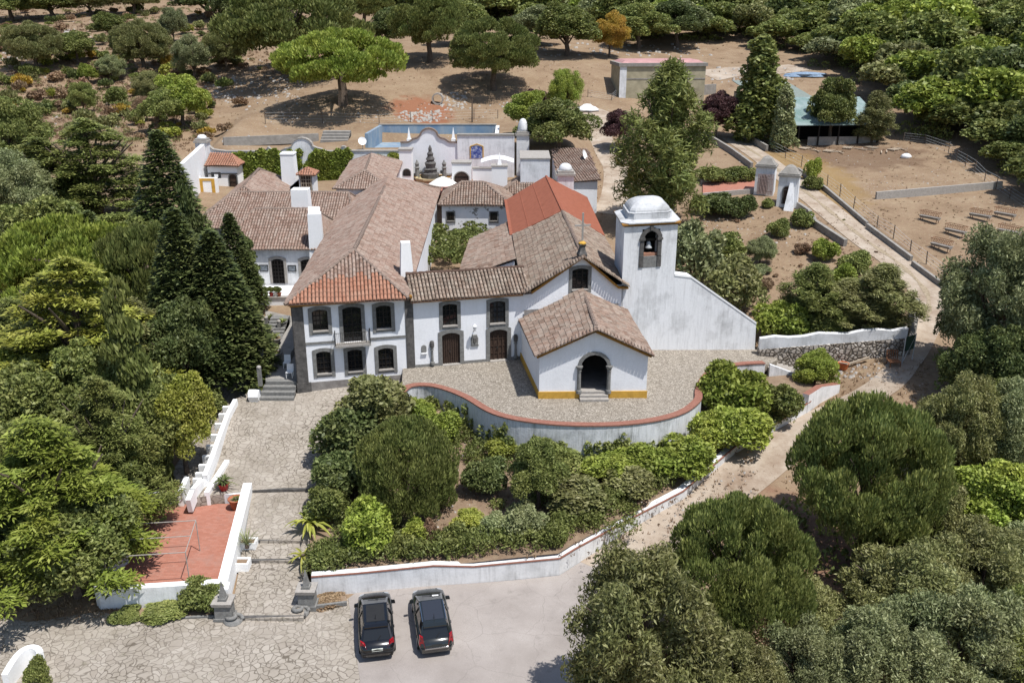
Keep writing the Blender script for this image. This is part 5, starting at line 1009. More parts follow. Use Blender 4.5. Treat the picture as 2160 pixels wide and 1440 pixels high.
# fountain wall
fw_ = thing('fountain_wall', (bx_(905), YB, 4.6), 'white wall with a scrolled gable and two spike finials behind the fountain', 'wall'); zf_ = bz_(301); xc = bx_(906)
prof = [(xF0, zf_), (xc - 2.6, zf_ + .05), (xc - 2.0, zf_ + .45), (xc - 1.5, zf_ + .55)] + [(xc + 1.15 * math.sin(a), zf_ + .75 + 1.0 * math.cos(a)) for a in np.linspace(-1.45, 1.45, 9)] + [(xc + 1.5, zf_ + .55), (xc + 2.0, zf_ + .45), (xc + 2.6, zf_ + .05), (xF1, zf_)]
b = MB()
for (a, za), (c, zc2) in zip(prof, prof[1:]): b.hexa([BF.P(a, .1, 3), BF.P(c, .1, 3), BF.P(c, -.5, 3), BF.P(a, -.5, 3)], [BF.P(a, .1, za), BF.P(c, .1, zc2), BF.P(c, -.5, zc2), BF.P(a, -.5, za)])
b.build('wall', M['white'], fw_)
b = MB()
for (a, za), (c, zc2) in zip(prof, prof[1:]): b.bar(BF.P(a, -.1, za + .06), BF.P(c, -.1, zc2 + .06), .7, .2)
b.build('cornice', M['ridge'], fw_)
for x_ in (864, 957): x = bx_(x_); b = MB(); b.obox((x, YB + .2), (1, 0), .28, .28, zf_ + .1, zf_ + .5); b.obox((x, YB + .2), (1, 0), .2, .2, zf_ + .5, zf_ + 1.9, 0, .08, .08); b.build('spike_finial', M['white_clean'], fw_)
b = MB(); x = bx_(875); BF.box(b, x - 2.2, bx_(950), .1, .16, 4.2, 5.3); b.build('dado', M['ochre'], fw_)
b = MB(); BF.box(b, x - 2.2, bx_(950), .161, .18, 4.65, 4.95); b.build('dado_stripe', M['white_clean'], fw_)
pl = thing('court_pier', (bx_(856), YB - 2, 4), 'square white pier with a small arched grille left of the fountain', 'pier'); a, c = bx_(843, YB - 2.5), bx_(869, YB - 2.5); b = MB(); b.box(a, c, YB - 3, YB - 1.4, 3, bz_(318, YB - 3)); b.build('shaft', M['white_clean'], pl); b = MB(); b.box(a - .1, c + .1, YB - 3.1, YB - 1.3, bz_(318, YB - 3) + .002, bz_(318, YB - 3) + .22); b.build('cap', M['stone_pale'], pl)
PFr = Fr(((a + c) / 2, YB - 3.0), (1, 0)); window(PFr, pl, .1, .9, bz_(371, YB - 3), bz_(357, YB - 3), fw=.1, rise=.4, door=True, name='grille', cols=3, rows=2, depth=.012, bars='iron')
fz = 4.75; ftn = thing('fountain', (bx_(910), YB - 1.4, fz), 'ornate grey stone fountain with stacked tiers and two urns over a pale basin', 'fountain'); x, y = bx_(909), YB - 1.5
b = MB(); b.lathe((x, y, 0), [(1.9, fz - .4), (1.9, fz + .25), (2.05, fz + .3), (2.05, fz + .5), (1.75, fz + .5), (1.7, fz + .3)], 8, rot=.39); b.build('basin', plain('pale_yellow_stone', (.38, .31, .18), .85, .2, .2), ftn)
b = MB(); b.lathe((x, y + .5, 0), [(1.1, fz + .3), (1.1, fz + .9), (.85, fz + 1.0), (.8, fz + 1.4), (.95, fz + 1.45), (.6, fz + 1.6), (.75, fz + 2.2), (.45, fz + 2.5), (.6, fz + 2.7), (.35, fz + 3.1), (.42, fz + 3.4), (.2, fz + 3.7), (.25, fz + 4.0), (.05, fz + 4.5)], 9, rot=.3); b.build('column', M['stone_dark'], ftn)
for s_ in (-1, 1):
    b = MB(); b.lathe((x + s_ * 1.75, y + .6, 0), [(.3, fz + .2), (.26, fz + 1.5), (.36, fz + 1.6), (.2, fz + 1.75), (.3, fz + 2.1), (.12, fz + 2.4), (.05, fz + 2.6)], 8); b.build('urn', M['stone'], ftn)
    b = MB(); b.tube([V(x + s_ * (1.2 + 2.2 * f), y + .9, fz + 1.1 - .5 * math.sin(f * 3.1)) for f in np.linspace(0, 1, 7)], .2, 6); b.build('bench_arm', M['stone'], ftn)
sheet('fountain_court', [V(bx_(862), YB - .2, 0), V(bx_(862), 107, 0), V(bx_(1090), 107, 0), V(bx_(1090), YB - .2, 0)], lambda x, y: np.full(np.shape(x), 4.72), M['court'], off=0)
# tiled panel wall
pw_ = thing('panel_wall', (bx_(1020), YB, 4.6), 'plain grey-white wall with a blue tile panel right of the fountain', 'wall'); b = MB(); BF.box(b, xF1 + .02, xE, -.6, .35, 3, bz_(286)); b.build('wall', M['white_old'], pw_); b = MB(); BF.box(b, xF1 + .02, xE, -.7, .45, bz_(286) + .002, bz_(286) + .2); b.build('coping', M['concrete'], pw_)
_m = N('blue_painted_tiles', .3, .5); _m.col(_m.ramp(_m.noise(2.6, 5, rough=.7), [(.36, (.02, .035, .2)), (.5, (.1, .14, .36)), (.6, (.5, .52, .58))])); pc = bx_(1006)
b = MB(); BF.box(b, pc - .75, pc + .75, .35, .39, bz_(333), bz_(308)); pan = b.build('tile_panel', _m.mat, pw_); b = MB()
for (q0, q1) in (((pc - .82, bz_(333)), (pc - .82, bz_(308))), ((pc + .82, bz_(333)), (pc + .82, bz_(308))), ((pc - .82, bz_(308)), (pc, bz_(303))), ((pc, bz_(303)), (pc + .82, bz_(308)))): b.bar(BF.P(q0[0], .38, q0[1]), BF.P(q1[0], .38, q1[1]), .14, .1)
b.build('panel_frame', M['ochre'], pan)
# blue tank behind
_m = N('faded_blue_paint', .85, .2); _m.col(_m.mix(_m.ramp(_m.noise(.9, 8, st=(1, 1, .25), rough=.7), [(.45, 0.), (.7, .8)]), _m.ramp(_m.noise(.25, 4), [(.4, (.13, .21, .31)), (.65, (.25, .32, .37))]), (.36, .37, .37))); M['blue'] = _m.mat
tk = thing('water_tank', (-11, 130, 9), 'long empty open water tank with faded blue inner walls behind the fountain wall', 'water tank'); yb_ = 131.4; x0, x1 = atY(800, 265, yb_).x, atY(1046, 263, yb_).x; zt2 = atY(900, 264, yb_).z; zfl = zt2 - 2.6
b = MB(); b.box(x0, x1, yb_, yb_ + .5, zfl, zt2); b.build('back_wall', M['blue'], tk); b = MB(); xl = atY(770, 298, 122).x; b.hexa([(xl, 122, zfl), (xl + .4, 122, zfl), (x0 + .4, yb_, zfl), (x0, yb_, zfl)], [(xl, 122, zt2), (xl + .4, 122, zt2), (x0 + .4, yb_, zt2), (x0, yb_, zt2)]); b.build('side_wall', M['blue'], tk)
b = MB(); b.box(x1, x1 + .5, 120.5, yb_ + .5, zfl, zt2 - .1); b.build('end_wall', M['white_old'], tk); b = MB(); b.face([(xl, 121, zfl + .25), (x1, 121, zfl + .25), (x1, yb_, zfl + .25), (x0, yb_, zfl + .25)]); b.build('floor', M['blue'], tk); b = MB(); b.box(x0 - .1, x1 + .1, yb_ - .05, yb_ + .55, zt2 + .002, zt2 + .12); b.build('coping', M['concrete'], tk)
# ruined walls and steps behind the ivy wall
rw = thing('ruined_wall', (-30, 121, 8), 'low grey ruined wall with steps on the slope behind the ivy wall', 'wall'); a, c = G(472, 306), G(672, 297); b = MB(); b.bar(a + V(0, 0, .4), c + V(0, 0, .4), .4, 1.2); b.build('wall', M['concrete'], rw)
b = MB(); p = G(700, 300)
for k in range(4): b.box(p.x - 1.6, p.x + 2.2, p.y + k * .7, p.y + k * .7 + 1.2, p.z - .6, p.z + .3 * (k + 1))
b.build('steps', M['concrete'], rw)
# dishes
def dish(p, r, lb, tilt):
    tt = thing('satellite_dish', p, lb, 'satellite dish'); b = MB(); pole(b, V(*p), 1.0, .04); b.build('mast', M['metal'], tt); c = V(p[0], p[1] - .1, p[2] + 1.1); ax = Vector(tilt).normalized(); u = ax.cross(V(0, 0, 1)).normalized(); v = u.cross(ax)
    b = MB(); b.loft([[c + ax * (.28 * r * q * q) + (u * math.cos(a) + v * math.sin(a)) * r * q for a in np.linspace(0, 2 * math.pi, 15)[:-1]] for q in (.05, .4, .75, 1.0)], 0, False); b.build('reflector', M['white_paint'], tt, True); b = MB(); b.bar(c - v * r, c + ax * .6 * r, .03); b.build('feed_arm', M['metal'], tt)
p = atY(766, 305, 121); dish((p.x, 120.5, p.z - .6), .55, 'white satellite dish on the wall top left of the fountain', (.3, -1, .5)); p = atY(1231, 328, 112); dish((p.x, 112, p.z - 1.1), .7, 'white satellite dish behind the long red outbuilding', (1, -.4, .4))
# pieces of the inner courtyard
def plain_block(name, lb, cat, x0, x1, py_top, Y0, Y1, zb, mat='white_old'):
    a, c = atY(x0, py_top, Y0), atY(x1, py_top, Y0); tt = thing(name, ((a.x + c.x) / 2, Y0, zb), lb, cat); b = MB(); b.box(a.x, c.x, Y0, Y1, zb, a.z); b.build('wall', M[mat], tt); b = MB(); b.box(a.x - .08, c.x + .08, Y0 - .08, Y1 + .08, a.z + .002, a.z + .14); b.build('coping', M['stone_pale'], tt); return tt, a, c
t, a, c = plain_block('oven_house', 'small white block with a dark arched mouth beside the parasol', 'small building', 953, 993, 345, 109, 111, 4, 'white_clean'); OF = Fr(((a.x + c.x) / 2, 109), (1, 0)); zz = atY(970, 388, 109).z; window(OF, t, .0, 1.7, zz - .2, zz + 1.45, fw=.12, rise=.6, door=True, name='arch_mouth', cols=1, rows=1, depth=.012, stone_='stone_pale', bars='dark')
t, a, c = plain_block('courtyard_wall', 'white courtyard wall carrying a white cloth canopy', 'wall', 997, 1062, 356, 110, 110.6, 4, 'white_clean')
b = MB(); b.loft([[V(a.x + 1 + 4 * f, 111.5 + 1.3 * g, a.z + 1.0 + .45 * math.sin(f * 3.14) - .3 * abs(g)) for g in np.linspace(-1, 1, 6)] for f in np.linspace(0, 1, 8)], 0, False); o = b.build('cloth_canopy', M['white_paint']); tag(o, 'white cloth canopy stretched over the courtyard behind the oven', 'canopy')
t, a, c = plain_block('white_pier', 'tall white pier with pyramid top behind the courtyard building', 'pier', 1037, 1070, 352, 107, 108.6, 4, 'white_clean'); b = MB(); b.obox(((a.x + c.x) / 2, 107.8), (1, 0), .25, .25, a.z + .142, a.z + 1.6, 0, .06, .06); b.build('pyramid', M['white_clean'], t)
plain_block('rear_store', 'windowless grey-white store block with stained flat parapet right of the courtyard', 'small building', 1098, 1160, 336, 106, 112, 3)
rb = thing('long_outbuilding', (12, 108, 3), 'long outbuilding with single slope of faded tiles beside the back lane', 'outbuilding'); e_ = [atY(1178, 384, 103), atY(1268, 390, 104), atY(1240, 334, 116), atY(1162, 330, 116)]; ze = e_[0].z
for p in e_[2:]: p.z = ze + 1.9
e_[1].z = ze; b = MB(); roof_plane(b, e_, (0, 1), pitch=.32); b.build('roof', [M['tile_pink'], M['underlay']], rb); b = MB(); i_ = [e_[0] + V(.2, .3, -.18), e_[1] + V(-.4, .3, -.18), e_[2] + V(-.4, -.1, -.18), e_[3] + V(.2, -.1, -.18)]; b.hexa([V(p.x, p.y, 1) for p in i_], i_); b.build('wall', M['white'], rb)
sc = simple_block('church_sacristy', 'low tiled block wedged between the courtyard building and the red church roof', 'annex', [V(-1.4, 104.2, 5.4), V(5.5, 104.2, 5.4), V(5.5, 110, 5.4), V(-1.4, 110, 5.4)], V(1.0, 107, 6.9), V(3.5, 107, 6.9), 'tile_old', 2, True)
# parasol
p = atY(934, 387, 108); zt2 = atY(934, 372, 108).z; ps = thing('parasol', (p.x, 108, 4.72), 'large cream parasol in the courtyard behind the long house', 'parasol'); b = MB(); pole(b, V(p.x, 108, 4.72), zt2 - 4.72, .05); b.build('pole', M['metal'], ps); b = MB(); b.lathe((p.x, 108, 0), [(1.75, zt2 - .95), (1.72, zt2 - .85), (.9, zt2 - .35), (.05, zt2)], 8, rot=.2); b.build('canopy', plain('cream_canvas', (.75, .73, .68), .9, .1, .04), ps)
# courtyard pergola greenery bars and courtyard floor handled by plants; outdoor table
# ================================================================ right side: gate, walls, fences
def low_wall(lb, P, h, w, mat='concrete', name='low_wall'):
    tt = thing(name, P[0], lb, 'low wall'); b = MB()
    for a, c in zip(P, P[1:]): b.bar(a + V(0, 0, h / 2 - .2), c + V(0, 0, h / 2 - .2), w, h + .4)
    b.build('wall', M[mat], tt)
low_wall('low grey wall on the uphill left side of the track above the gate', [G(1503, 300), G(1542, 324), G(1585, 356)], .8, .35)
low_wall('curving low grey wall below the gate on the garden side of the track', [G(1682, 440), G(1706, 456), G(1718, 478), G(1782, 520)], .75, .4)
low_wall('low grey kerb wall on the paddock side of the upper track', [G(1682, 362), G(1742, 404), G(1828, 478)], .55, .3)
low_wall('low grey kerb wall on the paddock side of the lower track', [G(1828, 482), G(1921, 552)], .6, .3)
low_wall('last length of low wall beside the track before the olive tree', [G(1924, 560), G(2008, 622)], .5, .3)
low_wall('short grey wall along the barn side of the upper track', [G(1557, 283), G(1617, 320)], .9, .35)
low_wall('long pale wall standing alone across the dry paddock', [G(1847, 420), G(2112, 397)], .85, .3, 'stone_pale', 'paddock_wall')
low_wall('pale kerb wall along the back edge of the small red court', [G(1478, 388), G(1580, 382)], .5, .3, 'stone_pale')
low_wall('pale retaining kerb along the front of the small red court', [G(1482, 418), G(1625, 405)], .6, .3, 'stone_pale')
sheet('upper_red_court', [G(1482, 415), G(1628, 402), G(1600, 378), G(1482, 388)], Hv, M['court'], off=.2)
def gate_tower(px_, pyb, w, h, lb, butt):
    p = G(px_, pyb); tt = thing('gate_pillar', p, lb, 'gate pillar', 'gate pillars on the track'); x, y, z = p; tv = V(.93, -.36, 0)
    b = MB(); b.obox((x, y), tv, w / 2, w / 2 * .9, z - .6, z + h, 0, .96, .96); b.build('shaft', M['white_old'], tt); b = MB(); b.obox((x, y), tv, w * .54, w * .5, z + h + .002, z + h + .2); b.obox((x, y), tv, w * .48, w * .45, z + h + .2, z + h + .35); b.obox((x, y), tv, w * .42, w * .4, z + h + .35, z + h + 1.0, 0, .55, .55); b.obox((x, y), tv, w * .23, w * .22, z + h + 1.0, z + h + 1.25, 0, .3, .3); b.build('cap', M['concrete'], tt)
    GF = Fr((x, y) + tv.yx * 0 if False else (x - tv.x * 0 + tv.y * w * .45, y - tv.x * w * .45), tv); window(GF, tt, -.1, .8, z + .3, z + 2.3, fw=.1, rise=.38, door=True, name='arched_recess', cols=1, rows=1, depth=.012, bars='stone_dark')
    if butt: b = MB(); q = V(x, y, z) + V(tv.y, -tv.x, 0) * w * .45 + tv * .35; b.hexa([q + tv * -.55 + V(tv.y, -tv.x, 0) * 1.3 + V(0, 0, -.5), q + tv * .55 + V(tv.y, -tv.x, 0) * 1.3 + V(0, 0, -.5), q + tv * .55 + V(0, 0, -.5), q + tv * -.55 + V(0, 0, -.5)], [q + tv * -.2 + V(tv.y, -tv.x, 0) * .12 + V(0, 0, h * .8), q + tv * .2 + V(tv.y, -tv.x, 0) * .12 + V(0, 0, h * .8), q + tv * .2 + V(0, 0, h * .8), q + tv * -.2 + V(0, 0, h * .8)]); b.build('buttress', M['white_old'], tt)
    return p
g1 = gate_tower(1612, 407, 2.3, 3.2, 'square gate pillar with pyramidal cap on the uphill side of the track', False); g2 = gate_tower(1660, 432, 2.3, 3.4, 'square gate pillar with sloping buttress nearest the paddock', True)
t = thing('slatted_gate', (g1 + g2) / 2, 'pale slatted wooden gate leaf leaning by the uphill gate pillar', 'gate'); b = MB(); dgv = V(.93, -.36, 0); c0_ = g1 + V(-.34, -1.3, 0)
for k in range(11): q = c0_ + dgv * (-.85 + k * .17); b.bar(q + V(0, 0, .05), q + V(0, 0, 2.5), .1, .05)
for z in (.4, 1.9): b.bar(c0_ + dgv * -.9 + V(0, .05, z), c0_ + dgv * .9 + V(0, .05, z), .05, .1)
b.build('slats', plain('faded_pink_timber', (.33, .25, .23), .85, .2, .3, 5), t)
def fence(lb, P, h=1.35, step=3.2, name='wire_fence', tilt=.06):
    tt = thing(name, P[0], lb, 'fence'); pts_ = []
    for a, c in zip(P, P[1:]):
        n_ = max(1, int((c - a).length / step))
        for k in range(n_): q = a.lerp(c, k / n_); pts_.append(V(q.x, q.y, H(q.x, q.y)))
    pts_.append(P[-1]); tops = []
    for q in pts_: hh_ = h * random.uniform(.85, 1.15); b = MB(); tp = q + V(random.uniform(-tilt, tilt), random.uniform(-tilt, tilt), hh_); b.tube([q - V(0, 0, .2), tp], .055, 5); b.build('fence_post', M['bark'], tt); tops.append(tp)
    b = MB()
    for i in range(len(pts_) - 1):
        for f in (.15, .4, .65, .92): b.tube([pts_[i].lerp(tops[i], f), pts_[i + 1].lerp(tops[i + 1], f)], .012, 3, 0, False)
    b.build('wire', M['metal'], tt)
fence('wire fence on crooked posts between the track and the dry paddock', [G(1625, 318), G(1690, 352), G(1745, 392), G(1800, 440), G(1850, 480), G(1920, 530), G(1990, 585)])
fence('wire fence on posts along the wooded far edge of the paddock', [G(1905, 298), G(1950, 303), G(2000, 325), G(2055, 365), G(2100, 400), G(2160, 440)], 1.5)
fence('sparse wire fence on thin posts above the blue water tank', [G(560, 262), G(800, 262), G(866, 258), G(912, 255), G(1000, 252), G(1050, 250)], 1.6, 6)
t = thing('wooden_post', G(996, 258), 'single tall grey timber post standing behind the water tank', 'post'); b = MB(); p = G(996, 258); b.tube([p, p + V(.05, 0, 3.6)], [.12, .09], 7); b.build('post', M['bark'], t)
fence('short wire fence with leaning posts near the pink roofed building', [G(1240, 205), G(1290, 212), G(1300, 205)], 1.3, 2.5)
# feeding troughs
def trough(p, a, lb):
    tt = thing('feed_trough', p, lb, 'feed trough', 'feed troughs in the paddock', a); ROOT[tt] = V(0, 0, 0); b = MB()
    b.hexa([V(-1.1, -.18, .35), V(1.1, -.18, .35), V(1.1, .18, .35), V(-1.1, .18, .35)], [V(-1.15, -.32, .62), V(1.15, -.32, .62), V(1.15, .32, .62), V(-1.15, .32, .62)]); b.build('tray', M['concrete'], tt)
    for x in (-.95, .95):
        for y in (-.2, .2): b = MB(); b.bar(V(x, y, 0), V(x, y, .36), .05); b.build('leg', M['rust'], tt)
    b = MB()
    for k in range(12): x = -1.1 + k * .2; b.bar(V(x, -.06, .64), V(x, -.36, 1.15), .025); b.bar(V(x, .06, .64), V(x, .36, 1.15), .025)
    for y in (-.36, .36): b.bar(V(-1.12, y, 1.15), V(1.12, y, 1.15), .04)
    for x in (-1.1, 1.1): b.bar(V(x, -.36, 1.15), V(x, .36, 1.15), .04)
    b.build('rack', M['rust'], tt); return tt
_tr = [(1960, 468, 'feed trough nearest the long paddock wall, leftmost of the upper row'), (2066, 464, 'feed trough in the middle of the upper row in the paddock'), (2118, 461, 'feed trough at the right end of the upper row in the paddock'), (2014, 497, 'feed trough in the centre of the lower paddock row'), (1984, 528, 'feed trough closest to the track and the olive tree'), (2127, 498, 'feed trough furthest right in the lower paddock row')]
proto = None
for i, (x_, y_, lb) in enumerate(_tr):
    p = G(x_, y_)
    if proto is None: proto = trough(p, -1.0, lb)
    else: o = copy_tree(proto); o.location = p; o['label'] = lb; o.rotation_euler = (0, 0, -1.0 + random.uniform(-.12, .12))
# barn
p = G(1640, 306); q = G(1850, 300); bf = Fr((p.x, p.y), (q.x - p.x, q.y - p.y)); ln = (q - p).length; zb = p.z
bn = thing('barn', p, 'low open barn with pale green metal roofs half hidden by poplars', 'barn'); _m = N('pale_green_metal_sheet', .5, .4); w_ = _m.n('ShaderNodeTexWave'); w_.inputs['Scale'].default_value = 3; _m.l(_m.pos, w_.inputs[0]); _m.col(_m.mix(_m.ramp(_m.noise(.4, 5), [(.4, 0.), (.65, 1.)]), (.16, .24, .22), (.3, .36, .35))); _m.bump(w_.outputs[1], .05, .4); M['sheet'] = _m.mat
b = MB(); e_, r_, k_ = zb + 2.9, zb + 6.0, zb + 7.2
b.hexa([bf.P(-.6, .6, e_ - .08), bf.P(ln + .6, .6, e_ - .08), bf.P(ln + .6, -9, r_ - .08), bf.P(-.6, -9, r_ - .08)], [bf.P(-.6, .6, e_), bf.P(ln + .6, .6, e_), bf.P(ln + .6, -9, r_), bf.P(-.6, -9, r_)]); b.build('front_roof', M['sheet'], bn)
b = MB(); b.hexa([bf.P(-.6, -9.001, r_ - .09), bf.P(ln * .55, -9.001, r_ - .09), bf.P(ln * .55, -22, k_ + .3), bf.P(-.6, -22, k_ + .3)], [bf.P(-.6, -9.001, r_ - .01), bf.P(ln * .55, -9.001, r_ - .01), bf.P(ln * .55, -22, k_ + .4), bf.P(-.6, -22, k_ + .4)]); b.build('rear_roof', plain('grey_green_roof_sheet', (.2, .23, .2), .6, .3, .15), bn)
b = MB(); bf.box(b, -.3, ln * .5, -21.5, -21.2, zb - .5, e_ + 3); bf.box(b, -.3, -.05, -21.2, -9, zb - .5, e_ + 2.8); b.build('rear_wall', M['concrete'], bn)
for k in range(6): b = MB(); s_ = ln * k / 5; bf.box(b, s_ - .1, s_ + .1, -.1, .1, zb - .6, e_ - .05); b.build('post', M['wood_dark'], bn)
b = MB(); bf.box(b, ln * .3, ln, -.2, -.1, zb - .3, zb + 1.1); b.build('corrugated_side', M['concrete'], bn)
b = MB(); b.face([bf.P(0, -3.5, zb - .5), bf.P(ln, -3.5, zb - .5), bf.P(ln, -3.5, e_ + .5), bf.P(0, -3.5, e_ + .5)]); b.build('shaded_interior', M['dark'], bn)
# planks and pallets lying by the barn
for i in range(14):
    p = G(1695 + i * 16 + random.uniform(-5, 5), 318 + random.uniform(-6, 5)); o = thing('timber_pallet' if i % 3 == 0 else 'timber_plank', p, 'bleached timber lying in the heap along the barn front', 'timber', 'timber scattered along the barn front', random.uniform(0, 3)); ROOT[o] = V(0, 0, 0); b = MB()
    if i % 3 == 0:
        for k in range(6): b.box(-.9, .9, -.6 + k * .22, -.48 + k * .22, .12, .16)
        for x in (-.8, 0, .75): b.box(x, x + .1, -.6, .62, .0, .119)
        b.build('slats', M['wood_pale'], o)
    else: b.bar((-1.3, 0, .08), (1.3, .1, .1), .16, .08); b.build('board', M['wood_pale'], o)
p = G(1911, 333); o = thing('white_sack', p, 'crumpled white sack lying in the dark soil of the paddock', 'sack'); b = MB(); b.loft([[p + V(r * math.cos(a) * random.uniform(.7, 1.2), r * .7 * math.sin(a) * random.uniform(.7, 1.2), z) for a in np.linspace(0, 6.28, 11)[:-1]] for r, z in ((.6, -.1), (.75, .2), (.5, .5), (.15, .62))]); b.build('bag', M['white_paint'], o, True)
p = G(1238, 232); o = thing('white_tarpaulin', p, 'crumpled white tarpaulin heap beside the back lane', 'tarpaulin'); b = MB(); b.loft([[p + V(r * 1.1 * math.cos(a) * random.uniform(.75, 1.2), r * math.sin(a) * random.uniform(.75, 1.2), z) for a in np.linspace(0, 6.28, 15)[:-1]] for r, z in ((1.7, -.1), (1.5, .2), (1.2, .5), (.8, .62), (.5, .9), (.1, .95))]); b.build('sheet', M['white_paint'], o, True)
p = G(1700, 160); o = thing('blue_tarpaulin', p, 'faded blue tarpaulin spread on the ground behind the barn', 'tarpaulin'); b = MB(); b.loft([[p + V(r * 2.2 * math.cos(a) * random.uniform(.8, 1.2), r * math.sin(a) * random.uniform(.8, 1.2), z) for a in np.linspace(0, 6.28, 15)[:-1]] for r, z in ((1.8, -.1), (1.6, .35), (.9, .6), (.1, .7))]); b.build('sheet', plain('blue_plastic', (.2, .27, .36), .7, .2, .3), o)
# concrete ring
p = G(923, 222); o = thing('concrete_ring', p, 'concrete pipe ring lying on its side on the bare red earth', 'pipe ring'); b = MB(); n_ = 18
for rr in (0,):
    R_, r_ = .95, .72; rings = []
    for k in range(n_ + 1): a = 2 * math.pi * k / n_; rings.append([p + V(q * math.cos(a), yy, .95 + q * math.sin(a)) for q, yy in ((R_, 0), (R_, 1.0), (r_, 1.0), (r_, 0))])
    b.loft(rings, 0, False)
b.build('ring', M['stone_pale'], o)
# pink roofed building
p = G(1306, 206); q = V(p.x + 14.6, p.y + 1.2, p.z); pf = Fr((p.x, p.y), (q.x - p.x, q.y - p.y)); pb = thing('flat_roofed_shed', p, 'flat building with a faded pink roof and yellowish walls behind the casuarina', 'outbuilding'); h_ = 5.0
b = MB(); pf.box(b, 0, 14.6, -8, 0, p.z - 2, p.z + h_); b.build('wall', plain('yellowish_stained_render', (.36, .32, .22), .9, .1, .2, 1), pb); b = MB(); pf.box(b, -.25, 14.85, -8.25, .25, p.z + h_ + .002, p.z + h_ + .55); b.build('parapet', M['concrete'], pb); b = MB(); b.hexa([pf.P(.3, -.3, p.z + h_ + .552), pf.P(14.3, -.3, p.z + h_ + .552), pf.P(14.3, -7.6, p.z + h_ + .552), pf.P(.3, -7.6, p.z + h_ + .552)], [pf.P(1, -1.2, p.z + h_ + .95), pf.P(13.6, -1.2, p.z + h_ + .95), pf.P(13.6, -6.8, p.z + h_ + .95), pf.P(1, -6.8, p.z + h_ + .95)]); b.build('roof', plain('faded_pink_roofing', (.42, .24, .23), .9, .1, .15, 1), pb)
b = MB(); pf.box(b, -.05, 1.1, .0, .08, p.z - 1, p.z + h_); b.build('pale_corner', M['white_old'], pb); b = MB(); pf.box(b, 1.1, 14.6, .0, .05, p.z + 2.9, p.z + 3.1); b.build('ledge', M['concrete'], pb)
low_wall('grey block wall beside the pink roofed building', [G(1420, 205), G(1508, 197)], 1.6, .5)
# ================================================================ rubble wall, green sign, barrow, rubbish by the lower gate
A_ = at(1600, 764, -1.5); B_ = at(1908, 753, -.8); zA0, zA1 = atY(1600, 738, A_.y).z, atY(1600, 716, A_.y).z; zB0, zB1 = atY(1908, 714, B_.y).z, atY(1908, 694, B_.y).z
rw = thing('rubble_wall', (A_ + B_) / 2, 'dry rubble stone retaining wall with a white parapet below the upper garden', 'retaining wall'); dv = (B_ - A_); dv.z = 0; dv.normalize(); nv = V(-dv.y, dv.x, 0); b = MB(); K = 10
for k in range(K):
    f, g = k / K, (k + 1) / K; a, c = A_.lerp(B_, f), A_.lerp(B_, g); za, zc2 = zA0 + (zB0 - zA0) * f, zA0 + (zB0 - zA0) * g
    b.hexa([V(a.x, a.y, -4), V(c.x, c.y, -4), V(c.x, c.y, -4) + nv * .9, V(a.x, a.y, -4) + nv * .9], [V(a.x, a.y, za), V(c.x, c.y, zc2), V(c.x, c.y, zc2) + nv * .9, V(a.x, a.y, za) + nv * .9])
b.build('rubble', M['rubble'], rw); b = MB()
for k in range(K):
    f, g = k / K, (k + 1) / K; a, c = A_.lerp(B_, f) + nv * .12, A_.lerp(B_, g) + nv * .12; j = .12 * math.sin(k * 1.9); j2 = .12 * math.sin((k + 1) * 1.9)
    b.hexa([V(a.x, a.y, zA0 + (zB0 - zA0) * f + .002), V(c.x, c.y, zA0 + (zB0 - zA0) * g + .002), V(c.x, c.y, zA0 + (zB0 - zA0) * g + .002) + nv * .5, V(a.x, a.y, zA0 + (zB0 - zA0) * f + .002) + nv * .5], [V(a.x, a.y, zA1 + (zB1 - zA1) * f + j), V(c.x, c.y, zA1 + (zB1 - zA1) * g + j2), V(c.x, c.y, zA1 + (zB1 - zA1) * g + j2) + nv * .5, V(a.x, a.y, zA1 + (zB1 - zA1) * f + j) + nv * .5])
b.build('parapet', M['white_old'], rw)
P = [B_ + V(.3, .2, 0), G(1928, 700), G(1932, 655)]; t = thing('track_bend_wall', P[1], 'short grey wall curving up beside the bend of the track', 'wall'); b = MB()
for a, c in zip(P, P[1:]): b.bar(a + V(0, 0, .5), c + V(0, 0, .5), .35, 1.3)
b.build('wall', M['concrete'], t)
p = G(1910, 768); t = thing('green_sign_board', p, 'dark green board on a thin frame at the bend of the track', 'sign board'); b = MB(); b.bar(p + V(-.3, 0, 0), p + V(-.3, 0, 2.4), .06); b.bar(p + V(.75, .6, 0), p + V(.75, .6, 2.4), .06); b.bar(p + V(-.3, 0, .1), p + V(.75, .6, 2.3), .04); b.build('frame', M['metal'], t); b = MB(); b.hexa([p + V(-.25, 0, 1.1), p + V(.7, .56, 1.1), p + V(.68, .6, 1.1), p + V(-.27, .04, 1.1)], [p + V(-.25, 0, 2.3), p + V(.7, .56, 2.3), p + V(.68, .6, 2.3), p + V(-.27, .04, 2.3)]); b.build('board', plain('dark_green_paint', (.015, .05, .035), .6), t)
p = G(1884, 772); t = thing('rusty_chair', p, 'rusty slatted chair standing alone on the dry grass by the track', 'chair'); b = MB(); b.box(p.x - .45, p.x + .45, p.y - .4, p.y + .4, p.z + .42, p.z + .47); b.build('seat', M['rust'], t); b = MB()
for k in range(6): b.bar(p + V(-.42 + .168 * k, .4, .5), p + V(-.42 + .168 * k, .55, 1.15), .07, .03)
b.bar(p + V(-.45, .56, 1.15), p + V(.45, .56, 1.15), .06); b.build('backrest', M['rust'], t)
for a in (-1, 1):
    for c in (-1, 1): b = MB(); b.bar(p + V(a * .4, c * .36, 0), p + V(a * .4, c * .36, .42), .05); b.build('leg', M['rust'], t)
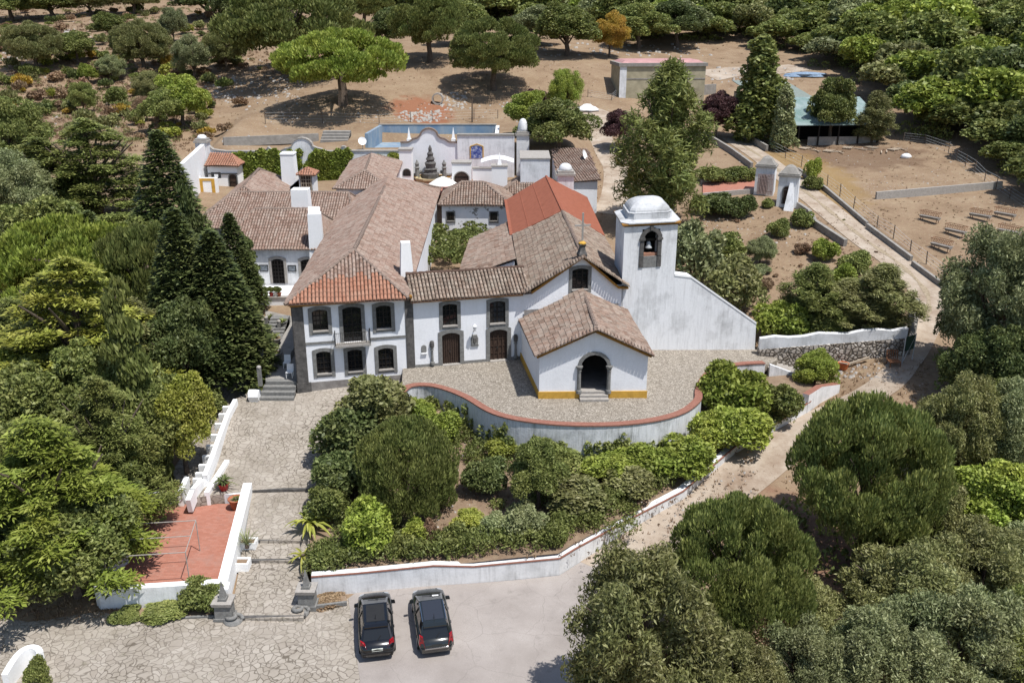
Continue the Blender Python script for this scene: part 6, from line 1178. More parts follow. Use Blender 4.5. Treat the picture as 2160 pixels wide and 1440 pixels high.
for i, (x0, y0, x1, y1, m_) in enumerate(((1745, 762, 1775, 775, 'terracotta'), (1760, 765, 1782, 778, 'terracotta'), (1770, 760, 1830, 748, 'wood_pale'), (1785, 776, 1832, 764, 'wood_pale'), (1752, 770, 1786, 780, 'wood_pale'))):
    a, c = G(x0, y0), G(x1, y1); t = thing('scrap_board', a, ['orange pipe at the left of the scrap heap under the rubble wall', 'second orange pipe lying across the scrap heap', 'long pale board leaning against the rubble wall', 'long pale board lowest in the scrap heap', 'short pale board crossing the orange pipes'][i], 'scrap', 'scrap heap below the rubble wall'); b = MB(); b.bar(a + V(0, 0, .15 + .05 * i), c + V(0, 0, .3 + .05 * i), .16, .12); b.build('board', M[m_], t)
p = G(1778, 778); t = thing('orange_bucket', p, 'orange plastic tub at the foot of the scrap heap', 'tub'); b = MB(); b.lathe((p.x, p.y, 0), [(.3, p.z), (.42, p.z + .5), (.45, p.z + .52), (.4, p.z + .5), (.28, p.z + .08)], 12); b.build('tub', plain('orange_plastic', (.5, .13, .04), .5, .4, .1), t)
# stairs down from the right end of the terrace
t = thing('terrace_stair', at(1640, 765, -1.2), 'fan of worn pale stone steps descending from the right end of the terrace', 'steps'); b = MB(); a0, a1, b0_, b1_ = at(1599, 742, -1.06), at(1622, 771, -1.03), at(1703, 770, -2.0), at(1683, 792, -2.0)
for k in range(8):
    f, g = k / 8, (k + 1.0) / 8; z = -1.1 - .115 * (k + 1); q = [a1.lerp(b1_, f), a1.lerp(b1_, g), a0.lerp(b0_, g), a0.lerp(b0_, f)]; b.hexa([V(p.x, p.y, -3) for p in q], [V(p.x, p.y, z) for p in q])
b.build('treads', M['stone_pale'], t); b = MB(); nvv = V(0, -.2, 0)
b.hexa([V(p.x, p.y, -4.2) for p in (a1 + nvv * 1.6, b1_ + nvv * 1.6, b1_ + nvv * .2, a1 + nvv * .2)], [a1 + nvv * 1.6 + V(0, 0, .22), b1_ + nvv * 1.6 + V(0, 0, .15), b1_ + nvv * .2 + V(0, 0, .15), a1 + nvv * .2 + V(0, 0, .22)]); b.build('side_wall', M['white_old'], t)
# ================================================================ plants
def unit(n): v = RNG.normal(size=(n, 3)); return v / np.linalg.norm(v, axis=1, keepdims=True)
def leaf_quads(lobes, n, Ln, Wd, mode='rand', zmin=-.55, shell=(.72, 1.06), wexp=.67):
    lb = np.array(lobes, float); c, r = lb[:, :3], lb[:, 3:6]; w = (r[:, 0] * r[:, 1] * r[:, 2]) ** wexp; k = RNG.choice(len(lb), n, p=w / w.sum())
    d = unit(n); lo = d[:, 2] < zmin; d[lo, 2] *= -1; p = c[k] + r[k] * d * RNG.uniform(*shell, (n, 1)); rd = unit(n)
    if mode == 'rand': u = d * .5 + rd
    elif mode == 'up': u = np.array([0, 0, 1.]) + rd * .42 + d * .45
    elif mode == 'hang': u = np.array([0, 0, -1.]) + rd * .45 + d * [.5, .5, 0]
    elif mode == 'flat': u = d * [1, 1, .15] + rd * [.7, .7, .25]
    elif mode == 'cypress': u = np.array([0, 0, 1.]) + rd * .3
    u /= np.linalg.norm(u, axis=1, keepdims=True); v = np.cross(u, unit(n)); v /= np.linalg.norm(v, axis=1, keepdims=True)
    if mode == 'flat': v = np.cross(u, [0, 0, 1.] + rd * .5); v /= np.linalg.norm(v, axis=1, keepdims=True)
    s = RNG.uniform(.6, 1.35, (n, 1)); a, b_ = u * Ln * s * .5, v * Wd * s * .5
    return np.stack([p + a, p + b_ - a * .15, p - a, p - b_ - a * .15], 1)
def leaf_mesh(name, q, mat):
    n = len(q); me = raw_mesh(name, q.reshape(-1, 3), np.arange(4 * n).reshape(-1, 4), [mat]); return me
def ob_mesh(o):
    me = o.data; bpy.data.objects.remove(o); return me
def puffs(n, R, c, pr_, zlo=-.2, jit=.18, flat=1.0):
    """small leafy masses over an ellipsoid"""
    out = []; i = 0
    while len(out) < n:
        d = unit(1)[0]
        if d[2] < zlo: continue
        f = RNG.uniform(1 - jit * 2, 1.02); s = RNG.uniform(*pr_); out.append((c[0] + R[0] * d[0] * f, c[1] + R[1] * d[1] * f, c[2] + R[2] * d[2] * f, s, s, s * flat))
    return out
TPL = {}
def trunk_mesh(segs):
    b = MB()
    for pts_, rs in segs: b.tube(pts_, rs, 7)
    o = b.build('trunk', M['bark']); return ob_mesh(o)
def tpl(key, q, segs, w, h):
    f_ = q.reshape(-1, 3); lo_, hi_ = np.percentile(f_, 1.5, axis=0), np.percentile(f_, 98.5, axis=0); w = ((hi_ - lo_)[:2]).mean(); h = hi_[2]
    TPL[key] = (ob_mesh(leaf_mesh('crown', q, L['mid'])), trunk_mesh(segs) if segs else None, w, h)
def limbs(z0, z1, R, n, r0, trunk=None, lean=0.):
    s = trunk or [([(0, 0, -.6), (.1, .05, z0 * .5), (lean, 0, z0), (lean * 1.2, .1, z1)], [r0 * 1.25, r0, r0 * .85, r0 * .25])]
    for k in range(n):
        a = 2.4 * k + random.uniform(-.3, .3); zb = z0 + (z1 - z0) * random.uniform(-.1, .45); e = random.uniform(.65, .95)
        s.append(([(lean, 0, zb), (R * .45 * math.cos(a) * e + lean, R * .45 * math.sin(a) * e, zb + (z1 - zb) * .45), (R * .85 * math.cos(a) * e + lean, R * .85 * math.sin(a) * e, zb + (z1 - zb) * .75)], [r0 * .5, r0 * .32, r0 * .1]))
    return s
for v_ in range(2):     # umbrella pines: a dome of upright tufts over bare limbs
    ps = puffs(105, (4.3, 4.3, 3.7), (0, 0, 4.4), (.55, 1.0), -.12, .07) + puffs(40, (3.8, 3.8, 1.3), (0, 0, 4.0), (.5, .85), -.9, .25)
    tpl('pine%d' % v_, leaf_quads(ps, 42000, .36, .12, 'up', -.35), limbs(3.6, 7.2, 4.2, 9, .32), 9.6, 8.9)
for v_ in range(2):     # round-crowned stone pine, dense tufted dome
    ps = puffs(150, (3.3, 3.3, 3.2), (0, 0, 4.4), (.42, .75), -.5, .06) + puffs(30, (2.4, 2.4, 2.0), (0, 0, 4.0), (.6, .9), -.9, .2)
    tpl('rpine%d' % v_, leaf_quads(ps, 75000, .23, .075, 'up', -.5), limbs(2.0, 6.5, 2.6, 6, .25), 7.6, 8.7)
for v_ in range(3):     # broad-leaved trees (oak, carob, olive)
    ps = puffs(34, (2.3, 2.3, 2.1), (0, 0, 3.5), (.55, 1.15), -.6, .22) + puffs(14, (2.9, 2.9, 1.3), (.3, 0, 2.7), (.4, .8), -.5, .3) + puffs(8, (1.2, 1.2, .9), (random.uniform(-.8, .8), random.uniform(-.8, .8), 5.2), (.4, .7), 0, .2)
    tpl('broad%d' % v_, leaf_quads(ps, 32000, .21, .115), limbs(1.5, 5, 2.6, 7, .2), 6.6, 6.3)
for v_ in range(2):     # fine leaved olives / tamarisk-like
    ps = puffs(75, (2.5, 2.5, 2.3), (0, 0, 3.2), (.35, .75), -.75, .25)
    tpl('olive%d' % v_, leaf_quads(ps, 60000, .17, .055, 'rand', -.8, (.35, 1.12)), limbs(1.3, 5, 2.5, 9, .16), 6.3, 6.2)
ps = []                  # dark conical conifer
for k in range(120):
    f = k / 119; z = .8 + f * 8.6; R = 2.3 * (1 - f) ** .85 + .12; a = k * 2.4; ps.append((R * math.cos(a) * .8, R * math.sin(a) * .8, z, .3 + .5 * (1 - f), .3 + .5 * (1 - f), .35 + .25 * (1 - f)))
tpl('cone0', leaf_quads(ps, 20000, .3, .13, 'flat', -.6), limbs(2, 9, 1.2, 0, .2), 5.4, 9.9)
for v_ in range(2):      # cedar with spreading tiers
    ps = []
    for k in range(150):
        f = (k + .5) / 150; z = 1.2 + f * 7.0; R = (3.9 * (1 - f) ** .6) * random.uniform(.35, 1.05); a = k * 2.4 + random.uniform(-.4, .4); s = random.uniform(.6, 1.15) * (1 - f * .45); ps.append((R * math.cos(a), R * math.sin(a), z + random.uniform(-.3, .3), s * 1.15, s * 1.15, s * .5))
    tpl('cedar%d' % v_, leaf_quads(ps, 42000, .3, .085, 'flat', -.5, (.3, 1.08)), limbs(2, 8, 3.5, 8, .28), 9, 9)
ps = []                  # feathery casuarina / tall wispy tree
for k in range(95):
    f = k / 94; z = 1.4 + f * 10.2; R = float(np.interp(f, [0, .15, .45, .7, .88, 1], [1.6, 2.4, 2.8, 1.9, 1.0, .2])) * random.uniform(.2, 1.12); a = k * 2.4; s = random.uniform(.45, .85); ps.append((R * math.cos(a), R * math.sin(a), z, s * 1.1, s * 1.1, s * 1.35))
tpl('wispy0', leaf_quads(ps, 30000, .42, .085, 'rand', -.8, (.3, 1.1)), limbs(2.5, 11.5, 2.0, 9, .24), 6, 12.6)
ps = []                  # poplar
for k in range(60):
    f = k / 59; z = 1.0 + f * 9.5; R = 1.6 * (1 - f) ** .5 * random.uniform(.3, 1.05); a = k * 2.4; s = random.uniform(.55, .95) * (1.1 - f * .5); ps.append((R * math.cos(a), R * math.sin(a), z, s, s, s * 1.2))
tpl('poplar0', leaf_quads(ps, 13000, .32, .22, 'rand', -.7), limbs(2, 10, 1.4, 7, .2), 4.6, 11.2)
ps = [(.25 * math.sin(k), .25 * math.cos(k * 1.7), .3 + k * .28, .85 * math.sin(min(1, (k + 3) / 14) * 1.57) * (1 - k / 36) ** .75 + .06, .85 * math.sin(min(1, (k + 3) / 14) * 1.57) * (1 - k / 36) ** .75 + .06, .5) for k in range(35)]
tpl('cypress0', leaf_quads(ps, 14000, .34, .1, 'cypress', -.9), limbs(2, 8, .3, 0, .15), 2.1, 10.3)
for v_ in range(3):      # shrubs
    ps = puffs(16, (.75, .75, .75), (0, 0, .75), (.3, .5), -.5, .25) + [(0, 0, .7, .7, .7, .7)]
    tpl('shrub%d' % v_, leaf_quads(ps, 7500, .15, .08, 'rand', -.7), limbs(.2, 1.2, .7, 4, .05), 2.3, 1.95)
ps = puffs(150, (1.75, 1.6, 1.5), (0, 0, 1.75), (.24, .38), -.8, .025) + puffs(60, (1.78, 1.62, .9), (0, 0, .85), (.24, .36), -.5, .025) + [(0, 0, 1.75, 1.62, 1.48, 1.38)] * 3
tpl('topiary0', leaf_quads(ps, 48000, .15, .045, 'up', -.85, (.85, 1.04)), limbs(.4, 2, 1, 3, .12), 4.3, 3.7)
ps = puffs(14, (.5, .5, .55), (0, 0, .55), (.2, .4), -.4, .4)
tpl('scrub0', leaf_quads(ps, 900, .26, .1, 'up', -.6), None, 1.6, 1.4); tpl('scrub1', leaf_quads(puffs(9, (.6, .5, .35), (0, 0, .4), (.2, .4), -.4, .4), 700, .26, .1, 'rand', -.6), None, 1.7, 1.0)
for v_ in range(3):      # far woodland trees, trunk and crown in one mesh
    ps = puffs(26, (2.6, 2.6, 2.2), (0, 0, 3.9), (.7, 1.35), -.35, .2)
    tpl('wood%d' % v_, leaf_quads(ps, 5200, .5, .3, 'rand', -.5), None, 7.4, 6.9)
def plant_mat(o, mat): o.material_slots[0].link = 'OBJECT'; o.material_slots[0].material = mat
def put_tree(key, mat, p, w, h, label, cat='tree', name='tree', group=None, lean=(0, 0), single=False):
    cm, tm, W0, H0 = TPL[key]; sc_ = (w / W0, w / W0, h / H0)
    if single or tm is None:
        o = bpy.data.objects.new(name, cm); COL.objects.link(o); o.location = p; o.scale = sc_; o.rotation_euler = (lean[0], lean[1], random.uniform(0, 6.28)); plant_mat(o, L[mat]); ROOT[o] = Vector((0, 0, 0)); return tag(o, label, cat, group)
    t = thing(name, p, label, cat, group, random.uniform(0, 6.28)); t.scale = sc_
    if lean != (0, 0): t.rotation_euler = (lean[0], lean[1], 0)
    for nm, me in (('trunk', tm), ('crown', cm)):
        o = bpy.data.objects.new(nm, me); COL.objects.link(o); o.parent = t
        if nm == 'crown': plant_mat(o, L[mat])
    return t
def T(key, mat, bx, by, top, w, label, cat='tree', name=None, hf=None, grow=1.0, group=None, lean=(0, 0)):
    if key[:4] in ('shru', 'topi') or hf is not None:   # by = lowest visible leaf of a rounded bush
        th = TH + math.atan(((by + top) / 2 - 720) / F); E = by - top; hh = math.sqrt(max((.45 * E) ** 2, E * E - (w * math.sin(th)) ** 2)) / math.cos(th); cy = (by + top) / 2 + hh / 2 * math.cos(th)
        p = G(bx, cy, hf); zc2 = p.y * CT - (p.z + 1 - CAMZ) * ST; top = pr((p.x, p.y, p.z + hh / F * zc2))[1]; by = cy
    return T0(key, mat, bx, by, top, w, label, cat, name, hf, grow, group, lean)
def T0(key, mat, bx, by, top, w, label, cat='tree', name=None, hf=None, grow=1.0, group=None, lean=(0, 0)):
    p = G(bx, by, hf); zc2 = p.y * CT - (p.z + 2 - CAMZ) * ST; wm = w / F * zc2; h = max(.4, (atY(bx, top, p.y).z - p.z) * grow)
    n_ = name or {'pine': 'stone_pine', 'rpin': 'stone_pine', 'ceda': 'cedar_tree', 'cone': 'conifer_tree', 'cypr': 'cypress_tree', 'popl': 'poplar_tree', 'wisp': 'casuarina_tree', 'shru': 'shrub', 'topi': 'clipped_bush', 'oliv': 'olive_tree', 'scru': 'scrub_bush'}.get(key[:4], 'broadleaf_tree')
    c = cat if cat != 'tree' else ('shrub' if key[:4] in ('shru', 'topi', 'scru') else 'tree')
    return put_tree(key, mat, p - Vector((0, 0, .1)), wm, h, label, c, n_, group, lean)
# ---- grove and hillside behind the estate
T('pine0', 'bright', 722, 222, 66, 245, 'bright green umbrella pine standing directly behind the water tank')
T('pine1', 'mid', 622, 165, -18, 280, 'huge umbrella pine with two trunks at the top of the grove')
T('rpine0', 'mid', 905, 132, -25, 145, 'tall dense round pine between the umbrella pine and the domed pine')
T('rpine1', 'mid', 1042, 190, 42, 165, 'round dark green pine casting a wide shadow near the pipe ring')
T('rpine0', 'olive', 305, 152, 48, 112, 'round olive green pine alone on the stony hillside left of the grove')
T('olive0', 'grey', 412, 168, 78, 72, 'silvery grey olive tree left of the big pines')
T('rpine1', 'olive', 478, 150, 55, 80, 'olive green pine between the silvery tree and the big umbrella pine')
T('rpine0', 'olive', 78, 150, 52, 108, 'wide round pine on the rocky slope at the far left')
T('broad0', 'mid', 165, 135, 68, 75, 'small green tree right of the rocky outcrop')
T('broad1', 'mid', 235, 85, 28, 65, 'green tree just above the round hillside pine')
T('olive1', 'grey', 368, 92, 18, 52, 'slim grey tree near the upper edge of the hillside')
T('broad2', 'bright', 388, 268, 160, 100, 'bright green bushy tree at the left corner of the bare terrace')
T('broad0', 'mid', 352, 280, 190, 82, 'darker green bushy tree in front of the bright one by the bare terrace')
T('olive0', 'grey', 240, 172, 118, 50, 'small grey bush in the middle of the hillside')
T('broad1', 'bright', 188, 178, 135, 36, 'small bright bush on the left hillside')
T('olive1', 'mid', 178, 238, 175, 48, 'slender dark tree in front of the left hillside')
T('olive0', 'olive', 322, 222, 155, 62, 'sparse brownish tree below the round hillside pine')
T('shrub0', 'mid', 246, 222, 185, 42, 'round green bush in the centre of the dry slope')
T('olive1', 'dry', 310, 255, 205, 48, 'nearly leafless little tree on the dry slope')
for i, (x_, y_, t_, w_, m_, k_, lb) in enumerate(((25, 45, -20, 120, 'mid', 'broad0', 'green tree in the top left corner'), (110, 40, -30, 110, 'mid', 'broad1', 'second green tree along the top left edge'), (190, 32, -35, 90, 'olive', 'olive0', 'olive toned tree third along the top left edge'), (285, 30, -40, 100, 'olive', 'rpine1', 'pine above the round hillside pine at the top edge'), (440, 40, -40, 130, 'dark', 'broad2', 'dark tree at the top edge left of the huge pine'), (505, 60, -30, 80, 'dark', 'broad0', 'dark shaded tree tucked behind the huge umbrella pine'), (770, 60, -40, 110, 'mid', 'rpine1', 'pine at the top edge right of the huge umbrella pine'), (815, 110, 20, 60, 'dark', 'broad1', 'dark tree in shade behind the bright umbrella pine'), (980, 95, 5, 100, 'mid', 'broad2', 'green tree behind the round dark pine'), (1130, 95, 15, 95, 'grey', 'broad0', 'grey green tree at the left end of the wood edge'), (1195, 118, 12, 120, 'mid', 'broad1', 'spreading tree with a visible trunk at the wood edge'), (1285, 122, 30, 70, 'gold', 'olive0', 'yellow leaved tree at the edge of the wood'), (1345, 105, 10, 110, 'mid', 'broad2', 'dense tree right of the yellow one at the wood edge'), (1425, 100, 5, 110, 'dark', 'broad0', 'dark tree above the pink roofed building'))):
    T(k_, m_, x_, y_, t_, w_, lb)
# ---- trees between the court and the track
T('wispy0', 'mid', 1398, 478, 140, 180, 'tall feathery casuarina right behind the bell tower')
T('broad1', 'purple', 1510, 292, 198, 72, 'purple leaved plum tree beside the upper track')
T('broad0', 'purple', 1305, 315, 235, 60, 'dark purple shrub tree by the back lane')
T('poplar0', 'mid', 1592, 300, 84, 100, 'tall poplar left of the barn')
T('poplar0', 'grey', 1648, 318, 185, 50, 'thin greyish poplar at the left end of the barn')
T('broad2', 'mid', 1748, 300, 168, 90, 'leafy tree in front of the barn roof')
T('wispy0', 'olive', 1838, 300, 195, 75, 'feathery tree at the right end of the barn')
T('broad0', 'mid', 1178, 335, 215, 135, 'dense green tree behind the long outbuilding')
T('broad2', 'bright', 1118, 285, 195, 90, 'broad leaved loquat tree beside the grey domed pier')
T('olive1', 'bright', 1190, 260, 150, 65, 'light green wispy tree rising above the courtyard trees')
T('broad1', 'purple', 1135, 240, 190, 50, 'purplish shrub behind the loquat tree')
# ---- left mass of trees
for a in ((('cedar0', 'mid', 215, 480, 262, 250, 'large cedar left of the long low wing'), ('cedar1', 'mid', 110, 480, 300, 190, 'spreading cedar beyond the large one at the left edge'), ('cone0', 'dark', 375, 600, 290, 175, 'tall dark cone shaped conifer beside the tiled wings'), ('cone0', 'dark', 505, 660, 458, 105, 'slim dark conifer tip rising in front of the garden doors'), ('cone0', 'dark', 478, 800, 500, 190, 'broad based dark conifer close to the left corner of the house'), ('cone0', 'dark', 410, 790, 455, 175, 'dark conifer just left of the one nearest the house'), ('cone0', 'dark', 225, 690, 455, 130, 'dark conifer in the middle of the left wood'), ('pine0', 'bright', 175, 700, 468, 300, 'bright umbrella pine among the left wood'), ('pine1', 'mid', 330, 720, 480, 190, 'green pine crown between the two dark conifers'), ('cedar0', 'yellow', 200, 900, 560, 330, 'yellow green spreading cedar in the left foreground wood'), ('cedar1', 'olive', 300, 850, 640, 200, 'olive cedar with a bare pale trunk beside the path'), ('olive0', 'grey', 40, 520, 330, 150, 'grey green tree at the far left edge below the hillside'), ('olive1', 'mid', 30, 420, 215, 160, 'dull green tree at the left edge below the rocks'), ('broad2', 'grey', 10, 640, 480, 140, 'pale tree against the left edge of the wood'), ('cedar1', 'mid', 60, 820, 640, 190, 'cedar at the left edge behind the yellow green one'), ('broad1', 'mid', 330, 1010, 800, 150, 'leafy tree filling the gap beside the leaning cypress'), ('broad2', 'dark', 420, 720, 500, 150, 'dark leafy tree behind the slim conifer tip'), ('broad0', 'mid', 300, 660, 470, 150, 'green tree at the foot of the tall cone conifer'), ('broad1', 'bright', 60, 930, 740, 190, 'light green tree under the cedars at the left edge'), ('broad2', 'mid', 240, 960, 720, 190, 'green tree under the yellow green cedar'), ('cypress0', 'dark', 420, 640, 400, 55, 'slim dark cypress at the corner of the tiled wing'), ('cypress0', 'dark', 530, 640, 500, 45, 'slim dark cypress nearest the garden doors'), ('broad0', 'dark', 400, 850, 640, 150, 'dark leafy tree over the shaded path'), ('broad1', 'mid', 130, 640, 420, 180, 'broad green tree behind the bright umbrella pine'), ('broad2', 'mid', 90, 1020, 790, 230, 'thick green tree in the left foreground'), ('cedar0', 'mid', 250, 1100, 810, 210, 'dark feathery cedar next to the laurel bush'), ('cedar1', 'bright', 140, 1235, 905, 330, 'large bright cedar overhanging the red court'), ('broad0', 'mid', 40, 1180, 900, 220, 'green tree in the lower left corner of the wood'), ('broad1', 'mid', 170, 1255, 1060, 230, 'leafy lower tree in front of the bright cedar'), ('broad2', 'dark', 20, 1265, 1080, 160, 'dark bushy tree at the left edge above the forecourt'))): T(*a)
T('cypress0', 'mid', 332, 1015, 620, 90, 'tall cypress leaning left beside the laurel bush', lean=(0, -.08))
T('broad1', 'yellow', 395, 1000, 800, 118, 'light green laurel bush beside the white stepped parapet')
T('shrub1', 'mid', 435, 870, 815, 70, 'low green bush along the shaded path left of the yard')
# ---- garden in front
GH = Gv
for a in (('topiary0', 'mid', 860, 1082, 893, 200, 'huge clipped dome of dense green hedge in the front garden'), ('shrub0', 'olive', 795, 905, 788, 150, 'rounded olive green bush against the left end of the curved wall'), ('shrub1', 'dark', 740, 975, 865, 125, 'dark bush along the paved yard above the dome'), ('shrub2', 'dark', 722, 1050, 950, 125, 'dark bush left of the clipped dome'), ('shrub0', 'mid', 693, 1100, 1020, 90, 'green bush at the yard edge above the palm'), ('shrub1', 'bright', 772, 1165, 1055, 100, 'upright leafy shrub in front of the clipped dome'), ('shrub2', 'bright', 885, 900, 840, 65, 'creeper covered bush below the left curve of the terrace wall'), ('shrub0', 'bright', 925, 935, 868, 90, 'bright creeper below the bend of the terrace wall'), ('shrub2', 'dark', 1028, 1040, 965, 90, 'dark round bush at the edge of the bare garden path'), ('broad0', 'mid', 1135, 1075, 935, 110, 'tall loose shrub in the middle of the front garden'), ('shrub1', 'olive', 1210, 1080, 1000, 110, 'wide shrub right of the tall loose one'), ('shrub2', 'grey', 1105, 1130, 1060, 90, 'greyish lavender clump in the front garden'), ('shrub0', 'yellow', 992, 1118, 1070, 70, 'yellow green grassy clump beside the bare path'), ('shrub1', 'grey', 1045, 1128, 1080, 60, 'silver grassy clump next to the yellow one'), ('shrub2', 'bright', 1290, 1010, 945, 110, 'bright bush at the foot of the tall curved wall'), ('shrub0', 'bright', 1380, 1010, 935, 110, 'leafy bush at the right foot of the curved wall'), ('shrub1', 'bright', 1455, 1000, 915, 110, 'bright green bush near the right end of the hedge'), ('shrub2', 'bright', 1505, 950, 865, 110, 'dense bush below the right hand curve of the terrace wall'), ('shrub0', 'bright', 1548, 880, 770, 130, 'lush green bush climbing the right hand terrace wall'), ('shrub1', 'bright', 1570, 935, 855, 120, 'green bush between the lush one and the track wall'), ('shrub2', 'mid', 1645, 880, 810, 80, 'round bush near the scroll end of the track wall'), ('shrub0', 'mid', 1500, 870, 800, 60, 'bush tucked right behind the coping of the curved wall'), ('shrub1', 'dry', 905, 1150, 1095, 30, 'dry twiggy shrub beside the bare path'), ('shrub2', 'bright', 880, 1150, 1095, 60, 'small bright shrub in front of the clipped dome'), ('shrub1', 'olive', 1330, 1040, 975, 100, 'olive shrub on the dry bank near the track wall'), ('shrub2', 'yellow', 1060, 965, 915, 70, 'yellowish creeper below the curved wall'), ('shrub0', 'mid', 1165, 1010, 930, 120, 'climbing shrub against the middle of the curved wall')):
    T(*(a[:5] + (a[5] * (1 if a[0] == 'topiary0' else .95),) + a[6:]), hf=GH, grow=1.0)
T('broad1', 'bright', 1715, 825, 745, 78, 'small bright tree at the foot of the terrace stair')
# hedge along the car park wall
hp = smooth_line([V(q.x, q.y, float(Gv(np.array([q.x]), np.array([q.y]))[0])) for q in inset(WALLBASE, 1.6)[:9]], 9); lob = []
for i, p in enumerate(hp):
    for j in (-.55, .1, .7): s = random.uniform(.4, .62); lob.append((p.x + random.uniform(-.2, .2), p.y + j + random.uniform(-.15, .15), p.z + .45 + random.uniform(-.12, .25), s, s, s))
t = thing('hedge', hp[10], 'long low clipped hedge running just behind the car park wall', 'hedge'); o = leaf_mesh('foliage', leaf_quads(lob, 34000, .2, .09, 'rand', -.7), L['mid']); o.data.transform(__import__('mathutils').Matrix.Translation(-hp[10])); o.parent = t
def creeper(lb, lobes, n, mat, ln=.22, wd=.13, name='creeper'):
    o = leaf_mesh(name, leaf_quads(lobes, n, ln, wd, 'rand', -.9), L[mat]); tag(o, lb, 'climbing plant'); return o
lob = []
for k in range(300):
    x_ = random.uniform(bx_(493), bx_(632)) if k % 2 else random.uniform(bx_(650), bx_(740)); top = zt_ - .15 if random.random() < .8 else zt_; z = 3.6 + (top - 3.6) * random.random() ** .8; s = random.uniform(.4, .75); lob.append((x_, YB - .15, z, s, .28, s))
creeper('thick yellow green ivy sheet covering the long garden wall', lob, 42000, 'bright', .38, .28, 'ivy')
lob = [(random.uniform(bx_(795), bx_(838)), YB - .4, zt_ + random.uniform(-3.5, -.3), .7, .5, .6) for k in range(18)]; creeper('clump of bright vine on the wall left of the fountain pier', lob, 4500, 'yellow', .38, .28, 'vine')
lob = []
for xa, wd_, hh_ in ((1045, 30, 1.9), (1160, 45, 1.5), (1255, 45, 1.3), (1310, 25, 2.0), (1390, 30, 1.0), (985, 20, 2.0), (950, 30, 1.6), (915, 18, 1.6)):
    for k in range(16):
        i = min(range(len(EDGE)), key=lambda q: abs(pr(EDGE[q])[0] - (xa + random.uniform(-wd_, wd_)))); e = EDGE[i]; z = e.z - 2.8 + hh_ * random.random() * 1.2; lob.append((e.x + random.uniform(-.2, .2), e.y - .25, z, .28, .16, .45))
creeper('dark creeper climbing in patches up the curved terrace wall', lob, 9000, 'mid', .24, .13)
lob = [(random.uniform(-8.6, -2.5), random.uniform(84, 97), random.uniform(2.6, 3.6), .8, .8, .35) for k in range(60)]; creeper('leafy vine canopy over the sunken courtyard beside the church annex', lob, 9000, 'mid', .3, .2, 'courtyard_vine')
# palms, yuccas and grassy plants
def spiky(p, n, ln, w, mat, lb, name='yucca_plant', rise=(.2, 1.2), droop=.5, trunk=0., cat='plant'):
    t = thing(name, p, lb, cat); b = MB(); b.tube([V(*p) - V(0, 0, .15), V(*p) + V(0, 0, trunk + .1)], [.14, .1], 7); b.build('stem', M['bark'], t); b = MB()
    for k in range(n):
        a = k * 2.4; e = random.uniform(*rise); l_ = ln * random.uniform(.75, 1.1); q = V(*p) + V(0, 0, trunk); d = V(math.cos(a), math.sin(a), 0); s_ = V(-d.y, d.x, 0); prev = None
        for j in range(5):
            f = j / 4; c = q + d * (l_ * f * math.cos(e)) + V(0, 0, l_ * (f * math.sin(e) - droop * f * f)); ww = w * (1 - f) ** .6 * (.55 + f if f < .4 else 1)
            cur = (c + s_ * ww, c + V(0, 0, -.3 * ww), c - s_ * ww)
            if prev: b.face([prev[0], cur[0], cur[1], prev[1]]); b.face([prev[1], cur[1], cur[2], prev[2]])
            prev = cur
    b.build('leaves', L[mat], t)
spiky(G(828, 1110, Gv), 46, 1.7, .07, 'grey', 'spiky pale green flax plant beside the clipped dome', droop=.45)
spiky(G(655, 1120, Gv), 26, 2.1, .17, 'yellow', 'yellow green palm leaning over the stepped ramp', 'palm_plant', (.5, 1.2), .75, .5)
spiky(G(640, 1178, Gv), 14, 1.3, .12, 'yellow', 'smaller yellowing palm beside the ramp edge', 'palm_plant', (.2, .9), .6, .2)
spiky(CYCAS_P + V(0, 0, .45), 34, .95, .08, 'dark', 'dark green cycad growing in the red pot', 'cycad', (.2, 1.1), .5, .15)
spiky(at(521, 1150, -4.0), 50, 1.6, .03, 'grey', 'tall wispy grass plant in the white box planter', 'grass_plant', (.8, 1.4), .35)
spiky(TPOT + V(0, 0, .65), 22, .5, .06, 'mid', 'small green plant in the large terracotta pot', 'potted_plant', (.4, 1.2), .4)
for i, (p, r_, h_) in enumerate(POTP): spiky(p + V(0, 0, h_ * .9), 26, .55 + r_ * .5, .07, ('mid', 'grey', 'yellow', 'bright', 'mid')[i], ('leafy plant in the bowl on the upper landing', 'grey plant in the tall pot by the garden stair', 'yellow green plant in the large round planter', 'bright plant in the bowl by the narrow stair', 'small plant in the pot against the house rail')[i], 'potted_plant', (.5, 1.3), .4)
for i, x_ in enumerate((562, 571, 582, 590, 598)): p = at(x_, 614, 1.24); put_tree('scrub0', 'mid', V(p.x, 77.75, 1.5), .55, .6, ('clipped little plant in the left pot of the terrace wall row', 'little plant in the second pot of the terrace wall row', 'little plant in the middle red pot of the row', 'little plant in the fourth pot of the terrace wall row', 'little plant in the right pot of the terrace wall row')[i], 'plant', 'potted_plant', 'plants on the upper terrace wall')
T('shrub1', 'yellow', 558, 815, 765, 40, 'yellowish shrub beside the corner steps of the house'); T('shrub2', 'mid', 540, 838, 805, 38, 'small green shrub behind the round white drum')
T('shrub0', 'mid', 435, 1288, 1218, 85, 'round flowering bush on a stem by the left gate pier', lean=(0, 0)); T('shrub1', 'mid', 345, 1303, 1260, 75, 'green bush in the middle of the bed before the court wall'); T('shrub2', 'mid', 268, 1310, 1275, 58, 'green bush at the left end of the bed before the court wall'); T('shrub0', 'mid', 82, 1455, 1392, 48, 'small bush beside the curled white wall end'); T('shrub1', 'dry', 700, 1272, 1255, 60, 'dry little plants in the bed by the car park wall')
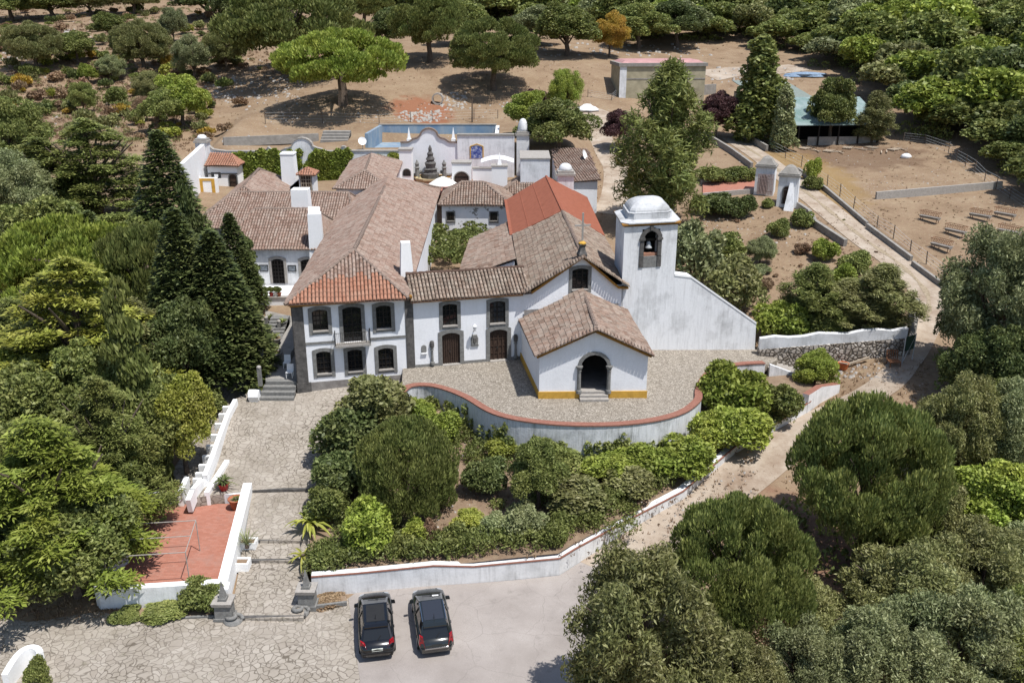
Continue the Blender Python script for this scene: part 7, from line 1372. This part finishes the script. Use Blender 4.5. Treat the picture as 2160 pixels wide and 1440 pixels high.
# ---- upper garden on the right
for a in (('shrub0', 'olive', 1545, 655, 548, 110, 'round olive coloured bush behind the sloping white wall'), ('shrub1', 'grey', 1462, 600, 475, 95, 'large speckled oleander bush beside the bell tower'), ('shrub2', 'mid', 1528, 565, 490, 75, 'green bush above the round olive coloured one'), ('olive0', 'grey', 1602, 560, 500, 60, 'sparse grey shrub in the middle of the dry garden'), ('shrub0', 'mid', 1640, 500, 462, 42, 'small round bush in the dry garden'), ('shrub1', 'mid', 1690, 480, 442, 40, 'little fig bush beside the curving low wall'), ('shrub2', 'bright', 1738, 550, 505, 48, 'light green bush beside the lower end of the low wall'), ('shrub0', 'mid', 1800, 575, 530, 60, 'green bush on the bank of the track'), ('shrub1', 'bright', 1782, 600, 555, 45, 'small bright bush below the bank bush'), ('wispy0', 'mid', 1710, 700, 560, 130, 'feathery tamarisk behind the rubble wall'), ('wispy0', 'olive', 1850, 700, 560, 140, 'feathery tamarisk nearest the bend of the track'), ('wispy0', 'olive', 1780, 705, 590, 130, 'olive feathery tamarisk between the two others'), ('shrub2', 'bright', 1640, 715, 635, 95, 'yellow green bush next to the end of the sloping wall'), ('shrub0', 'mid', 1740, 720, 655, 90, 'green bush hanging over the rubble wall'), ('shrub1', 'dry', 1830, 700, 655, 60, 'brownish bush hanging over the right part of the rubble wall'), ('shrub2', 'dark', 1510, 455, 408, 75, 'dark bush in front of the small red court'), ('shrub0', 'dark', 1560, 458, 412, 55, 'second dark bush in front of the small red court'), ('shrub1', 'mid', 1617, 438, 418, 22, 'tiny bush at the foot of the gate pillar'), ('shrub2', 'mid', 1500, 385, 352, 60, 'low hedge bush at the left end of the row behind the red court'), ('shrub0', 'mid', 1535, 383, 352, 55, 'low hedge bush in the middle of the row behind the red court'), ('shrub1', 'mid', 1568, 382, 352, 50, 'low hedge bush at the right end of the row behind the red court'), ('shrub2', 'grey', 1590, 580, 555, 60, 'flat grey plant on the soil of the dry garden'), ('shrub0', 'bright', 1712, 380, 335, 30, 'thin sapling by the fence below the barn'), ('shrub1', 'mid', 1715, 400, 372, 35, 'low bush by the fence below the barn'), ('shrub2', 'dry', 1612, 610, 585, 35, 'dead twiggy plant in the dry garden'), ('shrub0', 'dry', 1690, 535, 510, 30, 'withered plant near the curving low wall')): T(*a)
# ---- right and bottom right woods
for a in (('rpine0', 'mid', 1806, 1185, 862, 280, 'broad stone pine overhanging the lower track'), ('rpine1', 'mid', 1540, 1385, 1068, 268, 'stone pine nearest the car park, dome of dense tufts'), ('olive1', 'olive', 1345, 1560, 1195, 280, 'olive green tree overhanging the right side of the car park'), ('broad0', 'bright', 2075, 1180, 985, 200, 'bright green tree at the right edge below the pine'), ('olive1', 'grey', 2080, 815, 498, 205, 'large silvery olive tree beside the bend of the track'), ('broad1', 'dark', 2035, 860, 700, 110, 'dark tree in front of the silvery olive'), ('broad2', 'dark', 2120, 900, 700, 140, 'dark tree at the right edge below the olive'), ('broad0', 'mid', 2080, 930, 800, 130, 'bright leafed tree below the two dark ones'), ('olive0', 'olive', 2005, 1030, 800, 145, 'yellowish olive tree beside the pale end of the track'), ('olive1', 'grey', 2125, 1050, 810, 160, 'grey olive at the right edge level with the pine'), ('olive0', 'olive', 1680, 1420, 1240, 180, 'loose olive green tree right of the near stone pine'), ('olive1', 'grey', 1680, 1520, 1330, 170, 'pale grey bush tree at the bottom edge'), ('olive0', 'olive', 1880, 1400, 1160, 230, 'olive coloured tree in the middle of the lower right wood'), ('olive1', 'olive', 2040, 1360, 1130, 220, 'olive tree right of the middle of the wood'), ('olive0', 'grey', 2150, 1330, 1110, 200, 'grey olive at the right edge of the lower wood'), ('olive1', 'grey', 1990, 1500, 1250, 240, 'pale grey green tree low in the right wood'), ('olive0', 'mid', 2140, 1520, 1270, 220, 'green tree in the bottom right corner'), ('olive1', 'grey', 1830, 1530, 1300, 210, 'grey green tree along the bottom edge of the wood'), ('olive0', 'olive', 1530, 1560, 1360, 170, 'olive bush tree at the bottom below the near stone pine'), ('broad1', 'dry', 1590, 1480, 1310, 110, 'brown half dead tree below the near stone pine'), ('broad2', 'mid', 1860, 1240, 1100, 110, 'small green tree in the shade of the broad pine'), ('broad0', 'olive', 1950, 1190, 1010, 120, 'yellowing tree right of the broad pine'), ('olive1', 'mid', 1260, 1590, 1370, 110, 'darker bush at the bottom by the car park'), ('broad1', 'dark', 2015, 760, 610, 80, 'dark bush at the left side of the silvery olive'), ('broad0', 'dark', 2150, 700, 560, 120, 'dark tree at the right edge behind the olive')): T(*a)
# ---- the closed wood on the hill: individual trees, then undergrowth
POLY = [(1700, 112), (1765, 160), (1860, 228), (1920, 268), (1990, 290), (2060, 335), (2120, 395), (2220, 450), (2700, 560), (2700, -60), (-140, -60), (-140, -2), (300, 4), (480, 14), (600, -5), (700, 2), (830, 25), (960, 45), (1120, 70), (1300, 85), (1440, 88), (1600, 100)]
def inside(x_, y_, P):
    r = False
    for i in range(len(P)):
        a, c = P[i], P[i - 1]
        if (a[1] > y_) != (c[1] > y_) and x_ < (c[0] - a[0]) * (y_ - a[1]) / (c[1] - a[1]) + a[0]: r = not r
    return r
cand = []; yy = 98.0
while yy < 300:
    st = 5.6 + (yy - 98) * .012; xx = -170.0
    while xx < 175:
        x_, y_ = xx + random.uniform(-1.6, 1.6), yy + random.uniform(-1.6, 1.6); cand.append((x_, y_)); xx += st
    yy += st * .9
cz = Hv(np.array([c[0] for c in cand]), np.array([c[1] for c in cand])); keep = []
for (x_, y_), z in zip(cand, cz):
    u_, v_ = pr((x_, y_, z))
    if inside(u_, v_, POLY) and -120 < u_ < 2290 and v_ > -55: keep.append((y_, x_, z, u_, v_))
keep.sort(); print('wood trees', len(keep))
for i, (y_, x_, z, u_, v_) in enumerate(keep[:295]):
    s = random.uniform(6.0, 10.5); m_ = random.choices(['mid', 'dark', 'bright', 'grey', 'olive'], [6, 2, 3, 1, 2])[0]
    put_tree('wood%d' % (i % 3), m_, V(x_, y_, z - .4), s, s * random.uniform(.6, 1.05), 'dense evergreen tree in the closed wood covering the hill', 'tree', 'woodland_tree', 'trees of the closed hill wood', single=True)
lob = []
for (y_, x_, z, u_, v_) in keep[295:]: s = random.uniform(2.2, 3.6); lob += [(x_, y_, z + s * .9, s, s, s)] + [(x_ + random.uniform(-2, 2), y_ + random.uniform(-2, 2), z + s * 1.3, s * .5, s * .5, s * .5) for k in range(4)]
if lob: tag(leaf_mesh('far_wood', leaf_quads(lob, 110000, .7, .42), L['mid']), 'far part of the closed wood along the top of the hill', 'wood', kind='stuff')
ug = []
for (y_, x_, z, u_, v_) in keep[:295]:
    for k in range(3): s = random.uniform(.7, 1.5); ug.append((x_ + random.uniform(-3.5, 3.5), y_ - random.uniform(-2, 3.5), z + s * .3, s, s, s * .9))
for k in range(520):   # rough growth under the foreground woods
    px_, py_ = random.choice([(random.uniform(1560, 2200), random.uniform(1080, 1520)), (random.uniform(1990, 2250), random.uniform(720, 1100)), (random.uniform(-60, 330), random.uniform(480, 1220)), (random.uniform(200, 400), random.uniform(560, 760))])
    p = G(px_, py_); s = random.uniform(.5, 1.2); ug.append((p.x, p.y, p.z + .2, s, s, s * .8))
tag(leaf_mesh('undergrowth', leaf_quads(ug, 120000, .4, .2), L['mid']), 'green undergrowth below the woods', 'undergrowth', kind='stuff')
# ---- low scrub and loose stones on the dry slopes
hl = []
while len(hl) < 1100:
    x_, y_ = random.uniform(-40, 600), random.uniform(8, 300)
    if (x_ > 430 and y_ > 150) or (x_ > 480 and random.random() < .6): continue
    p = G(x_, y_); r = random.uniform(.25, .7); hl.append((p.x, p.y, p.z + r * .25, r * 1.25, r * 1.25, r * .7))
for i_, m_ in enumerate(('olive', 'dry')): tag(leaf_mesh('low_heath', leaf_quads(hl[i_::2] if i_ else hl[::2], 26000, .3, .11, 'up', -.2), L[m_]), ('green' if not i_ else 'dry brown') + ' heath cover over the stony hillside', 'heath', kind='stuff')
k = 0
while k < 290:
    x_, y_ = random.uniform(-40, 560), random.uniform(25, 300); p = G(x_, y_)
    if x_ > 450 and y_ > 150 and random.random() < .9: k += .05; continue
    s = random.uniform(.8, 3.0); put_tree('scrub%d' % (random.random() < .5), random.choices(['olive', 'dry', 'yellow', 'mid', 'gold', 'dark'], [4, 4, 2, 3, .7, 1])[0], p, s, s * random.uniform(.5, .85), 'low scrub bush dotting the dry stony hillside', 'shrub', 'scrub_bush', 'scrub on the left hillside'); k += 1
for k in range(46):
    x_, y_ = random.uniform(1470, 1860), random.uniform(445, 690); p = G(x_, y_); s = random.uniform(.2, .6)
    put_tree('scrub1', random.choice(['dry', 'dry', 'olive']), p, s, s * .6, 'dry weed tuft scattered over the dry upper garden', 'weed', 'weed_tuft', 'weeds in the dry upper garden')
co, fc = [], []
def rock(p, s):
    k0 = len(co); th = RNG.uniform(0, 6.28); base = [(1, 0), (.4, .9), (-.6, .8), (-1, -.1), (-.3, -.9), (.7, -.7)]
    for (a, c) in base: j = RNG.uniform(.7, 1.2); co.append((p[0] + s * j * (a * math.cos(th) - c * math.sin(th)), p[1] + s * j * (a * math.sin(th) + c * math.cos(th)), p[2] - s * .3))
    for (a, c) in base: j = RNG.uniform(.4, .8); co.append((p[0] + s * j * (a * math.cos(th) - c * math.sin(th)), p[1] + s * j * (a * math.sin(th) + c * math.cos(th)), p[2] + s * RNG.uniform(.3, .7)))
    for i in range(6): j = (i + 1) % 6; fc.append((k0 + i, k0 + j, k0 + 6 + j, k0 + 6 + i))
    fc.append((k0 + 6, k0 + 7, k0 + 8, k0 + 9)); fc.append((k0 + 9, k0 + 10, k0 + 11, k0 + 6))
def spread(n, xa, xb, ya, yb, s0, s1, gv=None):
    for _ in range(n): rock(G(random.uniform(xa, xb), random.uniform(ya, yb), gv), random.uniform(s0, s1) * random.choice((.5, .7, 1)))
spread(330, -20, 640, 20, 300, .12, .4); spread(200, 430, 640, 160, 220, .15, .45); spread(130, 840, 930, 235, 258, .15, .45); spread(90, 925, 985, 195, 232, .15, .45); spread(120, 1120, 1500, 92, 120, .2, .55); spread(60, 1060, 1140, 215, 245, .2, .5); spread(80, 1500, 1680, 140, 175, .2, .6); spread(50, 100, 160, 62, 95, .3, 1.0); spread(40, 0, 60, 80, 130, .3, 1.0)
spread(110, 1470, 1700, 455, 520, .08, .22); spread(140, 1620, 1900, 765, 800, .08, .25); spread(120, 1500, 2150, 300, 420, .06, .2); spread(150, 900, 1060, 900, 1160, .04, .12, Gv); spread(120, 1280, 1600, 960, 1100, .04, .13, Gv); spread(160, 560, 1300, 215, 260, .08, .25)
tag(raw_mesh('loose_stones', np.array(co), np.array(fc), [M['stone_pale']]), 'loose pale stones strewn over the dry slopes', 'stones', kind='stuff')
gq = []
def grass(n, xa, xb, ya, yb, h, test=None, hf=None):
    m = 0
    while m < n:
        x_, y_ = random.uniform(xa, xb), random.uniform(ya, yb)
        if test and not test(x_, y_): continue
        p = G(x_, y_, hf); m += 1
        for _ in range(random.randint(5, 11)):
            a = random.uniform(0, 6.28); r = random.uniform(0, h * .9); c = V(p.x + r * math.cos(a), p.y + r * math.sin(a), p.z - .03); t_ = V(random.uniform(-.5, .5), random.uniform(-.5, .5), random.uniform(.6, 1.2)) * h * random.uniform(.5, 1.1); s_ = V(math.cos(a * 3), math.sin(a * 3), 0) * h * .16; gq.append((c - s_, c + t_ * .5 - s_ * .8, c + t_, c + s_))
slope = lambda x_, y_: not (x_ > 440 and y_ > 165) and not (x_ > 620 and y_ > 60)
grass(2600, -30, 700, 15, 320, .42, slope); grass(700, 440, 1250, 60, 255, .25); grass(900, 1450, 1880, 440, 690, .22); grass(500, 1680, 2150, 310, 560, .2); grass(450, 1640, 1960, 760, 860, .2); grass(700, 700, 1600, 930, 1180, .2, None, Gv); grass(300, 1270, 1700, 930, 1250, .16); grass(350, 1250, 1420, 230, 470, .2)
grass(260, -40, 260, 1240, 1310, .2); grass(500, 1500, 2160, 80, 330, .35)
tag(leaf_mesh('dry_grass', np.array([[tuple(v) for v in q] for q in gq]), L['dry']), 'dry straw coloured grass tufts over the slopes and beds', 'grass', kind='stuff')
gc = []
for xa, ya, xb, yb, n_, sp in ((880, 880, 1010, 960, 26, 22), (1000, 960, 1480, 975, 60, 26), (1060, 1040, 1330, 1100, 40, 30), (700, 1120, 880, 1165, 24, 18), (1420, 960, 1660, 870, 40, 20), (690, 960, 730, 1120, 16, 14)):
    for k in range(n_):
        f = random.random(); p = G(xa + (xb - xa) * f + random.uniform(-sp, sp), ya + (yb - ya) * f + random.uniform(-sp, sp), Gv); r = random.uniform(.22, .6); gc.append((p.x, p.y, p.z + r * .35, r * 1.2, r * 1.2, r * random.uniform(.6, 1.3)))
tag(leaf_mesh('garden_ground_cover', leaf_quads(gc, 30000, .17, .09, 'rand', -.5, (.5, 1.15)), L['mid']), 'tangled low creepers and weeds between the shrubs of the front garden', 'ground cover', kind='stuff')
